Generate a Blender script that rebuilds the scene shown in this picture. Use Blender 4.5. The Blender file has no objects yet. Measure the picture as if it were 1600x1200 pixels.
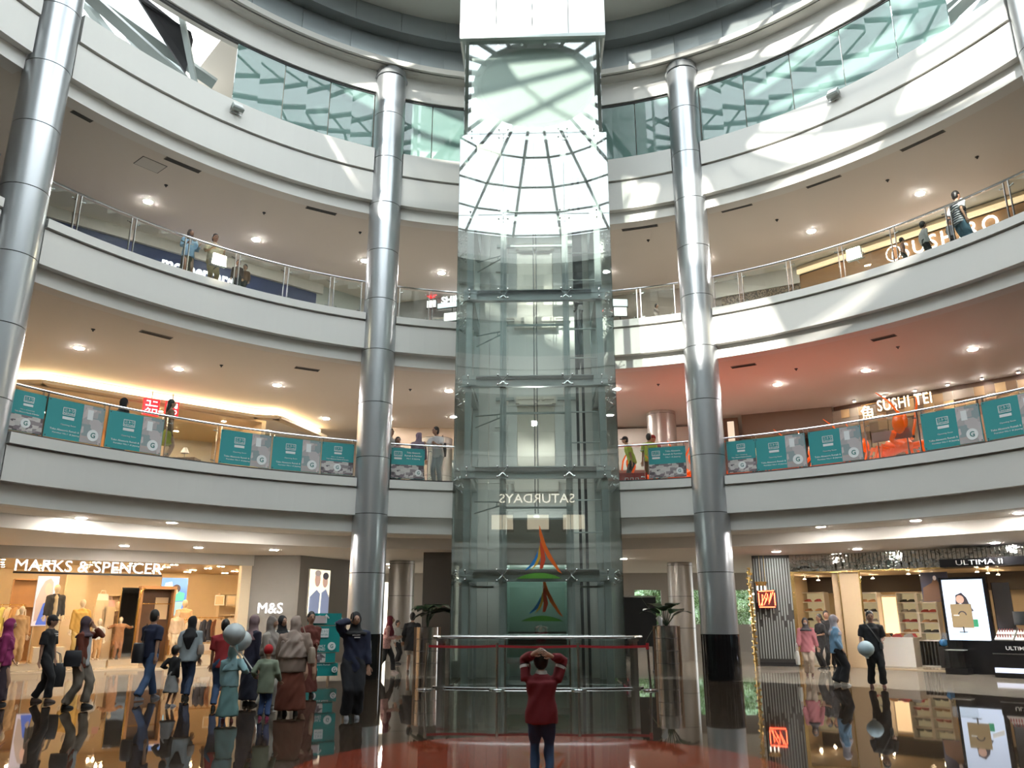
import bpy, math, random
import numpy as np
from mathutils import Vector, Matrix
R = math.radians
S = math.sin
K = math.cos
random.seed(7)
scene = bpy.context.scene
col = scene.collection

# ------------------------------------------------------------ camera, sky, sun, exposure
cam_d = bpy.data.cameras.new('camera')
cam = bpy.data.objects.new('camera', cam_d)
col.objects.link(cam)
CAM_F, CAM_P, CAM_Y, CAM_H = 1254.0, R(16.14), R(1.966), 1.5
cam.location = (0, 0, CAM_H)
cam.rotation_euler = (R(90) + CAM_P, 0, CAM_Y)
cam_d.sensor_width = 36.0
cam_d.lens = 36.0 * CAM_F / 1600.0
cam_d.clip_end = 400
scene.camera = cam

world = bpy.data.worlds.new('sky')
scene.world = world
world.use_nodes = True
wb = world.node_tree.nodes['Background']
wb.inputs[0].default_value = (0.90, 0.96, 1.0, 1)
wb.inputs[1].default_value = 5.4

sun_d = bpy.data.lights.new('sun', 'SUN')
sun = bpy.data.objects.new('sun', sun_d)
col.objects.link(sun)
sun_d.energy = 13.0
sun_d.angle = R(0.9)
sun_d.color = (1.0, 0.95, 0.85)
sun_dir = Vector((-0.30, -0.82, 0.49)).normalized()
sun.rotation_euler = sun_dir.to_track_quat('Z', 'Y').to_euler()
sun.location = (0, -30, 60)

scene.view_settings.view_transform = 'Standard'
scene.view_settings.look = 'None'
scene.view_settings.gamma = 1.0
scene.view_settings.use_curve_mapping = False
scene.view_settings.exposure = 0.0
scene.cycles.max_bounces = 10
scene.cycles.transparent_max_bounces = 16
scene.cycles.sample_clamp_indirect = 6.0
scene.cycles.caustics_reflective = False
scene.cycles.caustics_refractive = False
scene.cycles.use_denoising = True

# ------------------------------------------------------------ helpers
def link(o, parent=None):
    col.objects.link(o)
    if parent is not None:
        o.parent = parent
    return o

def tag(o, label=None, cat=None, group=None, kind=None):
    if label: o['label'] = label
    if cat: o['category'] = cat
    if group: o['group'] = group
    if kind: o['kind'] = kind
    return o

def empty(name, loc=(0, 0, 0), rz=0.0, label=None, cat=None, group=None, kind=None):
    o = bpy.data.objects.new(name, None)
    o.empty_display_size = 0.1
    o.location = loc
    o.rotation_euler = (0, 0, rz)
    link(o)
    return tag(o, label, cat, group, kind)

def copy_tree(o, parent=None):
    c = o.copy()
    col.objects.link(c)
    c.parent = parent
    for ch in list(o.children):
        copy_tree(ch, c)
    return c

class MB:
    def __init__(s):
        s.v = []; s.f = []; s.mi = []; s.m = 0
    def add(s, vs, fs):
        n = len(s.v)
        s.v += [tuple(a) for a in vs]
        for f in fs:
            s.f.append(tuple(n + i for i in f)); s.mi.append(s.m)
        return s
    def box(s, c, d, rz=0.0, ry=0.0, rx=0.0, tap=1.0):
        hx, hy, hz = d[0] / 2, d[1] / 2, d[2] / 2
        M = Matrix.Rotation(rz, 3, 'Z') @ Matrix.Rotation(ry, 3, 'Y') @ Matrix.Rotation(rx, 3, 'X')
        vs = []
        for z in (-1, 1):
            t = tap if z > 0 else 1.0
            for y, x in ((-1, -1), (-1, 1), (1, 1), (1, -1)):
                vs.append(M @ Vector((x * hx * t, y * hy * t, z * hz)) + Vector(c))
        return s.add(vs, [(3, 2, 1, 0), (4, 5, 6, 7), (0, 1, 5, 4), (1, 2, 6, 5), (2, 3, 7, 6), (3, 0, 4, 7)])
    def tube(s, pts, rad, n=8, cap=True, up=(0, 0, 1)):
        # rad: scalar, or per-point scalar or (rx, ry)
        P = [Vector(p) for p in pts]
        m = len(P)
        if not isinstance(rad, (list, tuple)): rad = [rad] * m
        base = len(s.v)
        upv = Vector(up)
        for i, p in enumerate(P):
            t = (P[min(i + 1, m - 1)] - P[max(i - 1, 0)])
            if t.length < 1e-9: t = Vector((0, 0, 1))
            t.normalize()
            a = upv.cross(t)
            if a.length < 0.05: a = Vector((1, 0, 0)) if abs(t.x) < 0.9 else Vector((0, 1, 0)); a = (a - t * a.dot(t))
            a.normalize()
            b = t.cross(a)
            r = rad[i]
            rx, ry = (r if isinstance(r, (list, tuple)) else (r, r))
            for k in range(n):
                w = 2 * math.pi * k / n
                s.v.append(tuple(p + a * (rx * K(w)) + b * (ry * S(w))))
        for i in range(m - 1):
            for k in range(n):
                k2 = (k + 1) % n
                s.f.append((base + i * n + k, base + i * n + k2, base + (i + 1) * n + k2, base + (i + 1) * n + k)); s.mi.append(s.m)
        if cap:
            s.f.append(tuple(base + k for k in reversed(range(n)))); s.mi.append(s.m)
            s.f.append(tuple(base + (m - 1) * n + k for k in range(n))); s.mi.append(s.m)
        return s
    def ringz(s, secs, n=14):
        # stacked ellipses: (cx, cy, z, rx, ry)
        base = len(s.v)
        for (cx, cy, z, rx, ry) in secs:
            for k in range(n):
                w = 2 * math.pi * k / n
                s.v.append((cx + rx * K(w), cy + ry * S(w), z))
        m = len(secs)
        for i in range(m - 1):
            for k in range(n):
                k2 = (k + 1) % n
                s.f.append((base + i * n + k, base + i * n + k2, base + (i + 1) * n + k2, base + (i + 1) * n + k)); s.mi.append(s.m)
        s.f.append(tuple(base + k for k in reversed(range(n)))); s.mi.append(s.m)
        s.f.append(tuple(base + (m - 1) * n + k for k in range(n))); s.mi.append(s.m)
        return s
    def ball(s, c, r, n=10, m=7, rot=None):
        if not isinstance(r, (list, tuple)): r = (r, r, r)
        base = len(s.v); c = Vector(c)
        def put(x, y, z):
            p = Vector((x * r[0], y * r[1], z * r[2]))
            if rot is not None: p = rot @ p
            s.v.append(tuple(c + p))
        put(0, 0, -1)
        for j in range(1, m):
            a = -math.pi / 2 + math.pi * j / m
            for k in range(n):
                w = 2 * math.pi * k / n
                put(K(a) * K(w), K(a) * S(w), S(a))
        put(0, 0, 1)
        for k in range(n):
            s.f.append((base, base + 1 + (k + 1) % n, base + 1 + k)); s.mi.append(s.m)
            t = base + 1 + (m - 2) * n
            s.f.append((t + k, t + (k + 1) % n, base + 1 + (m - 1) * n)); s.mi.append(s.m)
        for j in range(m - 2):
            q = base + 1 + j * n
            for k in range(n):
                k2 = (k + 1) % n
                s.f.append((q + k, q + k2, q + n + k2, q + n + k)); s.mi.append(s.m)
        return s
    def prism(s, poly, z0, z1):
        n = len(poly)
        vs = [(x, y, z0) for x, y in poly] + [(x, y, z1) for x, y in poly]
        fs = [tuple(reversed(range(n))), tuple(range(n, 2 * n))]
        for i in range(n):
            j = (i + 1) % n
            fs.append((i, j, n + j, n + i))
        return s.add(vs, fs)
    def xform(s, M, start=0):
        for i in range(start, len(s.v)):
            s.v[i] = tuple(M @ Vector(s.v[i]))
        return s
    def build(s, name, m, parent=None, smooth=0, loc=None):
        me = bpy.data.meshes.new(name)
        me.from_pydata(s.v, [], s.f)
        ms = m if isinstance(m, (list, tuple)) else [m]
        for q in ms: me.materials.append(q)
        if len(ms) > 1:
            me.polygons.foreach_set('material_index', s.mi)
        if smooth:
            me.polygons.foreach_set('use_smooth', [True] * len(me.polygons))
            if smooth < 180:
                me.set_sharp_from_angle(angle=R(smooth))
        me.update()
        o = bpy.data.objects.new(name, me)
        if loc is not None: o.location = loc
        return link(o, parent)

def from_mesh(name, me, parent=None, loc=(0, 0, 0), m=None):
    o = bpy.data.objects.new(name, me)
    o.location = loc
    return link(o, parent)

# a ring frame: the atrium is an ellipse about (0, ACY)
ACY, ARX, ARY = 9.246, 12.07, 13.0
def rp(a, off, z):
    a = R(a)
    return Vector(((ARX + off) * S(a), ACY + (ARY + off) * K(a), z))
def arange(a0, a1, step=2.0):
    n = max(1, int(math.ceil(abs(a1 - a0) / step)))
    return [a0 + (a1 - a0) * i / n for i in range(n + 1)]

def arc_sweep(mb, a0, a1, prof, step=2.0, closed=True, caps=True):
    # prof: list of (off, z) going round the section; swept along the ellipse
    A = arange(a0, a1, step)
    n = len(prof)
    base = len(mb.v)
    for a in A:
        for (o, z) in prof: mb.v.append(tuple(rp(a, o, z)))
    rng = n if closed else n - 1
    for i in range(len(A) - 1):
        for k in range(rng):
            k2 = (k + 1) % n
            mb.f.append((base + i * n + k, base + (i + 1) * n + k, base + (i + 1) * n + k2, base + i * n + k2)); mb.mi.append(mb.m)
    if caps and closed and abs(a1 - a0) < 359:
        mb.f.append(tuple(base + k for k in range(n))); mb.mi.append(mb.m)
        mb.f.append(tuple(base + (len(A) - 1) * n + k for k in reversed(range(n)))); mb.mi.append(mb.m)
    return mb

class Frame:
    # local frame of a straight shop wall: u along A->B, v away from the atrium, z up
    def __init__(s, A, B, flip=False):
        s.A = Vector((A[0], A[1])); B = Vector((B[0], B[1]))
        d = B - s.A; s.L = d.length; s.u = d.normalized()
        s.v = Vector((-s.u.y, s.u.x))
        s.rz = math.atan2(s.u.y, s.u.x)
        if s.v.dot(s.A - Vector((0, ACY))) < 0: s.v = -s.v
        s.sg = 1 if (s.u.x * s.v.y - s.u.y * s.v.x) > 0 else -1
    def p(s, u, v, z):
        q = s.A + s.u * u + s.v * v
        return Vector((q.x, q.y, z))
    def box(s, mb, u0, u1, v0, v1, z0, z1):
        c = s.p((u0 + u1) / 2, (v0 + v1) / 2, (z0 + z1) / 2)
        return mb.box(c, (abs(u1 - u0), abs(v1 - v0), abs(z1 - z0)), rz=s.rz)

# ------------------------------------------------------------ materials
MATS = {}
def mat(name, c, rough=0.5, metal=0.0, spec=0.5, emit=None, es=1.0, var=0.0, vs=6.0, bump=0.0, bs=40.0, ior=None, coat=0.0):
    if name in MATS: return MATS[name]
    m = bpy.data.materials.new(name); m.use_nodes = True
    nt = m.node_tree; b = nt.nodes['Principled BSDF']
    b.inputs['Base Color'].default_value = (*c, 1)
    b.inputs['Roughness'].default_value = rough
    b.inputs['Metallic'].default_value = metal
    b.inputs['Specular IOR Level'].default_value = spec
    if ior: b.inputs['IOR'].default_value = ior
    if coat:
        b.inputs['Coat Weight'].default_value = coat; b.inputs['Coat Roughness'].default_value = 0.05
    if emit:
        b.inputs['Emission Color'].default_value = (*emit, 1)
        b.inputs['Emission Strength'].default_value = es
    if var > 0 or bump > 0:
        tc = nt.nodes.new('ShaderNodeTexCoord')
        no = nt.nodes.new('ShaderNodeTexNoise'); no.inputs['Scale'].default_value = vs; no.inputs['Detail'].default_value = 4
        nt.links.new(tc.outputs['Object'], no.inputs['Vector'])
        if var > 0:
            mr = nt.nodes.new('ShaderNodeMix'); mr.data_type = 'RGBA'
            lo = [max(0, x * (1 - var)) for x in c]; hi = [min(1, x * (1 + var)) for x in c]
            mr.inputs[6].default_value = (*lo, 1); mr.inputs[7].default_value = (*hi, 1)
            nt.links.new(no.outputs['Fac'], mr.inputs[0]); nt.links.new(mr.outputs[2], b.inputs['Base Color'])
        if bump > 0:
            n2 = nt.nodes.new('ShaderNodeTexNoise'); n2.inputs['Scale'].default_value = bs
            nt.links.new(tc.outputs['Object'], n2.inputs['Vector'])
            bu = nt.nodes.new('ShaderNodeBump'); bu.inputs['Strength'].default_value = bump; bu.inputs['Distance'].default_value = 0.02
            nt.links.new(n2.outputs['Fac'], bu.inputs['Height']); nt.links.new(bu.outputs['Normal'], b.inputs['Normal'])
    MATS[name] = m
    return m

def thin_glass(name, tint, base_refl=0.05, gain=1.0, rough=0.01, diff=0.0, dc=(0.6, 0.7, 0.66)):
    # a sheet of real glass as one thin layer: tinted transmission plus a Fresnel-weighted reflection
    m = bpy.data.materials.new(name); m.use_nodes = True
    nt = m.node_tree; nt.nodes.clear()
    out = nt.nodes.new('ShaderNodeOutputMaterial')
    tr = nt.nodes.new('ShaderNodeBsdfTransparent'); tr.inputs[0].default_value = (*tint, 1)
    gl = nt.nodes.new('ShaderNodeBsdfGlossy'); gl.inputs['Roughness'].default_value = rough
    lw = nt.nodes.new('ShaderNodeFresnel'); lw.inputs['IOR'].default_value = 1.5
    ma = nt.nodes.new('ShaderNodeMath'); ma.operation = 'MULTIPLY_ADD'; ma.use_clamp = True
    ma.inputs[1].default_value = gain; ma.inputs[2].default_value = base_refl
    geo = nt.nodes.new('ShaderNodeNewGeometry')
    # on back faces the Fresnel node inverts the IOR by itself; feed the inverse so a thin sheet reflects alike from both sides
    mix0 = nt.nodes.new('ShaderNodeMix'); mix0.data_type = 'FLOAT'
    nt.links.new(geo.outputs['Backfacing'], mix0.inputs[0]); mix0.inputs[2].default_value = 1.5; mix0.inputs[3].default_value = 1 / 1.5
    nt.links.new(mix0.outputs[0], lw.inputs['IOR'])
    nt.links.new(lw.outputs[0], ma.inputs[0])
    mx = nt.nodes.new('ShaderNodeMixShader')
    nt.links.new(ma.outputs[0], mx.inputs[0])
    last = tr
    if diff > 0:
        df = nt.nodes.new('ShaderNodeBsdfDiffuse'); df.inputs[0].default_value = (*dc, 1)
        m2 = nt.nodes.new('ShaderNodeMixShader'); m2.inputs[0].default_value = diff
        nt.links.new(tr.outputs[0], m2.inputs[1]); nt.links.new(df.outputs[0], m2.inputs[2]); last = m2
    nt.links.new(last.outputs[0], mx.inputs[1]); nt.links.new(gl.outputs[0], mx.inputs[2])
    nt.links.new(mx.outputs[0], out.inputs[0])
    MATS[name] = m
    return m

M_white = mat('fascia_paint', (0.78, 0.765, 0.73), 0.6, var=0.03, vs=0.6)
M_ceil = mat('corridor_ceiling_paint', (0.74, 0.69, 0.63), 0.7, var=0.02, vs=0.4)
M_soff = mat('soffit_paint', (0.62, 0.60, 0.56), 0.65)
M_grey_panel = mat('grey_metal_panel', (0.30, 0.33, 0.335), 0.28, 0.55, var=0.04, vs=0.8)
M_alu = mat('column_cladding', (0.50, 0.52, 0.545), 0.30, 0.80, var=0.03, vs=1.5)
M_blackgr = mat('black_granite', (0.008, 0.008, 0.009), 0.06, spec=0.6)
M_seam = mat('dark_joint', (0.06, 0.06, 0.06), 0.7)
M_steel = mat('brushed_stainless', (0.62, 0.62, 0.61), 0.2, 1.0)
M_chrome = mat('polished_chrome', (0.85, 0.85, 0.86), 0.05, 1.0)
M_greysteel = mat('grey_painted_steel', (0.40, 0.45, 0.44), 0.45, 0.25, var=0.05)
M_darksteel = mat('dark_painted_steel', (0.05, 0.055, 0.06), 0.5, 0.3)
M_black = mat('black_matt', (0.012, 0.012, 0.013), 0.5)
M_shaft = mat('lift_wall_panel', (0.60, 0.62, 0.59), 0.42, 0.2, var=0.04, vs=1.2)
M_domesteel = mat('dome_rib_paint', (0.22, 0.23, 0.23), 0.5, 0.2)
M_emit = mat('downlight_lens', (1, 1, 1), 0.5, emit=(1.0, 0.97, 0.92), es=760.0)
M_emit_warm = mat('warm_spot_lens', (1, 1, 1), 0.5, emit=(1.0, 0.70, 0.38), es=640.0)
M_emit_soft = mat('track_spot_lens', (1, 1, 1), 0.5, emit=(1.0, 0.76, 0.48), es=300.0)
M_glass_lift = thin_glass('lift_glass', (0.945, 0.975, 0.96), 0.05, 1.2)
M_glass_lift_mir = thin_glass('lift_glass_reflective', (0.93, 0.96, 0.95), 0.13, 1.3)
M_glass_rail = thin_glass('railing_glass', (0.90, 0.94, 0.92), 0.02, 1.0)
M_glass_dome = thin_glass('dome_glass_clear', (0.98, 0.99, 0.99), 0.01, 0.6)
M_glass_dome_breaker = thin_glass('dome_glass_sun_breaker', (0.95, 0.97, 0.97), 0.01, 0.6, diff=0.75, dc=(0.80, 0.83, 0.84))
for _n in list(M_glass_dome_breaker.node_tree.nodes):
    if _n.type == 'BSDF_DIFFUSE':      # invented panes that weaken the sun: they scatter light through, not back
        _t = M_glass_dome_breaker.node_tree.nodes.new('ShaderNodeBsdfTranslucent'); _t.inputs[0].default_value = _n.inputs[0].default_value
        _l = _n.outputs[0].links[0].to_socket
        M_glass_dome_breaker.node_tree.links.new(_t.outputs[0], _l)
M_glass_blue = thin_glass('green_tinted_glass', (0.42, 0.60, 0.55), 0.03, 1.6, diff=0.72, dc=(0.22, 0.36, 0.33))
M_glass_store = thin_glass('shopfront_glass', (0.95, 0.97, 0.96), 0.02, 0.8)

# flat writing: text turned into mesh
TXT = {}
def txt_mesh(body, extrude=0.01, bold=0.0, spacing=1.0):
    key = (body, extrude, bold, spacing)
    if key in TXT: return TXT[key]
    cu = bpy.data.curves.new('t', 'FONT')
    cu.body = body; cu.size = 1.0; cu.extrude = extrude; cu.offset = bold; cu.space_character = spacing
    cu.align_x = 'CENTER'; cu.align_y = 'CENTER'; cu.resolution_u = 3
    o = bpy.data.objects.new('t', cu); col.objects.link(o)
    bpy.context.view_layer.update()
    dg = bpy.context.evaluated_depsgraph_get()
    me = bpy.data.meshes.new_from_object(o.evaluated_get(dg))
    bpy.data.objects.remove(o); bpy.data.curves.remove(cu)
    TXT[key] = me
    return me

def text(name, body, c, w, h, m, parent=None, rz=0.0, extrude=0.01, bold=0.0, spacing=1.0, tilt=0.0, rx=R(90)):
    # writing that stands upright, centred on c, facing local -Y after the turn rz; fitted to w x h
    me = txt_mesh(body, extrude, bold, spacing).copy()
    xs = [v.co.x for v in me.vertices]; ys = [v.co.y for v in me.vertices]
    x0, x1, y0, y1 = min(xs), max(xs), min(ys), max(ys)
    sx = w / max(1e-6, x1 - x0); sy = h / max(1e-6, y1 - y0)
    for v in me.vertices:
        v.co.x = (v.co.x - (x0 + x1) / 2) * sx; v.co.y = (v.co.y - (y0 + y1) / 2) * sy
        v.co.z = v.co.z
    me.materials.clear(); me.materials.append(m)
    o = bpy.data.objects.new(name, me)
    o.location = c
    o.rotation_euler = (rx, tilt, rz)
    return link(o, parent)

for _b in ('MARKS & SPENCER', 'M&S', 'SUSHI TEI', 'SUSHIRO', 'mothercare', 'SHIHLIN', 'ULTIMA II', 'G'):
    txt_mesh(_b)
# ------------------------------------------------------------ the setting: floors, ceilings, fascias, roof
def annulus(name, o0, o1, z, m, a0=0, a1=360, thick=0.0, step=4, kind='structure', down=False):
    mb = MB()
    if thick > 0:
        arc_sweep(mb, a0, a1, [(o0, z), (o1, z), (o1, z + thick), (o0, z + thick)], step)
    else:
        arc_sweep(mb, a0, a1, [(o0, z), (o1, z)], step, closed=False)
    o = mb.build(name, m)
    return tag(o, kind=kind)

# ground floor: dark mirror-polished granite in the atrium, cream tile in the corridors, red marble disc
def floor_mat(name, c, c2, scale, rough=0.04, spec=0.9, tile=0.0, vein=None, jc=None):
    m = bpy.data.materials.new(name); m.use_nodes = True
    nt = m.node_tree; b = nt.nodes['Principled BSDF']
    tc = nt.nodes.new('ShaderNodeTexCoord')
    no = nt.nodes.new('ShaderNodeTexNoise'); no.inputs['Scale'].default_value = scale; no.inputs['Detail'].default_value = 6
    nt.links.new(tc.outputs['Object'], no.inputs['Vector'])
    mx = nt.nodes.new('ShaderNodeMix'); mx.data_type = 'RGBA'
    mx.inputs[6].default_value = (*c, 1); mx.inputs[7].default_value = (*c2, 1)
    nt.links.new(no.outputs['Fac'], mx.inputs[0])
    last = mx.outputs[2]
    if vein:
        wn = nt.nodes.new('ShaderNodeTexNoise'); wn.inputs['Scale'].default_value = 1.3; wn.inputs['Detail'].default_value = 5; wn.inputs['Distortion'].default_value = 1.2
        nt.links.new(tc.outputs['Object'], wn.inputs['Vector'])
        cr = nt.nodes.new('ShaderNodeValToRGB')
        cr.color_ramp.elements[0].position = 0.496; cr.color_ramp.elements[0].color = (0, 0, 0, 1)
        cr.color_ramp.elements[1].position = 0.500; cr.color_ramp.elements[1].color = (1, 1, 1, 1)
        e = cr.color_ramp.elements.new(0.504); e.color = (0, 0, 0, 1)
        nt.links.new(wn.outputs['Fac'], cr.inputs[0])
        m3 = nt.nodes.new('ShaderNodeMix'); m3.data_type = 'RGBA'; m3.inputs[7].default_value = (*vein, 1)
        nt.links.new(cr.outputs[0], m3.inputs[0]); nt.links.new(last, m3.inputs[6]); last = m3.outputs[2]
    nt.links.new(last, b.inputs['Base Color'])
    b.inputs['Roughness'].default_value = rough
    b.inputs['IOR'].default_value = 1.5
    b.inputs['Specular IOR Level'].default_value = spec
    MATS[name] = m
    return m
M_floor = floor_mat('dark_polished_granite', (0.030, 0.020, 0.013), (0.050, 0.036, 0.026), 40, 0.025, 0.5)
M_tile = floor_mat('cream_polished_tile', (0.36, 0.31, 0.25), (0.42, 0.37, 0.30), 3, 0.05, 0.6)
M_red = floor_mat('red_marble', (0.16, 0.026, 0.012), (0.22, 0.040, 0.019), 5, 0.04, 0.42, vein=(0.3, 0.16, 0.12))
M_deck = mat('upper_deck_tile', (0.4, 0.36, 0.31), 0.2, var=0.05)

mb = MB()
N = 72
mb.add([(13.0 * 0.0, 0, 0)], [])
mb.v = []; mb.f = []; mb.mi = []
ring0 = [(rp(360 * i / N, -0.55, 0).x, rp(360 * i / N, -0.55, 0).y) for i in range(N)]
mb.prism([(x, y) for x, y in reversed(ring0)], -0.2, 0.0)
tag(mb.build('floor', M_floor), kind='structure')
# the corridor floor as countable square tiles near the camera side would be joints finer than 10 px; kept as one slab with inlaid strips
annulus('floor', -0.55, 34, -0.2, M_tile, thick=0.1999, step=5)
mb = MB(); mb.prism([(2.58 * K(2 * math.pi * i / 64), 8.75 + 2.58 * S(2 * math.pi * i / 64)) for i in range(64)], 0.0, 0.004)
tag(mb.build('floor', M_red), kind='structure')

LV = [dict(top=5.00, b=4.78, c=4.04, d=3.62, ceil=3.72),
      dict(top=9.65, b=9.45, c=8.62, d=8.27, ceil=8.38),
      dict(top=14.87, b=14.13, c=13.18, d=12.82, ceil=12.93)]
BAYS = [(-19.9, 19.9), (24.1, 62.4), (66.8, 105), (109.2, 147.5), (151.7, 208.3), (-147.5, -109.2), (-105, -66.8), (-62.4, -24.1)]
BNAME = ['middle', 'right', 'far right', 'rear right', 'rear', 'rear left', 'far left', 'left']
lname = ['first', 'second', 'third']
for li, L in enumerate(LV):
    root = empty('trim_%d' % (li + 1), kind='structure')
    for (a0, a1) in BAYS:
        mb = MB(); arc_sweep(mb, a0, a1, [(-0.34, L['top']), (-0.34, L['b']), (0.3, L['b']), (0.3, L['top'])])
        mb.build('upper_band', M_white, root)
        mb = MB(); arc_sweep(mb, a0 - 0.05, a1 + 0.05, [(-0.28, L['b'] - 0.045), (-0.28, L['c']), (0.3, L['c']), (0.3, L['b'] - 0.045)])
        mb.build('main_band', M_white, root)
        mb = MB(); arc_sweep(mb, a0 - 0.05, a1 + 0.05, [(-0.08, L['c']), (-0.08, L['d']), (0.3, L['d']), (0.3, L['c'])])
        mb.build('lower_band', M_white, root)
    mb = MB(); arc_sweep(mb, -180, 180, [(-0.20, L['b'] - 0.045), (-0.20, L['b']), (0.3, L['b']), (0.3, L['b'] - 0.045)], caps=False)
    mb.build('shadow_joint', M_soff, root)
    # slab: ceiling below, deck above
    if li < 2:
        annulus('floor', 0.3, 15, L['top'] - 0.25, M_deck, thick=0.22, step=4)
    if li == 0:
        # ground-floor corridor ceiling: raised coffer along the void, then a lower plane
        annulus('ceiling', -0.02, 2.25, L['ceil'], M_ceil, thick=0.05)
        annulus('ceiling', 2.25, 15.9, 3.40, M_ceil, thick=0.37)
    else:
        annulus('ceiling', 0.22, 15, L['ceil'], M_ceil, thick=0.05)
        mb = MB(); arc_sweep(mb, -180, 180, [(0.02, L['ceil'] - 0.02), (0.22, L['ceil'] - 0.02), (0.22, L['ceil'] + 0.05), (0.02, L['ceil'] + 0.05)], caps=False)
        tag(mb.build('trim_%d' % (7 + li), M_white), kind='structure')

# outer enclosing walls of each storey (seen far back between the shops)
M_wall = mat('corridor_wall_paint', (0.55, 0.50, 0.43), 0.7, var=0.03)
M_wall2 = mat('upper_wall_paint', (0.60, 0.57, 0.53), 0.7)
for z0, z1, o, nm in ((4.97, 8.4, 11.5, 'wall_first_storey'), (9.62, 12.95, 9.5, 'wall_second_storey')):
    mb = MB(); arc_sweep(mb, -180, 180, [(o, z0), (o + 0.2, z0), (o + 0.2, z1), (o, z1)], 5, caps=False)
    tag(mb.build(nm, M_wall2), kind='structure')
mb = MB(); arc_sweep(mb, 40, 320, [(15, 0), (15.2, 0), (15.2, 3.45), (15, 3.45)], 5)
tag(mb.build('wall_rear', M_wall), kind='structure')

# top storey: tinted glazing, cream header, stepped metal-panel rings, roof with dome opening
seams = [-61.5, -55.6, -49.9, -43.6, -37.0, -30.6, -24.2]
glz = empty('window_1', kind='structure')
def pane(a0, a1, z0, z1, off, m, parent, th=0.03, name='pane'):
    mb = MB(); arc_sweep(mb, a0 + 0.06, a1 - 0.06, [(off, z0), (off + th, z0), (off + th, z1), (off, z1)], 3.5)
    return mb.build(name, m, parent)
pl = [(-43.6, -37.0), (-37.0, -30.6), (-30.6, -24.2), (-19.8, -15.6), (-15.6, -8.0), (-8.0, 0), (0, 8.0), (8.0, 14.8), (14.8, 19.8),
      (24.2, 30.4), (30.4, 36.8), (36.8, 43.4), (43.4, 49.9), (49.9, 56)]
for a0, a1 in pl: pane(a0, a1, 14.87, 16.93, -0.02, M_glass_blue, glz)
for k in range(33):
    a0 = 66 + k * 6.9
    if a0 + 6.9 < 294: pane(a0, a0 + 6.9, 14.87, 16.93, -0.02, M_glass_blue, glz)
mb = MB(); arc_sweep(mb, -180, 180, [(-0.04, 16.90), (-0.04, 17.0), (0.05, 17.0), (0.05, 16.90)], caps=False)
mb.build('window_frame', M_seam, glz)
mb = MB(); arc_sweep(mb, -180, 180, [(-0.10, 16.97), (0.3, 16.97), (0.3, 17.72), (-0.10, 17.72)], caps=False)
tag(mb.build('trim_4', M_white), kind='structure')
mb = MB(); arc_sweep(mb, -180, 180, [(-0.62, 17.72), (0.3, 17.72), (0.3, 17.9), (-0.62, 17.9)], caps=False)
tag(mb.build('ceiling', M_soff), kind='structure')
# the room behind the tinted glazing
for a0_, a1_ in ((-42, 42), (66, 294)):
    mb = MB(); arc_sweep(mb, a0_, a1_, [(5.0, 14.8), (5.2, 14.8), (5.2, 18), (5.0, 18)], 5)
    tag(mb.build('wall_top_storey', mat('top_room_wall', (0.42, 0.46, 0.45), 0.8)), kind='structure')
annulus('floor', 0.3, 5.2, 14.7, M_deck, thick=0.1)
for a0_, a1_ in ((-43.5, 43.5), (66, 294)): annulus('ceiling', 0.3, 5.2, 17.95, M_soff, a0_, a1_, thick=0.1)

rr = empty('trim_5', kind='structure')
for q, (off, z0, z1) in enumerate(((-0.52, 17.72, 18.66), (-0.95, 18.66, 19.35))):
    a = -180.0 + (0 if q == 0 else 0)
    k = 0
    while a < 180 - 0.01:
        mb = MB(); arc_sweep(mb, a + 0.05, a + 7.2 - 0.05, [(off, z0), (off + 0.04, z0), (off + 0.04, z1), (off, z1)], 3.7)
        mb.build('metal_panel', M_grey_panel, rr)
        a += 7.2; k += 1
    mb = MB(); arc_sweep(mb, -180, 180, [(off + 0.03, z0 + 0.01), (off + 0.5, z0 + 0.01), (off + 0.5, z1), (off + 0.03, z1)], caps=False)
    mb.build('backing', M_grey_panel, rr)
DR = 2.3   # inner edge of the flat roof, inside the ellipse
M_roof = mat('roof_soffit_paint', (0.52, 0.53, 0.49), 0.6)
annulus('ceiling', -0.92, 0.6, 19.36, M_roof, thick=0.3)
for a0_, a1_ in ((-43.5, 43.5), (66, 294)): annulus('ceiling', 0.6, 6.0, 19.36, M_roof, a0_, a1_, thick=0.3)
annulus('ceiling', -DR, -0.92, 19.36, M_roof, thick=0.3)
mb = MB(); arc_sweep(mb, -180, 180, [(-DR, 19.36), (-DR, 20.9), (-DR + 0.25, 20.9), (-DR + 0.25, 19.36)], caps=False)
tag(mb.build('wall_dome_drum', M_white), kind='structure')

# skylight: shallow cone of ribs and rings with a pale hub
dome = empty('skylight', (0, ACY, 20.8), kind='structure')
RX, RYY = ARX - DR, ARY - DR
def dp(a, f, lift=0.0):
    # f = 0 at the hub edge .. 1 at the rim
    hx, hy = 2.4, 2.6
    x = (hx + (RX - hx) * f) * S(R(a)); y = (hy + (RYY - hy) * f) * K(R(a))
    return Vector((x, y, 0.15 + 1.35 * (1 - f) + lift))
fr = [0.0, 0.26, 0.52, 0.76, 1.0]
for k in range(24):
    a = 7.5 + 15 * k
    mb = MB(); mb.tube([dp(a, 0, .0), dp(a, 0.5, .05), dp(a, 1.0, 0)], [(0.07, 0.13)] * 3, 4)
    mb.build('rib', M_domesteel, dome)
for f in fr:
    mb = MB()
    pts = [dp(7.5 + 15 * k, f, 0.02) for k in range(25)]
    r = 0.16 if f == 0 else 0.06
    mb.tube(pts, r, 4, cap=False)
    mb.build('ring_beam', M_domesteel, dome)
random.seed(21)
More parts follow.
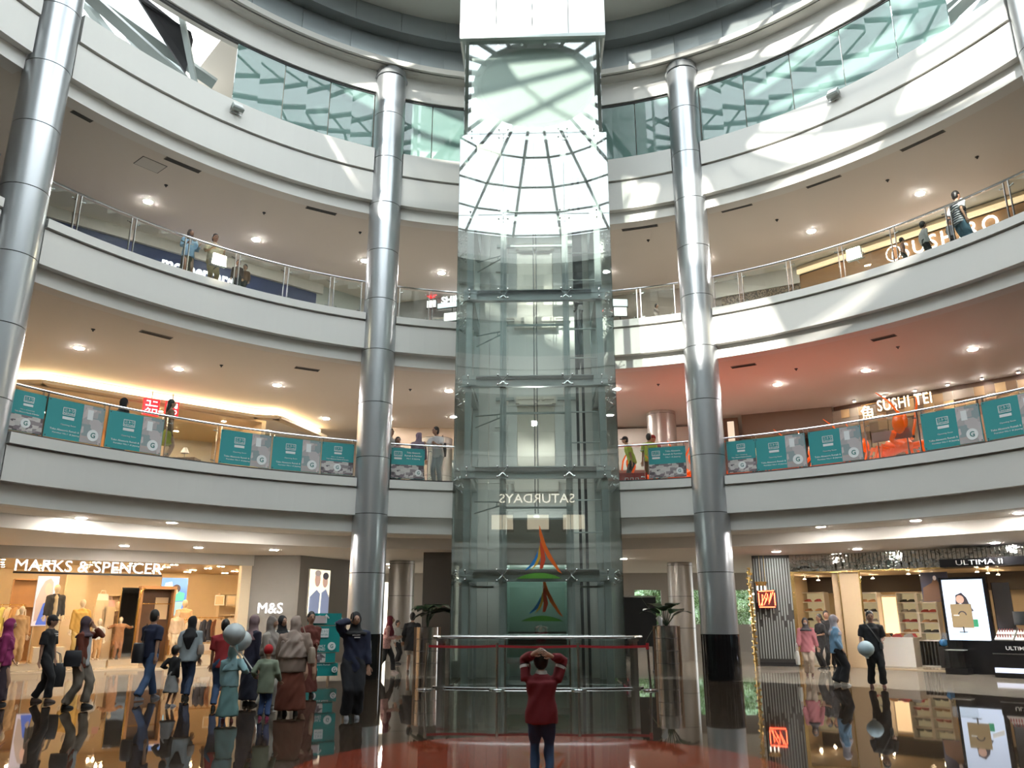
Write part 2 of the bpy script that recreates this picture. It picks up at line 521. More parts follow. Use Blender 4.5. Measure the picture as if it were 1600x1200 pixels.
for k in range(24):
    for j in range(4):
        a0 = 7.5 + 15 * k
        A, B_, C_, D_ = dp(a0, fr[j], .12), dp(a0 + 15, fr[j], .12), dp(a0 + 15, fr[j + 1], .12), dp(a0, fr[j + 1], .12)
        mb = MB(); t = Vector((0, 0, .012))
        mb.add([A, B_, C_, D_, A + t, B_ + t, C_ + t, D_ + t], [(0, 1, 2, 3), (7, 6, 5, 4), (0, 4, 5, 1), (1, 5, 6, 2), (2, 6, 7, 3), (3, 7, 4, 0)])
        mb.build('pane', M_glass_dome if random.random() < 0.5 else M_glass_dome_breaker, dome)  # scattering panes are added at random to break up the sun patches
mb = MB(); mb.prism([(2.45 * K(2 * math.pi * i / 32), 2.65 * S(2 * math.pi * i / 32)) for i in range(32)], 1.50, 1.52)
_hm = mat('hub_opal', (0.72, 0.74, 0.7), 0.6)
_nt = _hm.node_tree; _tl = _nt.nodes.new('ShaderNodeBsdfTranslucent'); _tl.inputs[0].default_value = (.10, .115, .105, 1)
_nt.links.new(_tl.outputs[0], _nt.nodes['Material Output'].inputs[0])
mb.build('hub_cap', _hm, dome)

# ------------------------------------------------------------ columns
def column(a, label):
    p = rp(a, -0.13, 0)
    t = empty('column', (p.x, p.y, 0), label=label, cat='column', group='silver columns round the atrium')
    rad = 0.46
    mb = MB(); mb.ringz([(0, 0, 0, rad + .015, rad + .015), (0, 0, 1.07, rad + .015, rad + .015)], 40); mb.build('granite_base', M_blackgr, t, 40)
    mb = MB(); mb.ringz([(0, 0, 1.07, rad - 0.012, rad - 0.012), (0, 0, 17.6, rad - 0.012, rad - 0.012)], 32); mb.build('core', M_seam, t, 40)
    z = 1.075; n = 0
    while z < 17.5:
        z1 = min(z + 1.5, 17.45)
        mb = MB(); mb.ringz([(0, 0, z, rad, rad), (0, 0, z1 - 0.02, rad, rad)], 40); mb.build('cladding_panel', M_alu, t, 40)
        z += 1.5
    mb = MB(); mb.ringz([(0, 0, 17.44, rad + .04, rad + .04), (0, 0, 17.71, rad - .02, rad - .02)], 40); mb.build('collar', M_alu, t, 40)
    return t
for a, lb in ((-22, 'silver clad column just left of the glass lift'), (22, 'silver clad column just right of the glass lift'),
              (-64.6, 'silver clad column at the left edge of the view'), (64.6, 'silver clad column at the top right corner of the view'),
              (-107, 'silver clad column behind the viewer on the left side'), (107, 'silver clad column behind the viewer on the right side'),
              (-149.6, 'silver clad column at the rear left of the atrium'), (149.6, 'silver clad column at the rear right of the atrium')):
    column(a, lb)
# ------------------------------------------------------------ glass lift
LX, LY, LB = -0.08, 18.75, 21.6
lift = empty('glass_lift', (LX, LY, 0), label='tall glass lift shaft with grey steel frame in the middle of the atrium', cat='lift')
ZB = [2.40, 4.78, 7.04, 9.30, 11.50, 13.90]
PX = [-1.64, -0.79, 0.79, 1.62]
ZT = 14.0
def steel_post(x, y, z0, z1, w=0.15, name='frame_post'):
    mb = MB()   # an I-section: two flanges and a web
    zc, h = (z0 + z1) / 2, z1 - z0
    mb.box((x, y - w / 2, zc), (w, 0.02, h)); mb.box((x, y + w / 2, zc), (w, 0.02, h)); mb.box((x, y, zc), (0.03, w, h))
    return mb.build(name, M_greysteel, lift)
for x in PX: steel_post(x, 0.22, 0, ZT)
for x in (PX[0], PX[3]): steel_post(x, 2.55, 0, ZT)
for z in ZB:
    mb = MB()
    mb.box((0, 0.22 - 0.05, z + 0.13), (3.4, 0.16, 0.02)); mb.box((0, 0.17, z - 0.13), (3.4, 0.16, 0.02)); mb.box((0, 0.22, z), (3.4, 0.03, 0.26))
    mb.build('cross_beam', M_greysteel, lift)
    for x in (PX[0], PX[3]):
        mb = MB()
        mb.box((x, 1.4, z + 0.12), (0.14, 2.25, 0.02)); mb.box((x, 1.4, z - 0.12), (0.14, 2.25, 0.02)); mb.box((x, 1.4, z), (0.025, 2.25, 0.24))
        mb.build('side_beam', M_greysteel, lift)
    # gusset plates at the corners and slender rail brackets
    mb = MB(); mb.box((PX[0] + 0.02, 0.10, z), (0.34, 0.02, 0.30)); mb.build('gusset_plate', M_greysteel, lift)
    mb = MB(); mb.box((PX[3] - 0.02, 0.10, z), (0.34, 0.02, 0.30)); mb.build('gusset_plate', M_greysteel, lift)
    if z > 3:
        for pts_ in ([(PX[0] + .05, 1.9, z - 0.45), (PX[1] - .05, 1.25, z - 0.55)], [(PX[0] + .05, 1.9, z - 0.75), (PX[1] - .05, 1.25, z - 0.62)], [(PX[1] - .2, 1.4, z - 0.53), (PX[1] - .2, 1.4, z - 0.64)],
                     [(PX[2] + .05, 1.3, z - 0.5), (PX[3], 1.3, z - 0.5)], [(PX[2] + .05, 1.3, z - 1.3), (PX[3], 1.3, z - 1.3)]):
            mb = MB(); mb.tube(pts_, 0.02, 6); mb.build('rail_bracket', M_greysteel, lift)
    # spider fittings: chrome cross with four bolts
    for i, x in enumerate(PX):
        mb = MB()
        inner = i in (1, 2)
        for dx, dz in (((-1, -1), (-1, 1), (1, -1), (1, 1)) if inner else ((0, -1), (0, 1))):
            mb.tube([(x, 0.12, z), (x + dx * 0.08, 0.07, z + dz * 0.08), (x + dx * 0.12, 0.03, z + dz * (0.12 if inner else .1))], [0.018, 0.016, 0.012], 6)
            mb.ball((x + dx * 0.12, -0.025, z + dz * (0.12 if inner else .1)), (0.026, 0.02, 0.026), 8, 5)
        mb.build('spider_fitting', M_chrome, lift, 50)
    for sx in (-1, 1):
        for yy in (0.35, 1.5, 2.5):
            mb = MB()
            for dy, dz in ((-1, -1), (-1, 1), (1, -1), (1, 1)):
                mb.tube([(sx * 1.72, yy, z), (sx * 1.84, yy + dy * 0.08, z + dz * 0.09)], [0.016, 0.012], 6)
                mb.ball((sx * 1.88, yy + dy * 0.10, z + dz * 0.11), 0.026, 6, 4)
            mb.build('spider_fitting', M_chrome, lift, 50)
# panes
zz = [0.03] + ZB[:-1] + [13.9, 16.88]
for i in range(len(zz) - 1):
    z0, z1 = zz[i] + 0.008, zz[i + 1] - 0.008
    gm = M_glass_lift if z1 < 11.0 else M_glass_lift_mir
    if i < len(zz) - 2:
        for x0, x1 in ((-1.95, -0.79), (-0.79, 0.79), (0.79, 1.95)):
            mb = MB(); mb.box(((x0 + x1) / 2, 0, (z0 + z1) / 2), (x1 - x0 - 0.012, 0.02, z1 - z0)); mb.build('pane', gm, lift)
        for sx in (-1, 1):
            for y0, y1 in ((0.01, 1.4), (1.4, 2.83)):
                mb = MB(); mb.box((sx * 1.95, (y0 + y1) / 2, (z0 + z1) / 2), (0.02, y1 - y0 - 0.012, z1 - z0)); mb.build('pane', M_glass_lift, lift)
    else:
        mb = MB(); mb.box((0, 0.0, (z0 + z1) / 2), (3.5, 0.02, z1 - z0)); mb.build('pane', M_glass_lift_mir, lift)
        for sx in (-1, 1):
            mb = MB(); mb.box((sx * 1.85, 1.4, (z0 + z1) / 2), (0.02, 2.83, z1 - z0)); mb.build('pane', M_glass_lift, lift)
# translucent white film behind the topmost pane
mb = MB(); mb.box((0, 0.35, 15.45), (3.4, 0.03, 2.8)); mb.build('frosted_backing', mat('frosted_film', (0.66, 0.74, 0.70), 0.3), lift)
# white clad machine room on top
M_wclad = mat('white_cladding', (0.88, 0.88, 0.87), 0.35, coat=0.4)
for i in range(4):
    w = 0.96
    mb = MB(); mb.box((-1.5 * 1.0 + i * 1.0, -0.10, 19.4), (0.985, 0.06, 5.0)); mb.build('cladding_panel', M_wclad, lift)
for sx in (-1, 1):
    mb = MB(); mb.box((sx * 1.98, 1.35, 19.4), (0.06, 2.95, 5.0)); mb.build('cladding_panel', M_wclad, lift)
mb = MB(); mb.box((0, 1.4, 16.93), (3.9, 2.9, 0.06)); mb.box((0, -0.08, 16.9), (4.0, 0.12, 0.10)); mb.build('machine_room_floor', M_greysteel, lift)
for x in (-1.7, -0.95, -0.3, 0.35, 1.0, 1.7):
    mb = MB(); mb.ball((x, 0.1, 16.82), (0.06, 0.05, 0.06), 8, 5); mb.tube([(x, .1, 16.82), (x, .2, 16.9)], .02, 6); mb.build('spider_fitting', M_chrome, lift, 50)
# back wall with seams and landing doors
yb = LB - LY
for i, (x0, x1) in enumerate(((-1.95, -1.3), (-1.3, -0.78), (-0.78, 0.0), (0.0, 0.78), (0.78, 1.25), (1.25, 1.95))):
    zc = 0.0
    for (z0, z1) in ((0, 4.95), (4.95, 9.6), (9.6, 12.6), (12.6, 16.9)):
        if i in (2, 3):
            # leave the door opening
            top = min(z1, z0 + 2.15)
            if z0 < 12: z0b = top
            else: z0b = z0
            if z1 > z0b:
                mb = MB(); mb.box(((x0 + x1) / 2, yb, (z0b + z1) / 2), (x1 - x0 - 0.01, 0.06, z1 - z0b - 0.01)); mb.build('wall_panel', M_shaft, lift)
            if z0 < 12:
                s_ = -1 if i == 2 else 1
                mb = MB(); mb.box((s_ * 0.65, yb, (z0 + top) / 2), (0.26, 0.06, top - z0)); mb.build('wall_panel', M_shaft, lift)
        else:
            mb = MB(); mb.box(((x0 + x1) / 2, yb, (z0 + z1) / 2), (x1 - x0 - 0.01, 0.06, z1 - z0 - 0.01)); mb.build('wall_panel', M_shaft, lift)
M_door = mat('lift_door_steel', (0.60, 0.57, 0.50), 0.30, 0.75, var=0.05, vs=3)
for zf in (0.02, 4.97, 9.62):
    for s_ in (-1, 1):
        mb = MB(); mb.box((s_ * 0.26, yb - 0.02, zf + 1.07), (0.505, 0.04, 2.1)); d = mb.build('landing_door', M_door, lift)
    mb = MB(); mb.box((0, yb - 0.10, zf + 2.28), (1.10, 0.12, 0.20)); mb.box((-0.25, yb - 0.17, zf + 2.16), (0.42, 0.02, 0.05)); mb.box((0.25, yb - 0.17, zf + 2.16), (0.42, 0.02, 0.05))
    mb.tube([(-.5, yb - .18, zf + 2.3), (.5, yb - .18, zf + 2.3)], .02, 6); mb.ball((0.05, yb - .19, zf + 2.28), .06, 8, 5); mb.ball((0.2, yb - .19, zf + 2.28), .05, 8, 5)
    mb.build('door_operator', mat('operator_cream', (0.68, 0.66, 0.58), 0.5), lift)
    mb = MB(); mb.box((-0.85, yb - 0.08, zf + 2.32), (0.5, 0.1, 0.08)); mb.box((0.85, yb - 0.08, zf + 2.32), (0.5, 0.1, 0.08)); mb.build('header_rail', M_greysteel, lift)
    if zf > 1:
        mb = MB(); mb.box((0, yb - 0.14, zf - 0.13), (1.18, 0.22, 0.30)); mb.box((0, yb - 0.16, zf + 0.03), (1.9, 0.06, 0.05)); mb.build('sill_apron', mat('apron_cream', (0.60, 0.59, 0.53), 0.55), lift)
        mb = MB(); mb.box((-1.05, yb - 0.06, zf + 1.7), (0.16, 0.08, 0.36)); mb.build('junction_box', M_shaft, lift)
# running rails, ropes and counterweight guide
for nm, x, y, w, m, z0 in (('guide_rail', 0.86, 1.2, 0.05, M_darksteel, 0), ('guide_rail', -0.86, 1.2, 0.05, M_darksteel, 0), ('counterweight_rail', 1.12, 2.1, 0.045, M_darksteel, 0), ('counterweight_rail', 1.28, 2.1, 0.045, M_darksteel, 0)):
    mb = MB(); mb.box((x, y, (z0 + 13.8) / 2), (w, 0.05, 13.8 - z0)); mb.box((x, y + .03, (z0 + 13.8) / 2), (w * 1.6, 0.015, 13.8 - z0)); mb.build(nm, m, lift)
for x in (-0.03, 0.045):
    mb = MB(); mb.tube([(x, 1.3, 3.95), (x, 1.3, 13.8)], 0.012, 6); mb.build('hoist_rope', M_darksteel, lift)
mb = MB(); mb.box((1.2, 2.05, 10.9), (0.26, 0.14, 2.6)); mb.tube([(1.2, 2.0, 9.6), (1.2, 2.0, 8.4), (1.17, 2.0, 7.9)], [0.09, .1, .03], 8); mb.build('counterweight', M_darksteel, lift)
# lift car parked at the ground floor
car = empty('lift_car', (LX, LY, 0), label='lift car with grey top panel and glass front standing at the ground floor', cat='lift car')
mb = MB(); mb.box((0, 0.50, 3.18), (1.40, 0.05, 1.05)); mb.build('top_fascia', mat('car_panel', (0.34, 0.33, 0.30), 0.35, 0.6), car)
mb = MB(); mb.box((0, 1.35, 3.72), (1.42, 1.7, 0.06)); mb.box((0, 1.3, 3.85), (0.14, 0.14, 0.10)); mb.build('roof', M_greysteel, car)
mb = MB(); mb.box((0, 0.50, 1.60), (1.40, 0.03, 2.0)); mb.build('front_glass', thin_glass('car_glass', (0.72, 0.84, 0.80), 0.12, 1.4), car)
mb = MB(); mb.box((0, 0.50, 0.53), (1.42, 0.06, 0.12)); mb.box((0, 0.50, 0.06), (1.42, 0.06, 0.10)); mb.box((-0.72, 0.5, 1.7), (0.05, 0.08, 3.3)); mb.box((0.72, 0.5, 1.7), (0.05, 0.08, 3.3)); mb.build('frame', M_greysteel, car)
mb = MB(); mb.box((0, 0.56, 1.02), (1.34, 0.03, 0.28)); mb.build('dark_kick_band', M_darksteel, car)
mb = MB(); mb.box((0, 2.18, 1.6), (1.42, 0.04, 3.1)); mb.box((-0.71, 1.35, 1.6), (0.03, 1.65, 3.1)); mb.box((0.71, 1.35, 1.6), (0.03, 1.65, 3.1)); mb.build('car_wall', mat('car_wall_panel', (0.45, 0.55, 0.52), 0.3, 0.4), car)
mb = MB(); mb.box((0, 1.35, 0.05), (1.42, 1.7, 0.08)); mb.build('car_floor', M_darksteel, car)
mb = MB(); mb.tube([(-0.6, 0.62, 0.95), (0.6, 0.62, 0.95)], 0.02, 8); mb.build('handrail', M_steel, car, 40)
mb = MB(); mb.box((0, 1.3, 3.02), (0.8, 0.6, 0.03)); mb.build('ceiling_lamp', mat('car_lamp', (1, 1, 1), emit=(1, 1, .95), es=14), car)
lamp = empty('shaft_lamp', (-0.12, 20.3, 6.30), label='small square work light glowing inside the lift shaft', cat='lamp')
mb = MB(); mb.box((0, 0, 0), (0.13, 0.06, 0.13)); mb.build('housing', M_greysteel, lamp); mb = MB(); mb.box((0, -0.04, 0), (0.11, 0.02, 0.11)); mb.build('lens', M_emit, lamp)
mb = MB(); mb.tube([(0.0, 0.03, 0), (0.05, .3, 0), (0.07, -0.25, 0)], .008, 5); mb.build('clamp', M_darksteel, lamp)

# mall emblem on the glass: sweeping strokes over a green arc (twice: on the shaft glass and on the car glass)
def stroke(pts, name, m, parent):
    # pts: (x, z, halfwidth)
    mb = MB(); n = len(pts)
    L_ = [(x - w, z) for x, z, w in pts]; R_ = [(x + w, z) for x, z, w in pts]
    poly = L_ + list(reversed(R_))
    vs = [(x, -0.004, z) for x, z in poly] + [(x, 0.004, z) for x, z in poly]
    N2 = len(poly); fs = []
    for i in range(n - 1):
        fs.append((i, i + 1, N2 - 2 - i, N2 - 1 - i)); fs.append((N2 + N2 - 1 - i, N2 + N2 - 2 - i, N2 + i + 1, N2 + i))
    for i in range(N2):
        j = (i + 1) % N2; fs.append((j, i, N2 + i, N2 + j))
    mb.add(vs, fs)
    return mb.build(name, m, parent)
C_or = mat('emblem_orange', (0.85, 0.16, 0.02), 0.4); C_rd = mat('emblem_red', (0.70, 0.08, 0.03), 0.4); C_ye = mat('emblem_yellow', (0.75, 0.42, 0.04), 0.4)
C_bl = mat('emblem_blue', (0.02, 0.22, 0.60), 0.4); C_gr = mat('emblem_green', (0.10, 0.32, 0.04), 0.4)
def emblem(loc, sc, label):
    e = empty('emblem', loc, label=label, cat='logo', group='mall emblems on the lift glass')
    stroke([(0.02 * sc, 1.06 * sc, 0.002), (0.05 * sc, 0.86 * sc, 0.035 * sc), (0.12 * sc, 0.60 * sc, 0.05 * sc), (0.26 * sc, 0.32 * sc, 0.055 * sc), (0.46 * sc, 0.02 * sc, 0.03 * sc), (0.52 * sc, -0.03 * sc, 0.002)], 'orange_stroke', C_or, e)
    stroke([(0.03 * sc, 0.72 * sc, 0.002), (0.08 * sc, 0.48 * sc, 0.045 * sc), (0.10 * sc, 0.28 * sc, 0.055 * sc), (0.05 * sc, 0.08 * sc, 0.035 * sc)], 'red_stroke', C_rd, e)
    stroke([(0.02 * sc, 0.60 * sc, 0.002), (0.015 * sc, 0.36 * sc, 0.035 * sc), (-0.06 * sc, 0.18 * sc, 0.03 * sc), (-0.18 * sc, 0.04 * sc, 0.002)], 'yellow_stroke', C_ye, e)
    stroke([(-0.02 * sc, 0.48 * sc, 0.002), (-0.06 * sc, 0.32 * sc, 0.035 * sc), (-0.16 * sc, 0.16 * sc, 0.045 * sc), (-0.30 * sc, 0.05 * sc, 0.02 * sc)], 'blue_stroke', C_bl, e)
    mb = MB(); vs = []; n = 12
    for i in range(n + 1):
        x = (-0.52 + 1.04 * i / n) * sc; h = (0.13 * (1 - (2 * i / n - 1) ** 2)) * sc
        vs += [(x, -0.004, -0.14 * sc), (x, -0.004, -0.139 * sc + h), (x, 0.004, -0.14 * sc), (x, 0.004, -0.139 * sc + h)]
    fs = []
    for i in range(n):
        q = i * 4; fs += [(q, q + 4, q + 5, q + 1), (q + 3, q + 7, q + 6, q + 2), (q + 1, q + 5, q + 7, q + 3), (q + 2, q + 6, q + 4, q)]
    mb.add(vs, fs); mb.build('green_arc', C_gr, e)
    return e
emblem((-0.03, LY - 0.016, 2.46), 1.0, 'large orange and blue swoosh emblem on the shaft glass above the lift car window')
emblem((0.03, LY + 0.46, 1.52), 0.92, 'dimmer swoosh emblem on the lift car window below the large one')

# curved barrier of steel tube and glass in front of the lift
bar = empty('lift_barrier', (LX, 18.4, 0), label='bowed stainless steel and glass barrier in front of the lift', cat='barrier')
bp = [(-2.30, 0.32), (-2.1, 0.10), (-1.4, -0.06), (-0.7, -0.13), (0, -0.15), (0.7, -0.13), (1.4, -0.06), (2.1, 0.10), (2.30, 0.32)]
mb = MB(); mb.tube([(x, y, 1.06) for x, y in bp[1:-1]], 0.036, 10); mb.build('top_rail', M_steel, bar, 40)
mb = MB(); mb.tube([(x, y, 0.02) for x, y in bp[1:-1]], 0.02, 8); mb.build('bottom_rail', M_steel, bar, 40)
for i in range(1, 7):
    (x0, y0), (x1, y1) = bp[i], bp[i + 1]
    d = Vector((x1 - x0, y1 - y0, 0)); a = math.atan2(d.y, d.x)
    mb = MB(); mb.box(((x0 + x1) / 2, (y0 + y1) / 2, 0.52), (d.length - 0.02, 0.012, 0.94), rz=a); mb.build('glass_panel', M_glass_lift, bar)
for i in (1, 3, 5, 7):
    x, y = bp[i]
    if i in (1, 7):
        mb = MB(); mb.box((x, y + 0.02, 0.51), (0.17, 0.05, 1.02)); mb.box((x, y + .03, 1.0), (0.24, 0.12, 0.05)); mb.box((x, y + .03, 0.02), (0.24, 0.12, 0.04)); mb.build('end_post', M_steel, bar)
    else:
        mb = MB(); mb.tube([(x, y + .03, 0), (x, y + .03, 1.03)], 0.022, 8); mb.build('post', M_steel, bar, 40)
for s_ in (0, 8):
    x, y = bp[s_]; x2, y2 = bp[1 if s_ == 0 else 7]
    mb = MB(); mb.tube([(x2, y2, 1.06), (x, y, 1.06)], 0.036, 8); mb.tube([(x2, y2, 0.02), (x, y, 0.02)], 0.02, 8); mb.build('return_rail', M_steel, bar, 40)

# belt stanchions and their red belts
sx_ = [-2.49, -0.94, 0.79, 2.30]
M_belt = mat('red_belt', (0.35, 0.012, 0.018), 0.6)
for i, x in enumerate(sx_):
    nm = ['leftmost', 'second from left', 'third from left', 'rightmost'][i]
    st = empty('stanchion', (x, 18.10, 0), label='%s of the four chrome belt stanchions before the lift' % nm, cat='stanchion', group='belt stanchions before the lift')
    tilt = 0.05 if i == 0 else (-0.03 if i == 3 else 0)
    mb = MB(); mb.ringz([(0, 0, 0, .165, .165), (0, 0, .015, .165, .165), (0, 0, .03, .14, .14), (0, 0, .045, .04, .04)], 24); mb.build('base', M_chrome, st, 40)
    mb = MB(); mb.tube([(0, 0, .03), (tilt, 0, .93)], 0.026, 10); mb.build('pole', M_chrome, st, 40)
    mb = MB(); mb.tube([(tilt, 0, .82), (tilt, 0, .95)], 0.034, 10); mb.build('belt_cassette', M_chrome if i != 3 else M_belt, st, 40)
    if i < 3:
        x2 = sx_[i + 1] - x
        mb = MB(); n = 8; vs = []
        for k in range(n + 1):
            t = k / n; xx = 0.035 + (x2 - 0.07) * t; sg = -0.02 * 4 * t * (1 - t)
            vs += [(xx, -.004, .86 + sg), (xx, -.004, .91 + sg), (xx, .004, .91 + sg), (xx, .004, .86 + sg)]
        fs = []
        for k in range(n):
            q = 4 * k
            for j in range(4): fs.append((q + j, q + (j + 1) % 4, q + 4 + (j + 1) % 4, q + 4 + j))
        mb.add(vs, fs); mb.build('belt', M_belt, st)

for z in (3.98, 6.3, 8.6, 10.8, 13.2):  # fill lights added to brighten the back wall of the shaft
    t = empty('shaft_fill_light', (LX, LY + .42, z), label='slim fill light added behind the shaft frame %s' % {3.98: 'just above the lift car', 6.3: 'at first-floor height', 8.6: 'below the second floor', 10.8: 'at second-floor height', 13.2: 'near the top of the shaft'}[z], cat='light', group='added fill lights in the shaft')
    mb = MB(); mb.box((0, 0, 0), (1.5, .04, .05)); mb.build('housing', M_greysteel, t)
    ld = bpy.data.lights.new('strip', 'AREA'); ld.shape = 'RECTANGLE'; ld.size = 1.4; ld.size_y = .06; ld.energy = 9 if z > 4 else 16; ld.color = (.95, 1, .97)
    lo = bpy.data.objects.new('strip', ld); lo.location = (0, .05, 0); lo.rotation_euler = (R(90), 0, 0); link(lo, t)

for sx in (-1, 1):  # two more added fill lights, for the dark lower side bays
    t = empty('shaft_fill_light', (LX + sx * 1.25, LY + .35, 2.15), label='slim fill light added low in the %s bay of the shaft' % ('left' if sx < 0 else 'right'), cat='light', group='added fill lights in the shaft')
    mb = MB(); mb.box((0, 0, 0), (.5, .04, .05)); mb.build('housing', M_greysteel, t)
    ld = bpy.data.lights.new('strip', 'AREA'); ld.shape = 'RECTANGLE'; ld.size = .5; ld.size_y = .06; ld.energy = 4; ld.color = (.95, 1, .97)
    lo = bpy.data.objects.new('strip', ld); lo.location = (0, .05, 0); lo.rotation_euler = (R(90), 0, 0); link(lo, t)
# ------------------------------------------------------------ railings, posters, ceiling fittings, flood lamps
def nrm(a):
    return math.atan2(S(R(a)) / ARX, K(R(a)) / ARY)
def railing(level, angs, label, small=False):
    z = LV[level]['top']
    mid = (angs[0] + angs[-1]) / 2
    t = empty('glass_railing', tuple(rp(mid, 0.0, z)), label=label, cat='railing', group='balcony railings')
    org = rp(mid, 0.0, z)
    def fin(mb, name, m, sm=0):
        mb.v = [tuple(Vector(v) - org) for v in mb.v]
        return mb.build(name, m, t, sm)
    mb = MB(); mb.tube([rp(a, 0.0, z + 1.05) for a in arange(angs[0] - .4, angs[-1] + .4, 1.5)], 0.028, 8); fin(mb, 'handrail', M_chrome, 40)
    mb = MB(); arc_sweep(mb, angs[0] - .5, angs[-1] + .5, [(-0.12, z), (0.06, z), (0.06, z + .07), (-0.12, z + .07)]); fin(mb, 'base_channel', M_seam)
    for i, a in enumerate(angs):
        n = nrm(a); tv = Vector((K(n), -S(n), 0))
        mb = MB(); p = rp(a, 0.02, z)
        for s_ in (-1, 1):
            if (i == 0 and s_ < 0) or (i == len(angs) - 1 and s_ > 0): continue
            q = p + tv * (0.055 * s_)
            mb.box(q + Vector((0, 0, .55)), (0.016, 0.05, 1.0), rz=-n)
            for zz_ in (0.14, 0.88):
                mb.tube([q + Vector((0, 0, zz_)), q + tv * (0.07 * s_) + Vector((0, 0, zz_ + .02))], 0.012, 5)
                mb.ball(q + tv * (0.09 * s_) + Vector((0, 0, zz_ + .02)), 0.02, 6, 4)
        mb.box(p + Vector((0, 0, .06)), (0.2, 0.1, 0.04), rz=-n)
        fin(mb, 'post', M_steel)
    for i in range(len(angs) - 1):
        mb = MB(); arc_sweep(mb, angs[i] + .35, angs[i + 1] - .35, [(0.0, z + .07), (0.012, z + .07), (0.012, z + .98), (0.0, z + .98)], 3)
        fin(mb, 'glass_panel', M_glass_rail)
    return t
RL = [-62.2, -59, -53.0, -46.8, -40.7, -34.5, -28.5, -24.3]
RR = [24.0, 27.7, 33.9, 40.2, 46.3, 52.4, 58.4, 62.2]
floors = ('first-floor', 'second-floor')
for lv in (0, 1):
    railing(lv, RL, 'curved glass railing of the %s balcony left of the left lift-side column' % floors[lv])
    railing(lv, [-19.6, -15.0, -9.6], 'short glass railing of the %s balcony between column and lift on the left' % floors[lv])
    railing(lv, [9.6, 14.1, 19.2], 'short glass railing of the %s balcony between lift and column on the right' % floors[lv])
    railing(lv, RR, 'curved glass railing of the %s balcony right of the right lift-side column' % floors[lv])
    railing(lv, [67.5, 73.5, 79.5, 85.5], 'glass railing of the %s balcony beyond the column at the right edge' % floors[lv])
    railing(lv, [-85.5, -79.5, -73.5, -67.5], 'glass railing of the %s balcony beyond the column at the left edge' % floors[lv])

M_teal = mat('poster_teal', (0.045, 0.33, 0.34), 0.5)
M_pw = mat('poster_white', (0.85, 0.86, 0.86), 0.5)
M_pink = mat('poster_pale', (0.60, 0.50, 0.50), 0.6)
def photo_mat(name, cols, scale=(3, 3, 3), rot=0.0, dist=0.3):
    m = bpy.data.materials.new(name); m.use_nodes = True
    nt = m.node_tree; b = nt.nodes['Principled BSDF']; b.inputs['Roughness'].default_value = 0.5
    tc = nt.nodes.new('ShaderNodeTexCoord'); mp = nt.nodes.new('ShaderNodeMapping'); mp.inputs['Scale'].default_value = scale
    vo = nt.nodes.new('ShaderNodeTexVoronoi'); vo.distance = 'CHEBYCHEV'; vo.inputs['Scale'].default_value = 2.2
    sp = nt.nodes.new('ShaderNodeSeparateColor')
    cr = nt.nodes.new('ShaderNodeValToRGB'); cr.color_ramp.interpolation = 'CONSTANT'
    while len(cr.color_ramp.elements) < len(cols): cr.color_ramp.elements.new(0.5)
    for i, c in enumerate(cols):
        cr.color_ramp.elements[i].position = i / len(cols); cr.color_ramp.elements[i].color = (*c, 1)
    nt.links.new(tc.outputs['Object'], mp.inputs[0]); nt.links.new(mp.outputs[0], vo.inputs['Vector'])
    nt.links.new(vo.outputs['Color'], sp.inputs[0]); nt.links.new(sp.outputs[0], cr.inputs[0]); nt.links.new(cr.outputs[0], b.inputs['Base Color'])
    MATS[name] = m
    return m
M_ph = photo_mat('poster_photo_room', [(0.45, 0.42, 0.42), (0.55, 0.50, 0.50), (0.30, 0.36, 0.37), (0.62, 0.55, 0.54), (0.50, 0.42, 0.40)], (2.5, 1, 3))
M_ph2 = photo_mat('poster_photo_sofas', [(0.30, 0.26, 0.27), (0.12, 0.10, 0.11), (0.55, 0.52, 0.50), (0.22, 0.18, 0.20), (0.62, 0.58, 0.56)], (4, 1, 6))

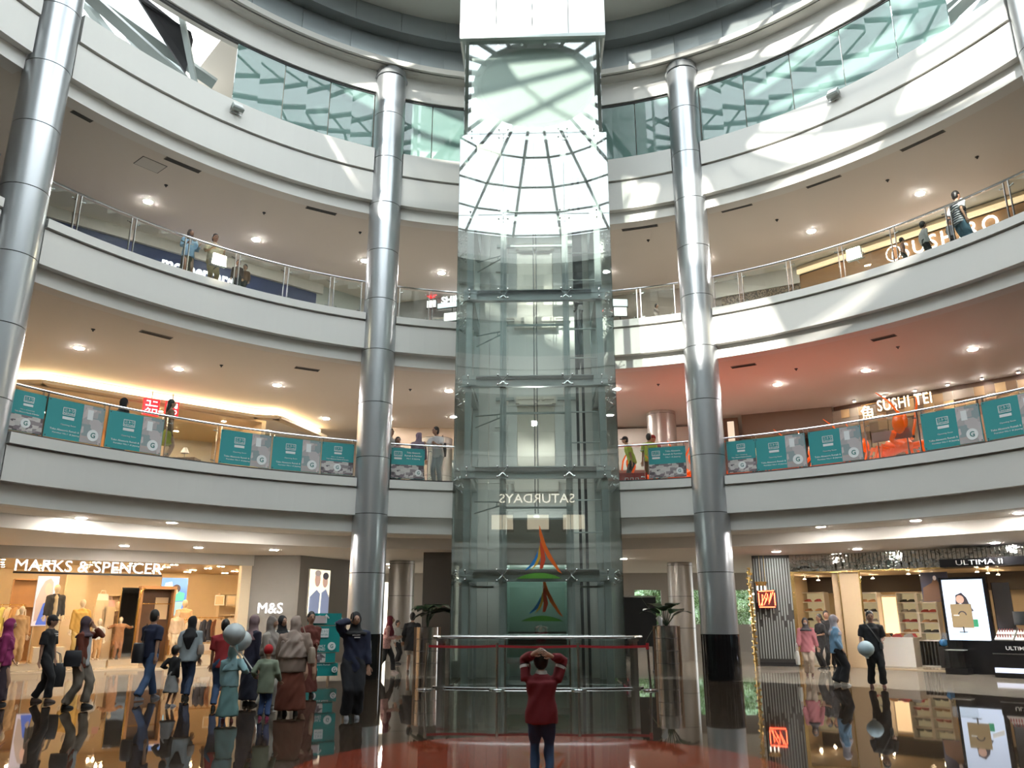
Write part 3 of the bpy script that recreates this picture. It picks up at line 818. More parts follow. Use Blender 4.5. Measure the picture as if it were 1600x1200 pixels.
def poster(a, w, kind, label, z=5.0):
    h = 0.84
    p = rp(a, -0.035, z + 0.52)
    t = empty('poster', tuple(p), rz=-nrm(a), label=label, cat='poster', group='teal furniture posters on the first-floor railing')
    mb = MB(); mb.box((0, 0, 0), (w, 0.012, h)); mb.build('board', M_teal, t)
    f = -0.010
    if kind == 'wide':
        mb = MB(); mb.box((w * 0.30, f, -0.0), (w * 0.38, 0.006, h * 0.98)); mb.build('photo', M_ph, t)
        mb = MB(); mb.box((w * 0.24, f - .005, h * 0.25), (w * 0.10, 0.004, h * .26)); mb.build('picture_frame', M_pw, t)
        lx, lz, s_ = -w * 0.13, h * 0.20, 1.0
        bx, bz, br = w * 0.33, -h * 0.27, 0.125
    elif kind == 'small':
        mb = MB(); mb.box((0, f, -h * .29), (w * 0.99, 0.006, h * 0.40)); mb.build('photo', M_ph2, t)
        lx, lz, s_ = 0.0, h * 0.29, 0.8
        bx, bz, br = 0.0, -h * 0.28, 0.10
    else:
        mb = MB(); mb.box((0, f, -h * .27), (w * 0.99, 0.006, h * 0.44)); mb.build('photo', M_ph2, t)
        lx, lz, s_ = -w * 0.30, h * 0.28, 0.85
        bx, bz, br = w * 0.32, -h * 0.30, 0.09
    # logo: outlined box with katakana over a name line, then a solid plate
    mb = MB(); W_, H_ = 0.25 * s_, 0.15 * s_
    for (x, z_, ww, hh) in ((0, H_ / 2, W_, .012), (0, -H_ / 2, W_, .012), (-W_ / 2, 0, .012, H_), (W_ / 2, 0, .012, H_)):
        mb.box((lx + x, f, lz + 0.02 + z_), (ww, .006, hh))
    mb.box((lx, f, lz - 0.125 * s_), (W_, .006, 0.06 * s_))
    mb.build('logo_box', M_pw, t)
    text('logo_lettering', '\u30cb\u30c8\u30ea', (lx, f, lz + 0.045 * s_), W_ * 0.8, 0.065 * s_, M_pw, t, extrude=0.003, bold=0.01)
    text('logo_lettering', 'NITORI', (lx, f, lz - 0.022 * s_), W_ * 0.85, 0.032 * s_, M_pw, t, extrude=0.003, bold=0.01)
    if kind == 'third':
        for k, (sx2, b_) in enumerate(((0.40, 'Toko Aksesoris'), (0.52, 'Rumah & Furnitur'), (0.40, 'No.1 di Jepang'))):
            text('lettering', b_, (w * 0.16, f, h * 0.36 - k * 0.085), w * sx2, 0.045, M_pw, t, extrude=0.003, bold=0.01)
    elif kind == 'wide':
        text('lettering', 'Opening Soon', (lx + .02, f, -h * 0.13), w * 0.26, 0.04, M_pw, t, extrude=0.003)
        text('lettering', 'Toko Aksesoris Rumah &', (-w * 0.16, f, -h * 0.27), w * 0.50, 0.04, M_pw, t, extrude=0.003, bold=0.008)
        text('lettering', 'Furnitur No.1 di Jepang', (-w * 0.13, f, -h * 0.36), w * 0.46, 0.04, M_pw, t, extrude=0.003, bold=0.008)
    else:
        text('lettering', 'Toko Aksesoris Rumah & Furnitur', (0, f, -h * 0.02), w * 0.7, 0.03, M_pw, t, extrude=0.003, bold=0.008)
        text('lettering', 'No.1 di Jepang', (0, f, h * 0.045), w * 0.4, 0.025, M_pw, t, extrude=0.003, bold=0.008)
    mb = MB(); mb.tube([(bx, f - .012, bz), (bx, f + .004, bz)], br, 24); mb.build('badge', M_pw, t)
    text('badge_letter', 'G', (bx, f - .014, bz), br * 0.8, br * 0.95, mat('badge_green', (0.05, 0.20, 0.18), .5), t, extrude=0.003, bold=0.02)
    mb = MB()
    for (x, z_) in ((-w * .47, h * .46), (w * .47, h * .46), (-w * .47, -h * .46), (w * .47, -h * .46)):
        mb.tube([(x, f - .008, z_), (x, 0.03, z_)], .012, 6)
    mb.build('standoff_bolts', M_darksteel, t)
    return t
def ordn(k): return ['first', 'second', 'third', 'fourth', 'fifth', 'sixth', 'seventh', 'eighth'][k]
def ordw(k): return ['first', 'second', 'third', 'fourth', 'fifth', 'sixth', 'seventh', 'eighth', 'ninth', 'tenth', 'eleventh', 'twelfth', 'thirteenth', 'fourteenth', 'fifteenth', 'sixteenth'][k]
PL = [(-60.6, .72, 'small'), (-56.0, 1.24, 'wide'), (-49.9, 1.28, 'wide'), (-37.6, 1.28, 'wide'), (-31.5, 1.26, 'wide'), (-26.4, .86, 'small')]
for k, (a, w, kd) in enumerate(PL):
    poster(a, w, kd, 'teal furniture poster, %s from the left on the left railing' % ordn(k))
poster(-17.4, 0.92, 'third', 'teal furniture poster on the railing between the left column and the lift')
poster(16.8, 1.0, 'third', 'teal furniture poster on the railing between the lift and the right column')
PR = [(26.1, .74, 'small'), (30.8, 1.26, 'wide'), (37.1, 1.28, 'wide'), (49.4, 1.28, 'wide'), (55.4, 1.26, 'wide'), (60.4, .74, 'small')]
for k, (a, w, kd) in enumerate(PR):
    poster(a, w, kd, 'teal furniture poster, %s from the right column on the right railing' % ordn(k))

# recessed downlights
def downlight(x, y, z, label, r=0.11):
    t = empty('downlight', (x, y, z), label=label, cat='light', group='recessed downlights')
    mb = MB(); mb.ringz([(0, 0, -0.012, r + .03, r + .03), (0, 0, 0.0, r + .035, r + .035)], 20); mb.build('trim_ring', M_pw, t)
    mb = MB(); mb.ringz([(0, 0, -0.02, r, r), (0, 0, -0.011, r, r)], 20); mb.build('lens', M_emit, t)
    return t
g_hi = [(-12.78, 19.63 + .4), (-10.75, 18.6), (-9.05, 19.61), (-7.27, 20.78), (7.22, 21.11), (9.04, 19.79), (10.69, 18.37)]
g_lo = [(-11.6, 22.4), (-9.8, 23.1), (-7.9, 24.0), (7.2, 25.2), (9.3, 24.3), (12.2, 22.3), (-3.5, 28.2), (-5.7, 30.9), (-6.0, 33.0), (2.85, 28.2), (5.9, 33.0)]
side = lambda x: 'left' if x < 0 else 'right'
for i, (x, y) in enumerate(sorted(g_hi)): downlight(x, y, 3.72, 'round downlight in the ground-floor coffer, %s from the left' % ordw(i))
for i, (x, y) in enumerate(sorted(g_lo)): downlight(x, y, 3.40, 'round downlight in the low ground-floor ceiling, %s from the left' % ordw(i))
l1 = [(-12.24, 19.89), (-10.41, 21.86), (-8.09, 23.62), (-2.85, 24.46), (2.45, 24.42), (7.38, 24.08), (9.53, 22.67), (11.64, 20.81), (-7.69, 28.0), (-5.44, 28.2), (-3.05, 27.9), (2.53, 27.8)]
for i, (x, y) in enumerate(sorted(l1)): downlight(x, y, 8.38, 'round downlight in the first-floor ceiling, %s from the left' % ordw(i))
l2 = [(-11.01, 20.05), (-8.76, 22.51), (-5.7, 24.17), (-3.28, 25.23), (2.34, 25.32), (5.55, 24.35), (8.37, 22.53), (10.65, 20.33)]
for i, (x, y) in enumerate(sorted(l2)): downlight(x * 1.012, y * 1.012, 12.93, 'round downlight in the second-floor ceiling, %s from the left' % ordw(i))
# linear air grilles and small sprinklers
def grille(a, off, z, w, label):
    p = rp(a, off, z)
    t = empty('air_grille', tuple(p), rz=-nrm(a), label=label, cat='vent', group='slot air grilles in the ceilings')
    mb = MB(); mb.box((0, 0, -0.008), (w, 0.20, 0.012)); mb.build('frame', mat('grille_grey', (0.22, 0.21, 0.19), .6), t)
    for k in range(3):
        mb = MB(); mb.box((0, -0.055 + 0.055 * k, -0.018), (w * .96, 0.02, 0.014)); mb.build('slat', M_darksteel, t)
gl = [(1, -47.5, .55, .95), (1, -30.0, .55, .9), (1, 14.4, .55, 1.1), (1, 27.5, .5, .9), (1, 38.5, .5, .95), (1, 50.0, .5, 1.1), (1, -59, .5, .5),
      (0, -47.0, 1.2, .8), (0, -29.3, 1.6, .7), (0, 26, 1.3, .7), (0, 42, 1.2, .6), (-1, -56, .5, 1.2), (-1, -25.5, 1.0, 1.0), (-1, 26.5, 1.0, 1.1)]
for i, (lv, a, off, w) in enumerate(gl):
    z = {1: 12.93, 0: 8.38, -1: 3.72}[lv]
    grille(a, off, z, w, 'dark slot grille in the %s ceiling, %s grille from the left' % ({1: 'second-floor', 0: 'first-floor', -1: 'ground-floor'}[lv], ordn(sorted([g[1] for g in gl if g[0] == lv]).index(a))))
p = rp(-50, 1.2, 12.93)
t = empty('access_hatch', tuple(p), rz=-nrm(-50), label='square access hatch in the second-floor ceiling at upper left', cat='hatch')
mb = MB(); mb.box((0, 0, -0.006), (0.62, 0.5, 0.01)); mb.build('panel', M_soff, t); mb = MB(); mb.box((0, 0, -0.003), (0.66, 0.54, 0.006)); mb.build('frame', M_seam, t)
spr = [(1, -36, 1.6), (1, -47, 1.9), (1, -24, 1.4), (1, 15, 1.5), (1, 31, 1.9), (1, 44, 1.7), (0, -52, 2.0), (0, -38, 2.6), (0, -16, 2.6), (0, 15, 2.2), (0, 31, 2.4), (0, 42, 2.2), (1, -21.5, 0.6), (1, 52, 2.4)]
for i, (lv, a, off) in enumerate(spr):
    p = rp(a, off, 12.93 if lv else 8.38)
    t = empty('sprinkler', tuple(p), label='small dark sprinkler in the %s ceiling, %s sprinkler from the left' % ('second-floor' if lv else 'first-floor', ordw(sorted([g[1] for g in spr if g[0] == lv]).index(a))), cat='sprinkler', group='ceiling sprinklers')
    mb = MB(); mb.ringz([(0, 0, -.02, .045, .045), (0, 0, 0, .05, .05)], 10); mb.build('escutcheon', M_darksteel, t); mb = MB(); mb.ringz([(0, 0, -.06, .02, .02), (0, 0, -.02, .015, .015)], 8); mb.build('nozzle', M_darksteel, t)

# flood lamps clamped to the balcony fronts
M_flood = mat('flood_glow', (1, 1, 1), emit=(1.0, 0.86, 0.50), es=110.0)
M_floodoff = mat('flood_white', (0.9, 0.9, 0.88), 0.3)
def flood(a, off, z, on, label, tilt):
    p = rp(a, off, z)
    t = empty('flood_lamp', tuple(p), rz=-nrm(a), label=label, cat='lamp', group='flood lamps on the balcony fronts')
    w = 0.30 if not on else 0.38
    mb = MB(); mb.box((0, -0.05, 0), (w, 0.10, w * .8), rx=tilt, tap=0.9); mb.build('housing', M_greysteel, t)
    mb = MB(); c_ = Vector((0, -0.105, 0)); c_.rotate(Matrix.Rotation(tilt, 3, 'X'))
    mb.box((0, -0.05 + c_.y + .05, c_.z), (w * .86, 0.012, w * .66), rx=tilt); mb.build('lens', M_flood if on else M_floodoff, t)
    mb = MB(); mb.tube([(-w * .55, -.03, 0), (-w * .55, .04, -.14), (w * .55, .04, -.14), (w * .55, -.03, 0)], .012, 5); mb.tube([(0, .04, -.14), (0, 0.2, -.16)], .015, 5); mb.build('bracket', M_steel, t)
    if on:
        ld = bpy.data.lights.new('flood_beam', 'SPOT'); ld.energy = 420; ld.color = (1, .88, .6); ld.spot_size = R(120); ld.shadow_soft_size = .12
        lo = bpy.data.objects.new('beam', ld); lo.location = (0, -0.2, 0); lo.rotation_euler = (R(70), 0, 0); link(lo, t)
flood(-43.4, -0.20, 10.22, True, 'glowing warm flood lamp on the left second-floor railing', 0.0)
flood(42.2, -0.20, 10.22, True, 'glowing warm flood lamp on the right second-floor railing', 0.0)
flood(-43.5, -0.42, 14.60, False, 'square white flood lamp on the top fascia at upper left', -0.6)
flood(42.5, -0.42, 14.75, False, 'square white flood lamp on the top fascia at upper right', -0.6)
# ------------------------------------------------------------ shops and walls behind the balconies
_f = CAM_F
def ray(px, py):
    u = px - 800; v = 600 - py
    y = _f * K(CAM_P) - v * S(CAM_P); z = _f * S(CAM_P) + v * K(CAM_P)
    return Vector((u * K(CAM_Y) - y * S(CAM_Y), u * S(CAM_Y) + y * K(CAM_Y), z))
def fat(F, px, py, v=0.0):
    # where a sight line meets the plane v = const of a shop frame: (u, z)
    r = ray(px, py)
    o = Vector((0, 0)) - F.A
    ov, rv = o.dot(F.v), r.x * F.v.x + r.y * F.v.y
    t = (v - ov) / rv
    return (o.dot(F.u) + t * (r.x * F.u.x + r.y * F.u.y), CAM_H + t * r.z)
def faceto(F):
    return F.rz if F.sg > 0 else F.rz + math.pi
def struct_box(name, F, u0, u1, v0, v1, z0, z1, m):
    mb = MB(); F.box(mb, u0, u1, v0, v1, z0, z1); return tag(mb.build(name, m), kind='structure')
def area(name, loc, size, power, colr, rot=(0, 0, 0), sy=None):
    d = bpy.data.lights.new(name, 'AREA'); d.energy = power; d.color = colr; d.size = size
    if sy: d.shape = 'RECTANGLE'; d.size_y = sy
    o = bpy.data.objects.new(name, d); o.location = loc; o.rotation_euler = rot
    return link(o)

WARM = (1.0, 0.70, 0.40)
M_cream = mat('shop_cream_paint', (0.62, 0.50, 0.34), 0.6, var=0.03)
M_hdr = mat('shop_header_grey', (0.42, 0.39, 0.34), 0.55)
M_gwall = mat('grey_shop_wall', (0.22, 0.20, 0.175), 0.6, var=0.03)
M_shopfl = mat('shop_floor_cream', (0.60, 0.50, 0.36), 0.15, var=0.04)
M_letter = mat('sign_letters_lit', (1, 1, 1), emit=(1.0, 0.97, 1.0), es=1.7)
M_wood = mat('shop_wood', (0.36, 0.20, 0.09), 0.45, var=0.15, vs=3)
M_dkwood = mat('dark_wood', (0.10, 0.055, 0.03), 0.5, var=0.15, vs=3)
M_gold = mat('brass', (0.80, 0.55, 0.22), 0.25, 1.0)

# ---- clothing store on the ground floor, left
FM = Frame((-16, 21.4), (-9.3, 26.2))
LM = FM.L
struct_box('trim_10', FM, -4, LM + 0.05, -0.05, 0.25, 3.06, 3.41, M_hdr)
UE = fat(FM, 381, 950, 7)[0]
struct_box('floor', FM, -4, UE, .27, 7, 0.0, 0.04, M_shopfl)
struct_box('floor', FM, -4, LM, -0.02, .27, 0.0, 0.04, M_shopfl)
struct_box('ceiling', FM, -4, UE, 0.26, 7, 3.10, 3.16, M_cream)
struct_box('wall_shop_back', FM, -4, UE, 7, 7.1, 0, 3.2, M_cream)
_a, _b = FM.p(LM - .12, .26, 0), FM.p(UE, 7, 0)
FMR = Frame((_a.x, _a.y), (_b.x, _b.y))
struct_box('wall_shop_right', FMR, 0, FMR.L, 0, .08, 0, 3.12, M_cream)
struct_box('trim_14', FM, LM - .32, LM, -.05, .26, 0, 3.06, M_cream)
struct_box('wall_shop_left', FM, -4.1, -4, -0.04, 7, 0, 3.12, M_cream)
struct_box('wall_shop_pier', FM, 3.35, 3.95, 3.4, 3.8, 0, 3.1, M_cream)
random.seed(3)
for i in range(36):
    u = -1 + 1.2 * (i % 9) + random.uniform(-.15, .15); v = 0.9 + 1.4 * (i // 9)
    if u > LM - .4 + .29 * v: continue
    q = FM.p(u, v, 3.10)
    t = empty('spot_lamp', tuple(q), rz=FM.rz, label='small twin spot in the left shop ceiling, %s row back, %s from the left' % (ordn(i // 9), ordw(i % 9)), cat='light', group='ceiling spots in the left shop')
    mb = MB(); mb.box((0, 0, -.02), (.26, .09, .03)); mb.build('housing', M_hdr, t)
    mb = MB(); mb.box((-.07, 0, -.04), (.07, .06, .012)); mb.box((.07, 0, -.04), (.07, .06, .012)); mb.build('lens', M_emit_warm, t)
# sign letters on a dark bar
sg = empty('shop_sign', tuple(FM.p(3.6, -0.18, 2.86)), rz=faceto(FM), label='glowing white capital letters over the left shop entrance', cat='sign')
u0, z0 = fat(FM, 22, 893, -0.18); u1, z1 = fat(FM, 252, 897, -0.18); _, zt = fat(FM, 22, 873, -0.18)
text('letters', 'MARKS & SPENCER', ((u0 + u1) / 2 - 3.6, 0, 0.01), u1 - u0, 0.31, M_letter, sg, extrude=0.02, bold=0.0)
mb = MB(); mb.box(((u0 + u1) / 2 - 3.6, 0.02, -0.19), (u1 - u0 + 0.05, 0.08, 0.05)); mb.build('support_bar', M_black, sg)
# grey wall with the small logo, and the receding wall with the light box
FB = Frame((-9.3, 26.2), (-7.75, 26.3))
struct_box('wall_left_pier', FB, 0, FB.L, 0, 0.25, 0, 3.41, M_gwall)
FC = Frame((-7.75, 26.3), (-6.35, 29.8))
mb = MB(); FC.box(mb, 0, FC.L, 0, 0.25, 0, 3.41); tag(mb.build('wall_left_return', M_gwall), kind='structure')
s2 = empty('shop_logo', tuple(FB.p(0.72, -0.04, 1.75)), rz=faceto(FB), label='small backlit logo letters on the grey wall right of the left shop', cat='sign')
text('letters', 'M&S', (0.0, -.03, 0.0), 0.78, 0.32, mat('soft_letters', (1, 1, 1), emit=(1, 1, 1), es=1.6), s2, extrude=0.02, bold=0.0)
mb = MB(); mb.box((0, .01, -.2), (.8, .02, .02)); mb.build('mounting_rail', M_gwall, s2)

def figure_print(t, parts):
    # flat printed shapes on a poster: (material, polygon of x,z) in poster space
    for i_, (nm, m, poly) in enumerate(parts):
        mb = MB(); n = len(poly)
        vs = [(x, -0.012 - .004 * i_, z) for x, z in poly] + [(x, -0.006, z) for x, z in poly]
        fs = [tuple(range(n)), tuple(reversed(range(n, 2 * n)))] + [((i + 1) % n, i, n + i, n + (i + 1) % n) for i in range(n)]
        mb.add(vs, fs); mb.build(nm, m, t)
def ell(cx, cz, rx, rz_, n=12, a0=0):
    return [(cx + rx * K(2 * math.pi * i / n + a0), cz + rz_ * S(2 * math.pi * i / n + a0)) for i in range(n)]
def lit(name, c, es=.55):
    return mat(name, c, 0.4, emit=c, es=es)
P_bg = lit('print_pale', (0.75, 0.72, 0.85)); P_hair = lit('print_blonde', (0.50, 0.42, 0.38)); P_skin = lit('print_skin', (0.75, 0.48, 0.38)); P_blue = lit('print_blue', (0.08, 0.16, 0.62))
P_sky = lit('print_sky_blue', (0.10, 0.25, 0.75)); P_teal = lit('print_teal', (0.10, 0.55, 0.50)); P_lt = lit('print_light_blue', (0.35, 0.62, 0.80)); P_dk = lit('print_dark', (0.06, 0.05, 0.06)); P_wh = lit('print_white', (0.9, 0.9, 0.88))
P_yel = lit('print_warm_white', (0.95, 0.85, 0.62), 1.3); P_shirt = lit('print_denim', (0.28, 0.33, 0.50)); P_green = lit('print_green', (0.05, 0.35, 0.18))
def lightbox(F, x0, x1, y0, y1, v, label, bgm, parts_fn, cat='poster', stand=True):
    ua, zb = fat(F, x0, y1, v); ub, _ = fat(F, x1, y1, v); _, zt = fat(F, (x0 + x1) / 2, y0, v)
    w, h = abs(ub - ua), abs(zt - zb)
    t = empty('poster', tuple(F.p((ua + ub) / 2, v, (zb + zt) / 2)), rz=faceto(F), label=label, cat=cat)
    mb = MB(); mb.box((0, 0.03, 0), (w + .03, .05, h + .03)); mb.build('frame', M_hdr, t)
    mb = MB(); mb.box((0, 0, 0), (w, .012, h)); mb.build('backlit_print', bgm, t)
    figure_print(t, parts_fn(w, h))
    if stand:
        mb = MB(); zc = (zb + zt) / 2
        if zb > .3:
            mb.tube([(-w * .4, .04, -h / 2), (-w * .4, .04, -zc + .05)], .02, 6); mb.tube([(w * .4, .04, -h / 2), (w * .4, .04, -zc + .05)], .02, 6)
            mb.build('stand_legs', M_hdr, t)
    return t
lightbox(FM, 48, 82, 900, 978, 2.0, 'tall backlit poster of a blonde person in a blue top', P_bg, lambda w, h: [
    ('hair', P_hair, [(-.15 * w, .40 * h), (.1 * w, .46 * h), (.25 * w, .38 * h), (.3 * w, .1 * h), (-.05 * w, -.35 * h), (-.42 * w, -.42 * h), (-.45 * w, 0), (-.3 * w, .25 * h)]),
    ('face', P_skin, ell(.05 * w, .24 * h, .17 * w, .12 * h)), ('neck', P_skin, [(0, .16 * h), (.16 * w, .16 * h), (.2 * w, 0), (0, -.02 * h)]),
    ('top', P_blue, [(-.1 * w, -.06 * h), (.2 * w, 0.02 * h), (.48 * w, .0), (.48 * w, -.48 * h), (-.32 * w, -.48 * h)])])
lightbox(FM, 247, 288, 903, 962, 4.2, 'blue backlit poster of an embracing couple in teal and pale blue', P_sky, lambda w, h: [
    ('pale_hair', P_wh, [(-.48 * w, .0), (-.35 * w, .36 * h), (-.12 * w, .40 * h), (-.02 * w, .05 * h), (-.2 * w, -.1 * h)]),
    ('dark_hair', P_dk, ell(.08 * w, .22 * h, .16 * w, .11 * h)), ('face', P_skin, ell(.03 * w, .13 * h, .12 * w, .09 * h)),
    ('teal_sleeve', P_teal, [(-.2 * w, -.1 * h), (.2 * w, .14 * h), (.42 * w, .1 * h), (.4 * w, -.1 * h), (.1 * w, -.12 * h), (-.05 * w, -.3 * h), (-.12 * w, -.48 * h), (-.24 * w, -.48 * h)]),
    ('pale_jeans', P_lt, [(0, -.14 * h), (.38 * w, -.12 * h), (.3 * w, -.49 * h), (-.1 * w, -.49 * h)])])
lightbox(FC, 480, 512, 890, 962, -0.06, 'backlit poster of two people in denim shirts on the receding grey wall', P_yel, lambda w, h: [
    ('face', P_skin, ell(-.12 * w, .28 * h, .14 * w, .16 * h)), ('face', P_skin, ell(.26 * w, .25 * h, .13 * w, .14 * h)),
    ('hair', P_hair, ell(-.12 * w, .42 * h, .15 * w, .07 * h)), ('hair', P_dk, ell(.27 * w, .37 * h, .14 * w, .08 * h)),
    ('shirt', P_shirt, [(-.48 * w, -.48 * h), (-.46 * w, -.1 * h), (-.15 * w, .06 * h), (.02 * w, -.02 * h), (-.02 * w, -.48 * h)]),
    ('shirt', P_shirt, [(.08 * w, -.48 * h), (.1 * w, 0), (.3 * w, .08 * h), (.47 * w, -.1 * h), (.47 * w, -.48 * h)])], stand=False)
# niche with clothes, tall mirror, platforms and shelves
def fbox_thing(name, F, px0, px1, py0, py1, v, depth, m, label, cat, z_floor=None):
    ua, zb = fat(F, px0, py1, v); ub, _ = fat(F, px1, py1, v); _, zt = fat(F, (px0 + px1) / 2, py0, v)
    if z_floor is not None: zb = z_floor
    return ua, ub, zb, zt
ua, ub, zb, zt = fbox_thing('n', FM, 210, 262, 918, 1030, 3.2, 1, None, '', '', 0.04)
t = empty('wardrobe_niche', tuple(FM.p((ua + ub) / 2, 3.2, zb)), rz=faceto(FM), label='brown open wardrobe niche with clothes in the middle of the left shop', cat='cabinet')
w, h = ub - ua, zt - zb
mb = MB(); mb.box((0, .55, h / 2), (w, .04, h)); mb.build('back_panel', M_dkwood, t)
mb = MB(); mb.box((-w / 2, .28, h / 2), (.06, .56, h)); mb.build('side_panel', M_wood, t)
mb = MB(); mb.box((w / 2, .28, h / 2), (.06, .56, h)); mb.build('side_panel', M_wood, t)
mb = MB(); mb.box((0, .28, h), (w + .1, .6, .1)); mb.build('top_panel', M_wood, t)
mb = MB(); mb.box((w * .2, .45, h * .72), (w * .4, .03, h * .3)); mb.build('cream_board', M_cream, t)
mb = MB(); mb.tube([(-w / 2, .2, h * .78), (w / 2, .2, h * .78)], .015, 6); mb.build('hanging_rail', M_gold, t)
ua, ub, zb, zt = fbox_thing('n', FM, 176, 204, 918, 1035, 2.4, 1, None, '', '', 0.04)
t = empty('standing_mirror', tuple(FM.p((ua + ub) / 2, 2.4, zb)), rz=faceto(FM), label='tall mirror with a curved brass edge beside the wardrobe niche', cat='mirror')
w, h = ub - ua, zt - zb
mb = MB(); mb.box((0, .03, h / 2), (w, .04, h)); mb.build('glass', mat('mirror_glass', (.7, .72, .75), .03, 1.0), t)
mb = MB(); mb.tube([(w / 2 + .02, 0, 0), (w / 2 + .02, 0, h * .85), (w / 2 + .06, 0, h * .95), (w / 2 + .16, 0, h)], .03, 8); mb.tube([(-w / 2, 0, 0), (-w / 2, 0, h)], .015, 6); mb.build('brass_edge', M_gold, t)
for (px0, px1, v, hh, lb) in ((0, 60, .5, .16, 'low cream display podium at the far left of the shop front'), (62, 165, .9, .20, 'low cream display podium under the mannequins'), (168, 216, 1.6, .16, 'low round-edged podium under the mirror'), (268, 358, .7, .26, 'cream display podium at the right of the shop front')):
    ua, _ = fat(FM, px0, 1040, v); ub, _ = fat(FM, px1, 1040, v)
    t = empty('podium', tuple(FM.p((ua + ub) / 2, v + .5, 0.04)), rz=faceto(FM), label=lb, cat='podium', group='display podiums of the left shop')
    mb = MB(); mb.box((0, 0, hh / 2), (ub - ua, 1.0, hh)); mb.build('body', M_cream, t); mb = MB(); mb.box((0, 0, hh + .012), (ub - ua + .03, 1.03, .024)); mb.build('top', M_shopfl, t)
def shelf_unit(F, px0, px1, py0, py1, v, label, nsh=4, m=M_cream, depth=.35, floor=0.04, backm=None):
    ua, ub, zb, zt = fbox_thing('n', F, px0, px1, py0, py1, v, 1, None, '', '', floor)
    if ub < ua: ua, ub = ub, ua
    t = empty('shelf_unit', tuple(F.p((ua + ub) / 2, v, zb)), rz=faceto(F), label=label, cat='shelf')
    w, h = ub - ua, zt - zb
    for s_ in (-1, 1):
        mb = MB(); mb.box((s_ * w / 2, depth / 2, h / 2), (.04, depth, h)); mb.build('side_panel', m, t)
    mb = MB(); mb.box((0, depth, h / 2), (w, .03, h)); mb.build('back_panel', backm or m, t)
    for k in range(nsh + 1):
        mb = MB(); mb.box((0, depth / 2, h * k / nsh), (w, depth, .035)); mb.build('shelf', m, t)
    return t, w, h
def garment(F, u, v, ztop, ln, c, label, group, wd=0.42, long=False, ang=0.0):
    t = empty('garment', tuple(F.p(u, v, ztop)), rz=faceto(F) + ang, label=label, cat='garment', group=group)
    mt = mat('cloth_%02d_%02d_%02d' % tuple(int(x * 99) for x in c), c, 0.85, var=0.08)
    mb = MB()
    secs = [(0, 0, -.02, .05, .02), (0, 0, -.06, wd * .35, .035), (0, 0, -.12, wd * .46, .05), (0, 0, -ln * .5, wd * .40, .05), (0, 0, -ln, wd * .44, .055)]
    mb.ringz(list(reversed(secs)), 10); mb.build('body', mt, t, 60)
    for s_ in (-1, 1):
        mb = MB(); mb.tube([(s_ * wd * .40, 0, -.09), (s_ * wd * .55, .0, -.3), (s_ * wd * .56, 0, -.58 if long else -.34)], [.05, .045, .035], 7); mb.build('sleeve', mt, t, 60)
    mb = MB(); mb.tube([(-wd * .35, 0, -.06), (0, 0, 0), (wd * .35, 0, -.06)], .008, 5); mb.tube([(0, 0, 0), (0, 0, .05), (.02, 0, .07)], .005, 5); mb.build('hanger', M_gold, t)
    return t
def rack(F, px0, px1, pytop, v, cols, label, group, ln=.75, floor=.04):
    ua, zt = fat(F, px0, pytop, v); ub, _ = fat(F, px1, pytop, v)
    t = empty('clothes_rail', tuple(F.p((ua + ub) / 2, v, floor)), rz=faceto(F), label=label, cat='clothes rail')
    w = ub - ua; h = zt - floor
    mb = MB(); mb.tube([(-w / 2, 0, h), (w / 2, 0, h)], .015, 6); mb.build('rail', M_gold, t)
    for s_ in (-1, 1):
        mb = MB(); mb.tube([(s_ * w / 2, 0, .02), (s_ * w / 2, 0, h)], .015, 6); mb.tube([(s_ * w / 2, -.25, .02), (s_ * w / 2, .25, .02)], .018, 6); mb.build('leg', M_gold, t)
    n = len(cols)
    for i, (c, cn) in enumerate(cols):
        garment(F, ua + w * (i + .5) / n, v, zt - .05, ln, c, '%s garment, %s on %s' % (cn, ordn(i) + ' from the left', group), group, wd=min(.42, w / n * 1.5), long=i % 2 == 0, ang=R(35))
CR = (0.62, 0.50, 0.36); TN = (0.45, 0.27, 0.12); PK = (0.68, 0.42, 0.40); NV = (0.04, 0.05, 0.08); BR = (0.20, 0.09, 0.05); YL = (0.62, 0.60, 0.20); WH = (0.7, 0.66, 0.6); OC = (0.55, 0.33, 0.10); MR = (.25, .05, .05)
rack(FM, 268, 300, 968, 2.2, [(CR, 'cream'), (OC, 'ochre'), (CR, 'sand')], 'brass clothes rail with cream garments right of the niche', 'the cream rail')
rack(FM, 298, 350, 965, 3.0, [(PK, 'pink'), (WH, 'white'), (NV, 'dark denim'), (NV, 'navy'), (BR, 'brown'), (NV, 'black')], 'brass clothes rail with pink and dark garments at right', 'the dark rail')
rack(FM, 0, 40, 945, 4.0, [(YL, 'yellow-green'), (CR, 'cream'), (TN, 'tan'), (WH, 'white')], 'clothes rail at the far left of the shop', 'the far left rail')
rack(FM, 150, 182, 955, 4.4, [(BR, 'brown'), (WH, 'white'), (PK, 'pale pink'), (MR, 'maroon')], 'clothes rail behind the child mannequin', 'the middle rail')
rack(FM, 92, 112, 970, 3.6, [(CR, 'cream'), (BR, 'brown')], 'short clothes rail behind the black jacket mannequin', 'the short rail')
t_, w, h = shelf_unit(FM, 334, 376, 928, 1040, 4.5, 'cream wall shelf with framed prints and hats at right of the left shop', 3)
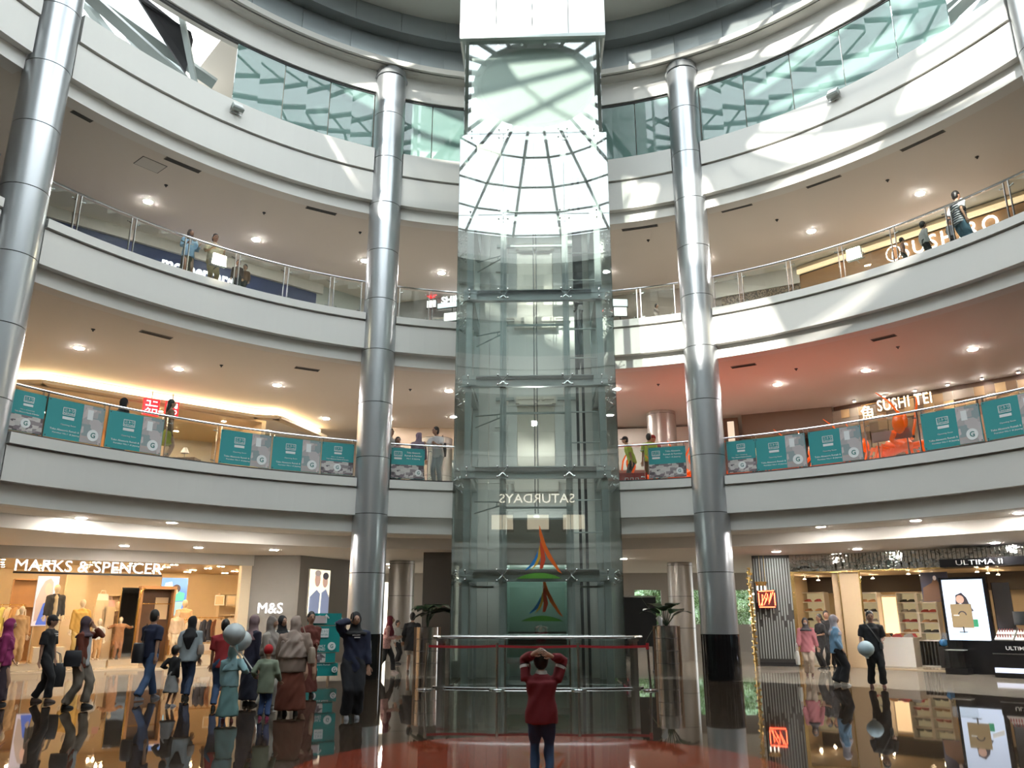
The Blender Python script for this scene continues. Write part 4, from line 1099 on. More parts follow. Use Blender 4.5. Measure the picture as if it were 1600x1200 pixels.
for k, (x, c) in enumerate(((-.3, M_pw), (.15, M_hdr))):
    p = t_.matrix_world
    q = FM.p(fat(FM, 343 + 18 * k, 940, 4.4)[0], 4.42, fat(FM, 350, 938, 4.42)[1])
    fr_ = empty('framed_print', tuple(q), rz=faceto(FM), label=('pale framed print on the right wall shelf', 'second framed print with a dark mark on the shelf')[k], cat='picture')
    mb = MB(); mb.box((0, 0, 0), (.34, .02, .36)); mb.build('frame', c, fr_); mb = MB(); mb.box((0, -.012, 0), (.28, .008, .3)); mb.build('print', M_cream, fr_)
t_, w, h = shelf_unit(FM, 0, 42, 905, 1040, 5.8, 'wide wall shelf along the back at far left', 3, M_wood)
t_, w, h = shelf_unit(FM, 140, 176, 930, 1040, 5.6, 'cream wall shelf with pale goods behind the mustard mannequin', 3)
# handbags and boxes on a low shelf
for k, (px, py, c, lb) in enumerate(((103, 978, CR, 'cream handbag on the counter behind the black jacket mannequin'), (308, 1022, BR, 'brown shoes box low at right of the left shop'), (324, 1016, WH, 'white shoe pair low at right of the left shop'), (170, 948, PK, 'pink folded goods on the back shelf'), (160, 938, WH, 'pale folded goods on the back shelf'), (345, 978, CR, 'cream hat on the shelf at right'), (362, 975, WH, 'white hat on the shelf at right'))):
    v = 2.9
    u, z = fat(FM, px, py, v)
    t = empty('handbag' if k == 0 else 'merchandise', tuple(FM.p(u, v, z)), rz=faceto(FM), label=lb, cat='merchandise')
    mt = mat('cloth_%02d_%02d_%02d' % tuple(int(x * 99) for x in c), c, 0.85, var=0.08)
    mb = MB(); mb.box((0, 0, .1), (.34, .14, .2), tap=.85); mb.build('body', mt, t)
    mb = MB(); mb.tube([(-.08, 0, .2), (-.06, 0, .3), (.06, 0, .3), (.08, 0, .2)], .01, 5); mb.build('handle', mt, t)
    mb = MB(); mb.box((0, .05, -z / 2 + .02), (.36, .3, z - .04)); tt = mb.build('display_block', M_cream, None); tt.location = FM.p(u, v, z); tt.rotation_euler[2] = faceto(FM); tag(tt, 'cream display block under the ' + ' '.join(lb.split()[:3]), 'podium', 'display blocks')

# ---- centre back of the ground floor
def small_column(x, y, z0, z1, label, r=.46, m=M_alu):
    t = empty('column', (x, y, z0), label=label, cat='column')
    mb = MB(); mb.ringz([(0, 0, 0, r - .01, r - .01), (0, 0, z1 - z0, r - .01, r - .01)], 28); mb.build('core', M_seam, t, 40)
    z = 0
    while z < z1 - z0 - .05:
        e = min(z + 1.1, z1 - z0)
        mb = MB(); mb.ringz([(0, 0, z, r, r), (0, 0, e - .015, r, r)], 28); mb.build('cladding_panel', m, t, 40); z += 1.1
    return t
M_beige_metal = mat('beige_metal', (0.42, 0.39, 0.35), 0.35, 0.5)
small_column(-4.95, 29.3, 0, 3.4, 'beige metal column behind the person in black left of the lift', m=M_beige_metal)
small_column(5.15, 30.6, 0, 3.4, 'beige metal column behind the right planter', m=M_beige_metal)
small_column(-3.75, 28.2, 0, 3.4, 'slim dark metallic column left of the lift', r=.28, m=M_greysteel)
small_column(4.3, 27.6, 4.98, 8.4, 'fat metallic column on the first floor right of the lift', r=.5, m=M_beige_metal)
small_column(-3.55, 27.2, 4.98, 7.4, 'half-height mirrored drum on the first floor left of the lift', r=.55, m=M_beige_metal)
FD = Frame((-7.6, 33.0), (-4.6, 33.0))
struct_box('wall_far_left', FD, -4, 1.2, 0, .2, 0, 3.4, mat('cream_far_wall', (.60, .56, .46), .6))
M_glow = mat('lit_opening', (1, 1, .9), emit=(1.0, 0.93, 0.78), es=2.6)
t = empty('lit_doorway', (-6.35, 32.9, 0), label='tall bright doorway between the left column and the beige column', cat='doorway')
mb = MB(); mb.box((0.1, 0, 1.4), (.62, .06, 2.8)); mb.build('backlit_panel', M_glow, t); mb = MB(); mb.box((-.25, -.02, 1.4), (.06, .1, 2.9)); mb.box((.45, -.02, 1.4), (.06, .1, 2.9)); mb.build('jamb', M_cream, t)
struct_box('wall_lift_lobby', Frame((-3.6, 25.2), (3.4, 25.2)), 0, 2.1, 0, .2, 0, 3.4, mat('dark_bronze_wall', (.10, .09, .08), .35, .3))
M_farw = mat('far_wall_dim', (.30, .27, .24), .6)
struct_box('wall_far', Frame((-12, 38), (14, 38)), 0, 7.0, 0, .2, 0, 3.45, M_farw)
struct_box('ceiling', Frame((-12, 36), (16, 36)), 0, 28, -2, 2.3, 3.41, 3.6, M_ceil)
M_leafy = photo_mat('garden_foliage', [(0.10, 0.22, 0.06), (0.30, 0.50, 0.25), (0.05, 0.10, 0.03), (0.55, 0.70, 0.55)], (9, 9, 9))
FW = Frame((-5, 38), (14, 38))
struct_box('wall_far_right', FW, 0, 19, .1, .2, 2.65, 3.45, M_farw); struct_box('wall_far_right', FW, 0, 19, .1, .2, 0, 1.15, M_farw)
wn = empty('window_2', kind='structure')
for k in range(9):
    u = k * 2.1
    mb = MB(); FW.box(mb, u, u + .9, .1, .25, 1.1, 2.7); mb.build('pier', M_farw, wn)
    mb = MB(); FW.box(mb, u + .9, u + 2.1, .15, .16, 1.15, 2.65); mb.build('pane', M_glass_store, wn)
t = empty('hedge', (4, 43.5, 0), label='bright green garden seen through the far windows', cat='hedge')
mb = MB(); rnd = random.Random(5)
for i in range(160): mb.ball((rnd.uniform(-12, 12), rnd.uniform(-.6, .6), rnd.uniform(.2, 3.6)), rnd.uniform(.3, .6), 6, 4)
o = mb.build('foliage', M_leafy, t); o['kind'] = 'stuff'
mb = MB(); mb.box((0, .8, 1.7), (26, .5, 3.4)); mb.build('inner_growth', M_leafy, t)

# ---- right-hand ground-floor shops
F1 = Frame((6.9, 27.0), (9.3, 26.4)); F2 = Frame((9.3, 26.4), (16.5, 19.9))
M_fin = mat('fin_grey', (0.36, 0.38, 0.36), 0.4, 0.3); M_finbk = mat('fin_backing', (0.07, 0.065, 0.06), 0.5)
M_panelb = mat('beige_leather_panel', (0.60, 0.44, 0.27), 0.5)
t = empty('fin_wall', tuple(F1.p(0, 0, 0)), label='dark wall of slanting grey vertical fins carrying the red neon sign', cat='wall')
org = F1.p(0, 0, 0)
def addf(mb, name, m, F=F1, par=None, o=None):
    oo = o if o is not None else org
    mb.v = [tuple(Vector(v) - oo) for v in mb.v]; return mb.build(name, m, par or t)
mb = MB(); F1.box(mb, 0, 1.15, .05, .15, 0, 3.4); addf(mb, 'backing', M_finbk)
rnd = random.Random(2)
for k in range(14):
    u = .04 + k * .082
    for (z0_, z1_) in ((.22, 1.15 + .5 * rnd.random()), (1.35 + .6 * rnd.random(), 3.3)):
        mb = MB(); F1.box(mb, u, u + .035, -.04, .05, z0_, z1_); addf(mb, 'fin', M_fin)
mb = MB(); F1.box(mb, 0, 1.2, -.06, .1, 0, .12); addf(mb, 'plinth', M_black)
# neon monogram
nz = empty('neon_sign', tuple(F1.p(.36, -.30, 2.02)), rz=faceto(F1), label='square red neon monogram glowing in front of the fin wall', cat='sign')
M_neon = mat('neon_red', (1, .2, .1), emit=(1.0, 0.10, 0.04), es=9.0)
a_ = .24
for pts in ([(-a_, a_), (a_, a_ + .02)], [(-a_, -a_), (a_, -a_)], [(-a_, a_ * .8), (-a_, -a_ * .8)], [(a_, a_ * .8), (a_, -a_ * .8)], [(-.15, -.2), (-.13, .15), (-.02, .0), (-.1, -.18), (0, 0), (.03, .17), (.06, -.1), (.14, .2)], [(-.2, -.2), (0, .2), (.05, -.15), (.2, .22)]):
    mb = MB(); mb.tube([(x, 0, z) for x, z in pts], .014, 6); mb.build('neon_tube', M_neon, nz)
mb = MB(); mb.box((0, .04, 0), (.56, .015, .56)); mb.build('back_plate', mat('neon_plate', (.05, .02, .02), .3), nz)
mb = MB(); mb.tube([(0, .05, .28), (0, .05, 1.36)], .01, 5); mb.build('hanging_rod', M_gold, nz)
ch = empty('pendant_lamp', tuple(F1.p(.22, .5 - .75, 2.5)), label='small golden tiered pendant lamp beside the neon sign', cat='lamp')
mb = MB(); mb.ringz([(0, 0, -.06, .16, .16), (0, 0, .06, .2, .2)], 16); mb.build('gold_drum', M_gold, ch, 40)
for k in range(3):
    mb = MB(); mb.tube([(-.12 + .12 * k, 0, -.07), (-.12 + .12 * k, 0, -.2)], .022, 8); mb.build('candle_tube', M_glow, ch)
mb = MB(); mb.tube([(0, 0, .06), (0, 0, .9)], .008, 5); mb.build('cord', M_gold, ch)
# gold beaded pole
bp_ = empty('beaded_pole', tuple(F1.p(-.12, -.35, 0)), label='tall glittering gold beaded pole left of the fin wall', cat='pole')
mb = MB(); mb.tube([(0, 0, 0), (0, 0, 3.0)], .05, 8); mb.build('core', M_gold, bp_)
for k in range(46):
    mb = MB(); a = k * 1.9; mb.ball((.07 * K(a), .07 * S(a), .05 + k * .064), .045, 6, 4); mb.build('bead', M_gold if k % 3 else M_chrome, bp_)
# wavy mirror header
t = empty('mirror_header', tuple(F2.p(0, 0, 3.1)), label='crumpled mirror-metal header band above the right shop', cat='header')
M_wave = mat('crumpled_mirror', (0.55, 0.55, 0.52), 0.07, 1.0, bump=0.9, bs=5.0)
org = F2.p(0, 0, 3.1)
for F_, a0_, a1_ in ((F1, 1.15, F1.L), (F2, 0, 8.4)):
    n = int((a1_ - a0_) / .11); rnd = random.Random(4)
    for k in range(n):
        u = a0_ + k * (a1_ - a0_) / n; mb = MB()
        b_ = .05 + .03 * math.sin(k * .7); top = 3.38
        F_.box(mb, u, u + .085, -.10 - b_ * .4, -.04, 2.90 + .04 * math.sin(k * .5) + (0.18 if k % 2 else 0), top); addf(mb, 'ripple_fin', M_wave)
    mb = MB(); F_.box(mb, a0_, a1_, -.04, .1, 2.86, 3.4); addf(mb, 'backing', M_wave)
    mb = MB(); F_.box(mb, a0_, a1_, -.12, .1, 2.82, 2.87); addf(mb, 'gold_lip', M_gold)
# shoe shop
struct_box('trim_11', F1, 1.15, 1.25, -.06, .12, 0, 2.85, M_gold)
struct_box('floor', F2, -2.2, 8.4, -.02, 5, 0.0, .03, M_shopfl)
struct_box('ceiling', F2, -2.6, 8.4, .12, 5, 2.86, 2.9, M_cream)
struct_box('wall_shoe_shop_back', F2, -2.6, 8.4, 4.0, 4.1, 0, 2.9, M_cream)
struct_box('wall_shoe_shop_band', F2, -2.6, 8.4, 3.7, 3.75, 2.30, 2.86, mat('dark_band', (.045, .035, .03), .6))
struct_box('wall_shoe_shop_left', F2, -2.75, -2.6, .1, 4.5, 0, 2.9, M_cream)
for i in range(15):
    u, v = -1.8 + 1.9 * (i % 5), .7 + 1.1 * (i // 5)
    t = empty('spot_lamp', tuple(F2.p(u, v, 2.86)), rz=faceto(F2), label='white track spot of the right shop, %s row from the front, %s from the left' % (ordn(i // 5), ordn(i % 5)), cat='light', group='track spots of the right shop')
    mb = MB(); mb.tube([(0, 0, 0), (0, 0, -.05), (0, -.03, -.12)], [.012, .012, .035], 8); mb.build('body', mat('track_white', (.7, .7, .7), .4), t)
    mb = MB(); mb.ringz([(0, -.035, -.130, .045, .045), (0, -.035, -.126, .045, .045)], 10); mb.build('lens', M_emit_soft, t)
pn = empty('door_panel', tuple(F2.p(.42, 0, 0)), rz=faceto(F2), label='tall beige folded entrance panel of the right shop', cat='panel')
mb = MB(); mb.box((.04, 0, 1.42), (.62, .06, 2.84)); mb.build('front_leaf', M_panelb, pn); mb = MB(); mb.box((-.42, .1, 1.42), (.26, .06, 2.84), rz=.5); mb.build('side_leaf', M_panelb, pn)
mb = MB(); mb.box((-.28, -.02, 1.42), (.03, .07, 2.84)); mb.box((.36, -.02, 1.42), (.03, .07, 2.84)); mb.build('gold_edge', M_gold, pn)
M_shelfb = mat('lit_shelf_back', (.62, .55, .38), .5, emit=(1.0, .85, .5), es=.25)
M_wht = mat('white_lacquer', (.78, .76, .72), .3)
def shoe(F, u, v, z, c, label, rz=0.0, g='shoes on the shelves of the right shop', sc=1.0, high=False):
    t = empty('shoe', tuple(F.p(u, v, z)), rz=faceto(F) + rz, label=label, cat='shoe', group=g)
    mb = MB(); mb.ringz([(0, 0, 0, .13 * sc, .045 * sc), (.0, 0, .02 * sc, .13 * sc, .045 * sc), (-.01, 0, .05 * sc, .11 * sc, .04 * sc), (.03 * sc, 0, .09 * sc, .06 * sc, .035 * sc)], 10); mb.build('upper', c, t, 60)
    mb = MB(); mb.box((.09 * sc, 0, -.0), (.03 * sc, .03 * sc, .02)); mb.build('heel', M_black, t)
    return t
M_sh = [M_black, mat('shoe_tan', (.35, .18, .08), .4), mat('shoe_red', (.35, .05, .05), .4), mat('shoe_grey', (.3, .29, .28), .5)]
cnt = 0
for (F, x0, x1, v, lb) in ((F2, 1258, 1298, 3.2, 'white lit shoe shelf behind the left opening of the right shop'), (F2, 1350, 1382, 3.2, 'white lit shoe shelf right of the beige panel'), (F2, 1414, 1444, 3.2, 'lit shoe shelf in the middle of the right shop'), (F2, 1446, 1476, 3.2, 'lit shoe shelf right of the middle shelf')):
    t_, w, h = shelf_unit(F, x0, x1, 926, 1040, v, lb, 7, M_wht, .4, .03, M_shelfb)
    q = t_.location
    for k in range(2, 7):
        for j in range(2):
            uu = (Vector((q.x, q.y)) - F.A).dot(F.u)
            shoe(F, uu + (-.25 + .5 * j) * w * .8, v + .15, .03 + h * k / 7 + .02, M_sh[(cnt * 7 + k) % 4], 'small %s shoe on the %s shelf up, %s side of the %s' % (['black', 'tan', 'red', 'grey'][(cnt * 7 + k) % 4], ordn(k - 1), ['left', 'right'][j], ['first', 'second', 'third', 'fourth'][cnt] + ' lit unit'), rz=.4)
    cnt += 1
gl_ = empty('lit_niche', tuple(F2.p(fat(F2, 1401, 1000, 3.6)[0], 3.6, .03)), rz=faceto(F2), label='glowing peach niche between the shoe shelves', cat='niche')
mb = MB(); mb.box((0, 0, 1.05), (.62, .04, 2.1)); mb.build('backlit_panel', mat('peach_glow', (1, .8, .6), emit=(1, .68, .36), es=1.3), gl_)
mb = MB(); mb.box((-.34, 0, 1.1), (.06, .1, 2.2)); mb.box((.34, 0, 1.1), (.06, .1, 2.2)); mb.box((0, 0, 2.15), (.74, .1, .06)); mb.build('frame', M_wht, gl_)
for k, (x0, x1, v, lb) in enumerate(((1262, 1295, 1.2, 'white plinth with shoes behind the left opening'), (1378, 1432, .9, 'white plinth with shoes behind the man holding a balloon'))):
    ua, _ = fat(F2, x0, 1040, v); ub, _ = fat(F2, x1, 1040, v); w = ub - ua
    t = empty('plinth', tuple(F2.p((ua + ub) / 2, v + .35, .03)), rz=faceto(F2), label=lb, cat='plinth')
    mb = MB(); mb.box((0, 0, .41), (w, .7, .82)); mb.build('body', M_wht, t); mb = MB(); mb.box((0, 0, .835), (w + .04, .74, .03)); mb.build('top', M_wht, t)
    for j in range(6):
        shoe(F2, ua + w * (j % 3 + .5) / 3, v + .18 + .3 * (j // 3), .885, M_sh[(j + k) % 4], 'shoe on the %s plinth, %s row, %s' % (['left', 'right'][k], ['front', 'back'][j // 3], ['left', 'middle', 'right'][j % 3]), rz=.7, g='shoes on the white plinths', sc=1.2)
rk = empty('clothes_rail', tuple(F2.p(fat(F2, 1456, 1020, 1.6)[0], 1.6, .03)), rz=faceto(F2), label='dark slatted rack right of the white plinth', cat='rack')
for k in range(8):
    mb = MB(); mb.box((-.35 + .1 * k, 0, .38), (.04, .3, .72)); mb.build('slat', M_darksteel, rk)
mb = MB(); mb.box((0, 0, .76), (.9, .36, .04)); mb.box((0, 0, .02), (.9, .36, .04)); mb.build('frame', M_wht, rk)
for k, (px, py, c, lb) in enumerate(((1475, 1004, (.05, .25, .6), 'blue handbag on the dark rack'), (1483, 1022, (.7, .08, .08), 'red handbag below the blue one'))):
    u, z = fat(F2, px, py, 1.3)
    hb = empty('handbag', tuple(F2.p(u, 1.3, z)), rz=faceto(F2), label=lb, cat='handbag')
    mb = MB(); mb.ball((0, 0, 0), (.14, .07, .11), 10, 6); mb.build('body', mat('bag_col_%d' % k, c, .4), hb, 60); mb = MB(); mb.tube([(-.07, 0, .08), (0, 0, .2), (.07, 0, .08)], .01, 5); mb.build('handle', M_black, hb)
    mb = MB(); mb.box((0, .05, -z / 2 - .05), (.3, .25, z - .13)); o = mb.build('display_block', M_black); o.location = F2.p(u, 1.3, z); o.rotation_euler[2] = faceto(F2); tag(o, 'black display block under the ' + lb.split()[0] + ' handbag', 'podium')
# cosmetics kiosk
KV = -.55
def kx(px, py, v=KV): return fat(F2, px, py, v)
ua, zb = kx(1484, 1000); ub, _ = kx(1549, 1000); _, zt = kx(1515, 905)
kb = empty('cosmetics_kiosk', tuple(F2.p((ua + ub) / 2, KV, 0)), rz=faceto(F2), label='black cosmetics kiosk wall with a glowing portrait advertisement', cat='kiosk')
w = ub - ua; h = zt - zb
M_kblack = mat('kiosk_black', (.012, .012, .014), .2)
mb = MB(); mb.box((0, .12, (zt + .06) / 2), (w + .16, .2, zt + .06)); mb.build('body', M_kblack, kb)
ad = MB(); ad.box((0, 0, (zt + zb) / 2), (w, .02, h)); ad = ad.build('advertisement', lit('ad_bluewhite', (.66, .76, .95), 1.1), kb)
zc = (zt + zb) / 2
for nm, m_, poly in (('hair', P_dk, [(-.22 * w, .08 * h), (-.2 * w, .24 * h), (-.05 * w, .28 * h), (.06 * w, .2 * h), (.12 * w, .06 * h), (.2 * w, -.02 * h), (.08 * w, -.04 * h), (0, .08 * h), (-.1 * w, .1 * h)]),
                     ('face', P_skin, ell(-.1 * w, .17 * h, .1 * w, .07 * h)), ('shoulder', P_skin, [(-.24 * w, -.02 * h), (-.05 * w, .02 * h), (.0, -.08 * h), (-.25 * w, -.1 * h)]),
                     ('bottle', P_green, [(.14 * w, -.16 * h), (.26 * w, -.16 * h), (.26 * w, -.28 * h), (.14 * w, -.28 * h)]), ('swash', P_wh, [(.2 * w, -.05 * h), (.48 * w, -.12 * h), (.48 * w, -.2 * h), (.2 * w, -.12 * h)])):
    kd_ = len(ad.children) * .004
    mb = MB(); n = len(poly)
    vs = [(x, -.016 - kd_, zc + z) for x, z in poly] + [(x, -.011, zc + z) for x, z in poly]
    mb.add(vs, [tuple(range(n)), tuple(reversed(range(n, 2 * n)))] + [((i + 1) % n, i, n + i, n + (i + 1) % n) for i in range(n)]); mb.build(nm, m_, ad)
mb = MB(); mb.box((w * .5 + .35, .3, zt / 2 + .3), (.45, .05, zt - .8)); mb.build('side_mirror', mat('kiosk_mirror', (.35, .33, .34), .1, .8), kb)
mb = MB(); mb.box((w * .5 + .6, .0, 2.92), (3.0, .8, .22)); mb.build('canopy', M_kblack, kb)
text('canopy_lettering', 'ULTIMA II', (w * .5 + .10, -.42, 2.92), 1.15, .13, M_pw, kb, extrude=.005)
# counter with trays
ua, _ = kx(1556, 1040, -1.5)
ct = empty('cosmetics_counter', tuple(F2.p(ua + .95, -1.3, 0)), rz=faceto(F2), label='black cosmetics counter with white product trays at the right edge', cat='counter')
mb = MB(); mb.box((0, 0, .45), (1.9, .6, .9)); mb.box((0, 0, .06), (1.94, .66, .12)); mb.build('body', M_kblack, ct)
mb = MB(); mb.box((0, -.32, .18), (1.9, .02, .12)); mb.build('light_plinth', lit('plinth_glow', (.7, .75, .95), .8), ct)
mb = MB(); mb.box((0, -.31, .58), (1.9, .02, .03)); mb.build('chrome_line', M_steel, ct)
for r_ in range(2):
    for k in range(4):
        mb = MB(); mb.box((-.68 + .46 * k, -.08 + .26 * r_, .95 + .13 * r_), (.42, .22, .05), rx=R(25)); tr = mb.build('tray', M_wht, ct)
        mb = MB()
        for q in range(6): mb.tube([(-.68 + .46 * k - .15 + .06 * q, -.08 + .26 * r_, .98 + .13 * r_), (-.68 + .46 * k - .15 + .06 * q, -.08 + .26 * r_, 1.06 + .13 * r_)], .014, 6)
        mb.build('lipstick_row', mat('lipstick_mix', (.45, .12, .12), .4), tr)
text('counter_lettering', 'ULTIMA II', (-.32, -.315, .72), .62, .09, M_pw, ct, extrude=.004, bold=.01)
mb = MB(); mb.box((-.2, .12, 1.45), (.5, .02, .34)); mb.build('table_mirror', M_chrome, ct)
gd = empty('glass_showcase', tuple(F2.p(kx(1498, 1040, -.95)[0], -.95, 0)), rz=faceto(F2), label='low glass showcase in front of the portrait advertisement', cat='showcase')
mb = MB(); mb.box((0, 0, .08), (.55, .5, .16)); mb.build('base', M_kblack, gd); mb = MB(); mb.box((0, 0, .62), (.5, .45, .9)); mb.build('glass_case', M_glass_store, gd)
mb = MB(); mb.box((0, 0, .62), (.44, .4, .02)); mb.build('shelf', M_wht, gd)
sb = empty('small_sign', tuple(F2.p(kx(1503, 962, -.95)[0], -.95, 1.09)), rz=faceto(F2), label='beige price board standing on the glass showcase', cat='sign')
mb = MB(); mb.box((0, 0, .42), (.52, .02, .62)); mb.build('board', mat('board_beige', (.55, .42, .24), .5), sb); mb = MB(); mb.tube([(0, 0, -.02), (0, 0, .14)], .02, 6); mb.box((0, 0, 0), (.2, .12, .02)); mb.build('foot', M_steel, sb)
figure_print(sb, [('arch_mark', P_dk, [(.02 + .11 * K(a), .44 + .11 * S(a)) for a in [math.pi * i / 8 for i in range(9)]] + [(.02 + .08 * K(a), .44 + .08 * S(a)) for a in [math.pi * (8 - i) / 8 for i in range(9)]]), ('line_mark', P_wh, [(-.2, .42), (-.06, .42), (-.06, .45), (-.2, .45)])])
hp = empty('hanging_poster', tuple(F2.p(fat(F2, 1461, 917, 1.0)[0], 1.0, fat(F2, 1461, 917, 1.0)[1])), rz=faceto(F2), label='dark blue and brown poster hanging left of the kiosk', cat='poster')
mb = MB(); mb.box((0, 0, 0), (.78, .02, .86)); mb.build('sheet', mat('poster_night', (.05, .06, .12), .4), hp); mb = MB(); mb.tube([(0, 0, .43), (0, 0, .9)], .006, 5); mb.build('wire', M_steel, hp)
figure_print(hp, [('brown_dress', mat('poster_brown', (.20, .11, .07), .5), [(-.38, -.42), (.38, -.42), (.36, -.05), (.12, .12), (.02, .3), (-.08, .12), (-.34, -.02)]), ('pale_face', P_hair, ell(.02, .26, .05, .07))])

# ---- first-floor left shop: cove-lit, warm
CV = [(-17.0, 21.0), (-15.7, 21.9), (-14.4, 21.95), (-12.2, 24.1), (-9.66, 26.3), (-8.94, 26.45), (-8.2, 29.5)]
M_cove = mat('cove_glow', (1, .9, .7), emit=(1.0, 0.76, 0.45), es=6.5)
cv = empty('cove_light', (-12, 24, 8.2), label='long angled warm cove light along the first-floor shop front', cat='light')
for i in range(len(CV) - 1):
    a, b = Vector(CV[i]), Vector(CV[i + 1]); d = b - a; n = Vector((-d.y, d.x)).normalized()
    c = (a + b) / 2; rz = math.atan2(d.y, d.x)
    mb = MB(); mb.box((c.x + n.x * .15 + 12, c.y + n.y * .15 - 24, 8.21 - 8.2), (d.length + .1, .05, .24), rz=rz); mb.build('light_strip', M_cove, cv)
    mb = MB(); mb.box((c.x + 12, c.y - 24, 8.03 - 8.2), (d.length + .1, .35, .10), rz=rz); mb.build('ledge', M_cream, cv)
FU = Frame((-15.2, 21.0), (-9.3, 26.5))
M_uq = mat('warm_shop_wall', (0.62, 0.38, 0.17), .6, var=.05)
struct_box('wall_first_shop_back', FU, -5, 8.6, 5.0, 5.1, 5, 8.0, M_uq)
struct_box('ceiling', FU, -5, 8.1, .3, 5, 7.93, 8.0, M_cream)
struct_box('wall_first_shop_right', FU, 8.0, 8.15, .3, 5, 5, 8.0, M_cream)
struct_box('wall_first_shop_left', FU, -5.1, -5, -1, 5, 5, 8.0, M_cream)
rnd = random.Random(9)
for k in range(14):
    u = -1.5 + .7 * k; v = .9 + 1.3 * (k % 3)
    t = empty('spot_lamp', tuple(FU.p(u, v, 7.93)), label='small ceiling spot in the warm first-floor shop, %s from the left' % ordw(k), cat='light', group='spots in the warm first-floor shop')
    mb = MB(); mb.ringz([(0, 0, -.03, .09, .09), (0, 0, 0, .1, .1)], 12); mb.build('ring', M_cream, t); mb = MB(); mb.ringz([(0, 0, -.035, .07, .07), (0, 0, -.031, .07, .07)], 12); mb.build('lens', M_emit_warm, t)
M_redsign = mat('red_sign', (.75, .02, .03), .4, emit=(1, .02, .03), es=.9)
for k, (x0, x1, y0, y1, l1_, l2_) in enumerate(((222, 251, 623, 649, '\u30e6\u30cb', '\u30af\u30ed'), (257, 281, 627, 651, 'UNI', 'QLO'))):
    ua, zb = fat(FU, x0, y1, -.25); ub, zt = fat(FU, x1, y0, -.25); zb = fat(FU, (x0 + x1) / 2, y1, -.25)[1]; zt = fat(FU, (x0 + x1) / 2, y0, -.25)[1]
    t = empty('shop_sign', tuple(FU.p((ua + ub) / 2, -.25, (zb + zt) / 2)), rz=faceto(FU), label=('red square sign with white katakana on the first floor', 'red square sign with white capitals behind the long-haired person')[k], cat='sign')
    mb = MB(); mb.box((0, .05, 0), (ub - ua, .08, zt - zb)); mb.build('board', M_redsign, t)
    w, h = ub - ua, zt - zb
    text('lettering', l1_, (0, 0, h * .22), w * .74, h * .34, M_letter, t, extrude=.005, bold=.02); text('lettering', l2_, (0, 0, -h * .22), w * .74, h * .34, M_letter, t, extrude=.005, bold=.02)
    mb = MB(); mb.tube([(0, .05, h / 2), (0, .05, h / 2 + .25)], .02, 6); mb.build('hanger', M_steel, t)
lm = empty('desk_lamp', tuple(FU.p(fat(FU, 289, 705, .6)[0], .6, fat(FU, 289, 712, .6)[1] - .1)), label='white shaded table lamp in the warm first-floor shop', cat='lamp')
mb = MB(); mb.ringz([(0, 0, .18, .14, .14), (0, 0, .36, .06, .06)], 14); mb.build('shade', M_pw, lm, 40); mb = MB(); mb.tube([(0, 0, 0), (0, 0, .2)], .015, 6); mb.ringz([(0, 0, 0, .07, .07), (0, 0, .02, .07, .07)], 12); mb.build('stem', M_steel, lm)
zz_ = lm.location.z
mb = MB(); mb.box((0, 0, (5.0 - zz_) / 2), (.9, .5, zz_ - 5.0)); o = mb.build('display_table', M_dkwood); o.location = lm.location; tag(o, 'dark display table under the white table lamp', 'table')

# ---- first-floor right: restaurant with wood-block wall
FT = Frame((10.0, 26.9), (16.6, 21.0)); FT0 = Frame((7.2, 28.0), (10.0, 26.9))
struct_box('wall_restaurant_header', FT0, 0, FT0.L, 0, .3, 7.55, 8.38, mat('restaurant_header', (.15, .10, .065), .5))
struct_box('wall_restaurant_back', FT0, 0, FT0.L, 1.2, 1.3, 5, 7.6, mat('restaurant_dark', (.06, .04, .03), .6))
struct_box('wall_restaurant_side', FT, 0, FT.L, .14, .3, 5, 8.38, M_dkwood)
M_blk = [mat('wood_block_light', (.40, .26, .12), .5, var=.1, vs=4), mat('wood_block_mid', (.27, .165, .08), .5, var=.1, vs=4), mat('wood_block_dark', (.14, .08, .04), .5, var=.1, vs=4), mat('wood_block_grey', (.24, .19, .14), .5, var=.1, vs=4)]
bw = empty('block_wall', tuple(FT.p(0, 0, 5)), rz=faceto(FT), label='restaurant wall of square wooden blocks in mixed browns', cat='wall')
proto = []
for m_ in M_blk:
    me = bpy.data.meshes.new('wood_block'); q = MB(); q.box((0, 0, 0), (.285, .12, .285)); me.from_pydata(q.v, [], q.f); me.materials.append(m_); proto.append(me)
rnd = random.Random(12)
for i in range(29):
    for j in range(11):
        z = .3 + j * .29 + .14
        if z > 3.25 or i * .29 + .15 > FT.L: continue
        o = bpy.data.objects.new('wood_block', proto[rnd.choice([0, 1, 1, 2, 3])]); o.location = (.15 + i * .29, .06 + rnd.choice([0, -.04, -.07]), z); link(o, bw)
st = empty('shop_sign', tuple(FT.p(1.2, -.28, 7.9)), rz=faceto(FT), label='cream glowing restaurant lettering with a fish character on the block wall', cat='sign')
M_stl = mat('sushi_letters', (1, .95, .8), emit=(1.0, .90, .66), es=1.4)
ua, za = fat(FT, 1345, 645, -.28); ua2, _ = fat(FT, 1366, 640, -.28); ub, zb = fat(FT, 1371, 636, -.28); uc, zc = fat(FT, 1455, 619, -.28)
text('fish_character', '\u9b5a', ((ua + ua2) / 2 - 1.2, 0, za - 7.9 - .04), ua2 - ua, .50, M_stl, st, extrude=.02)
text('letters', 'SUSHI TEI', ((ub + uc) / 2 - 1.2, 0, (zb + zc) / 2 - 7.9), uc - ub, .36, M_stl, st, extrude=.02, spacing=1.1)
mb = MB(); mb.tube([(ua - 1.2, .12, .3), (uc - 1.2, .12, .3)], .015, 6); mb.build('mounting_rail', M_gold, st)
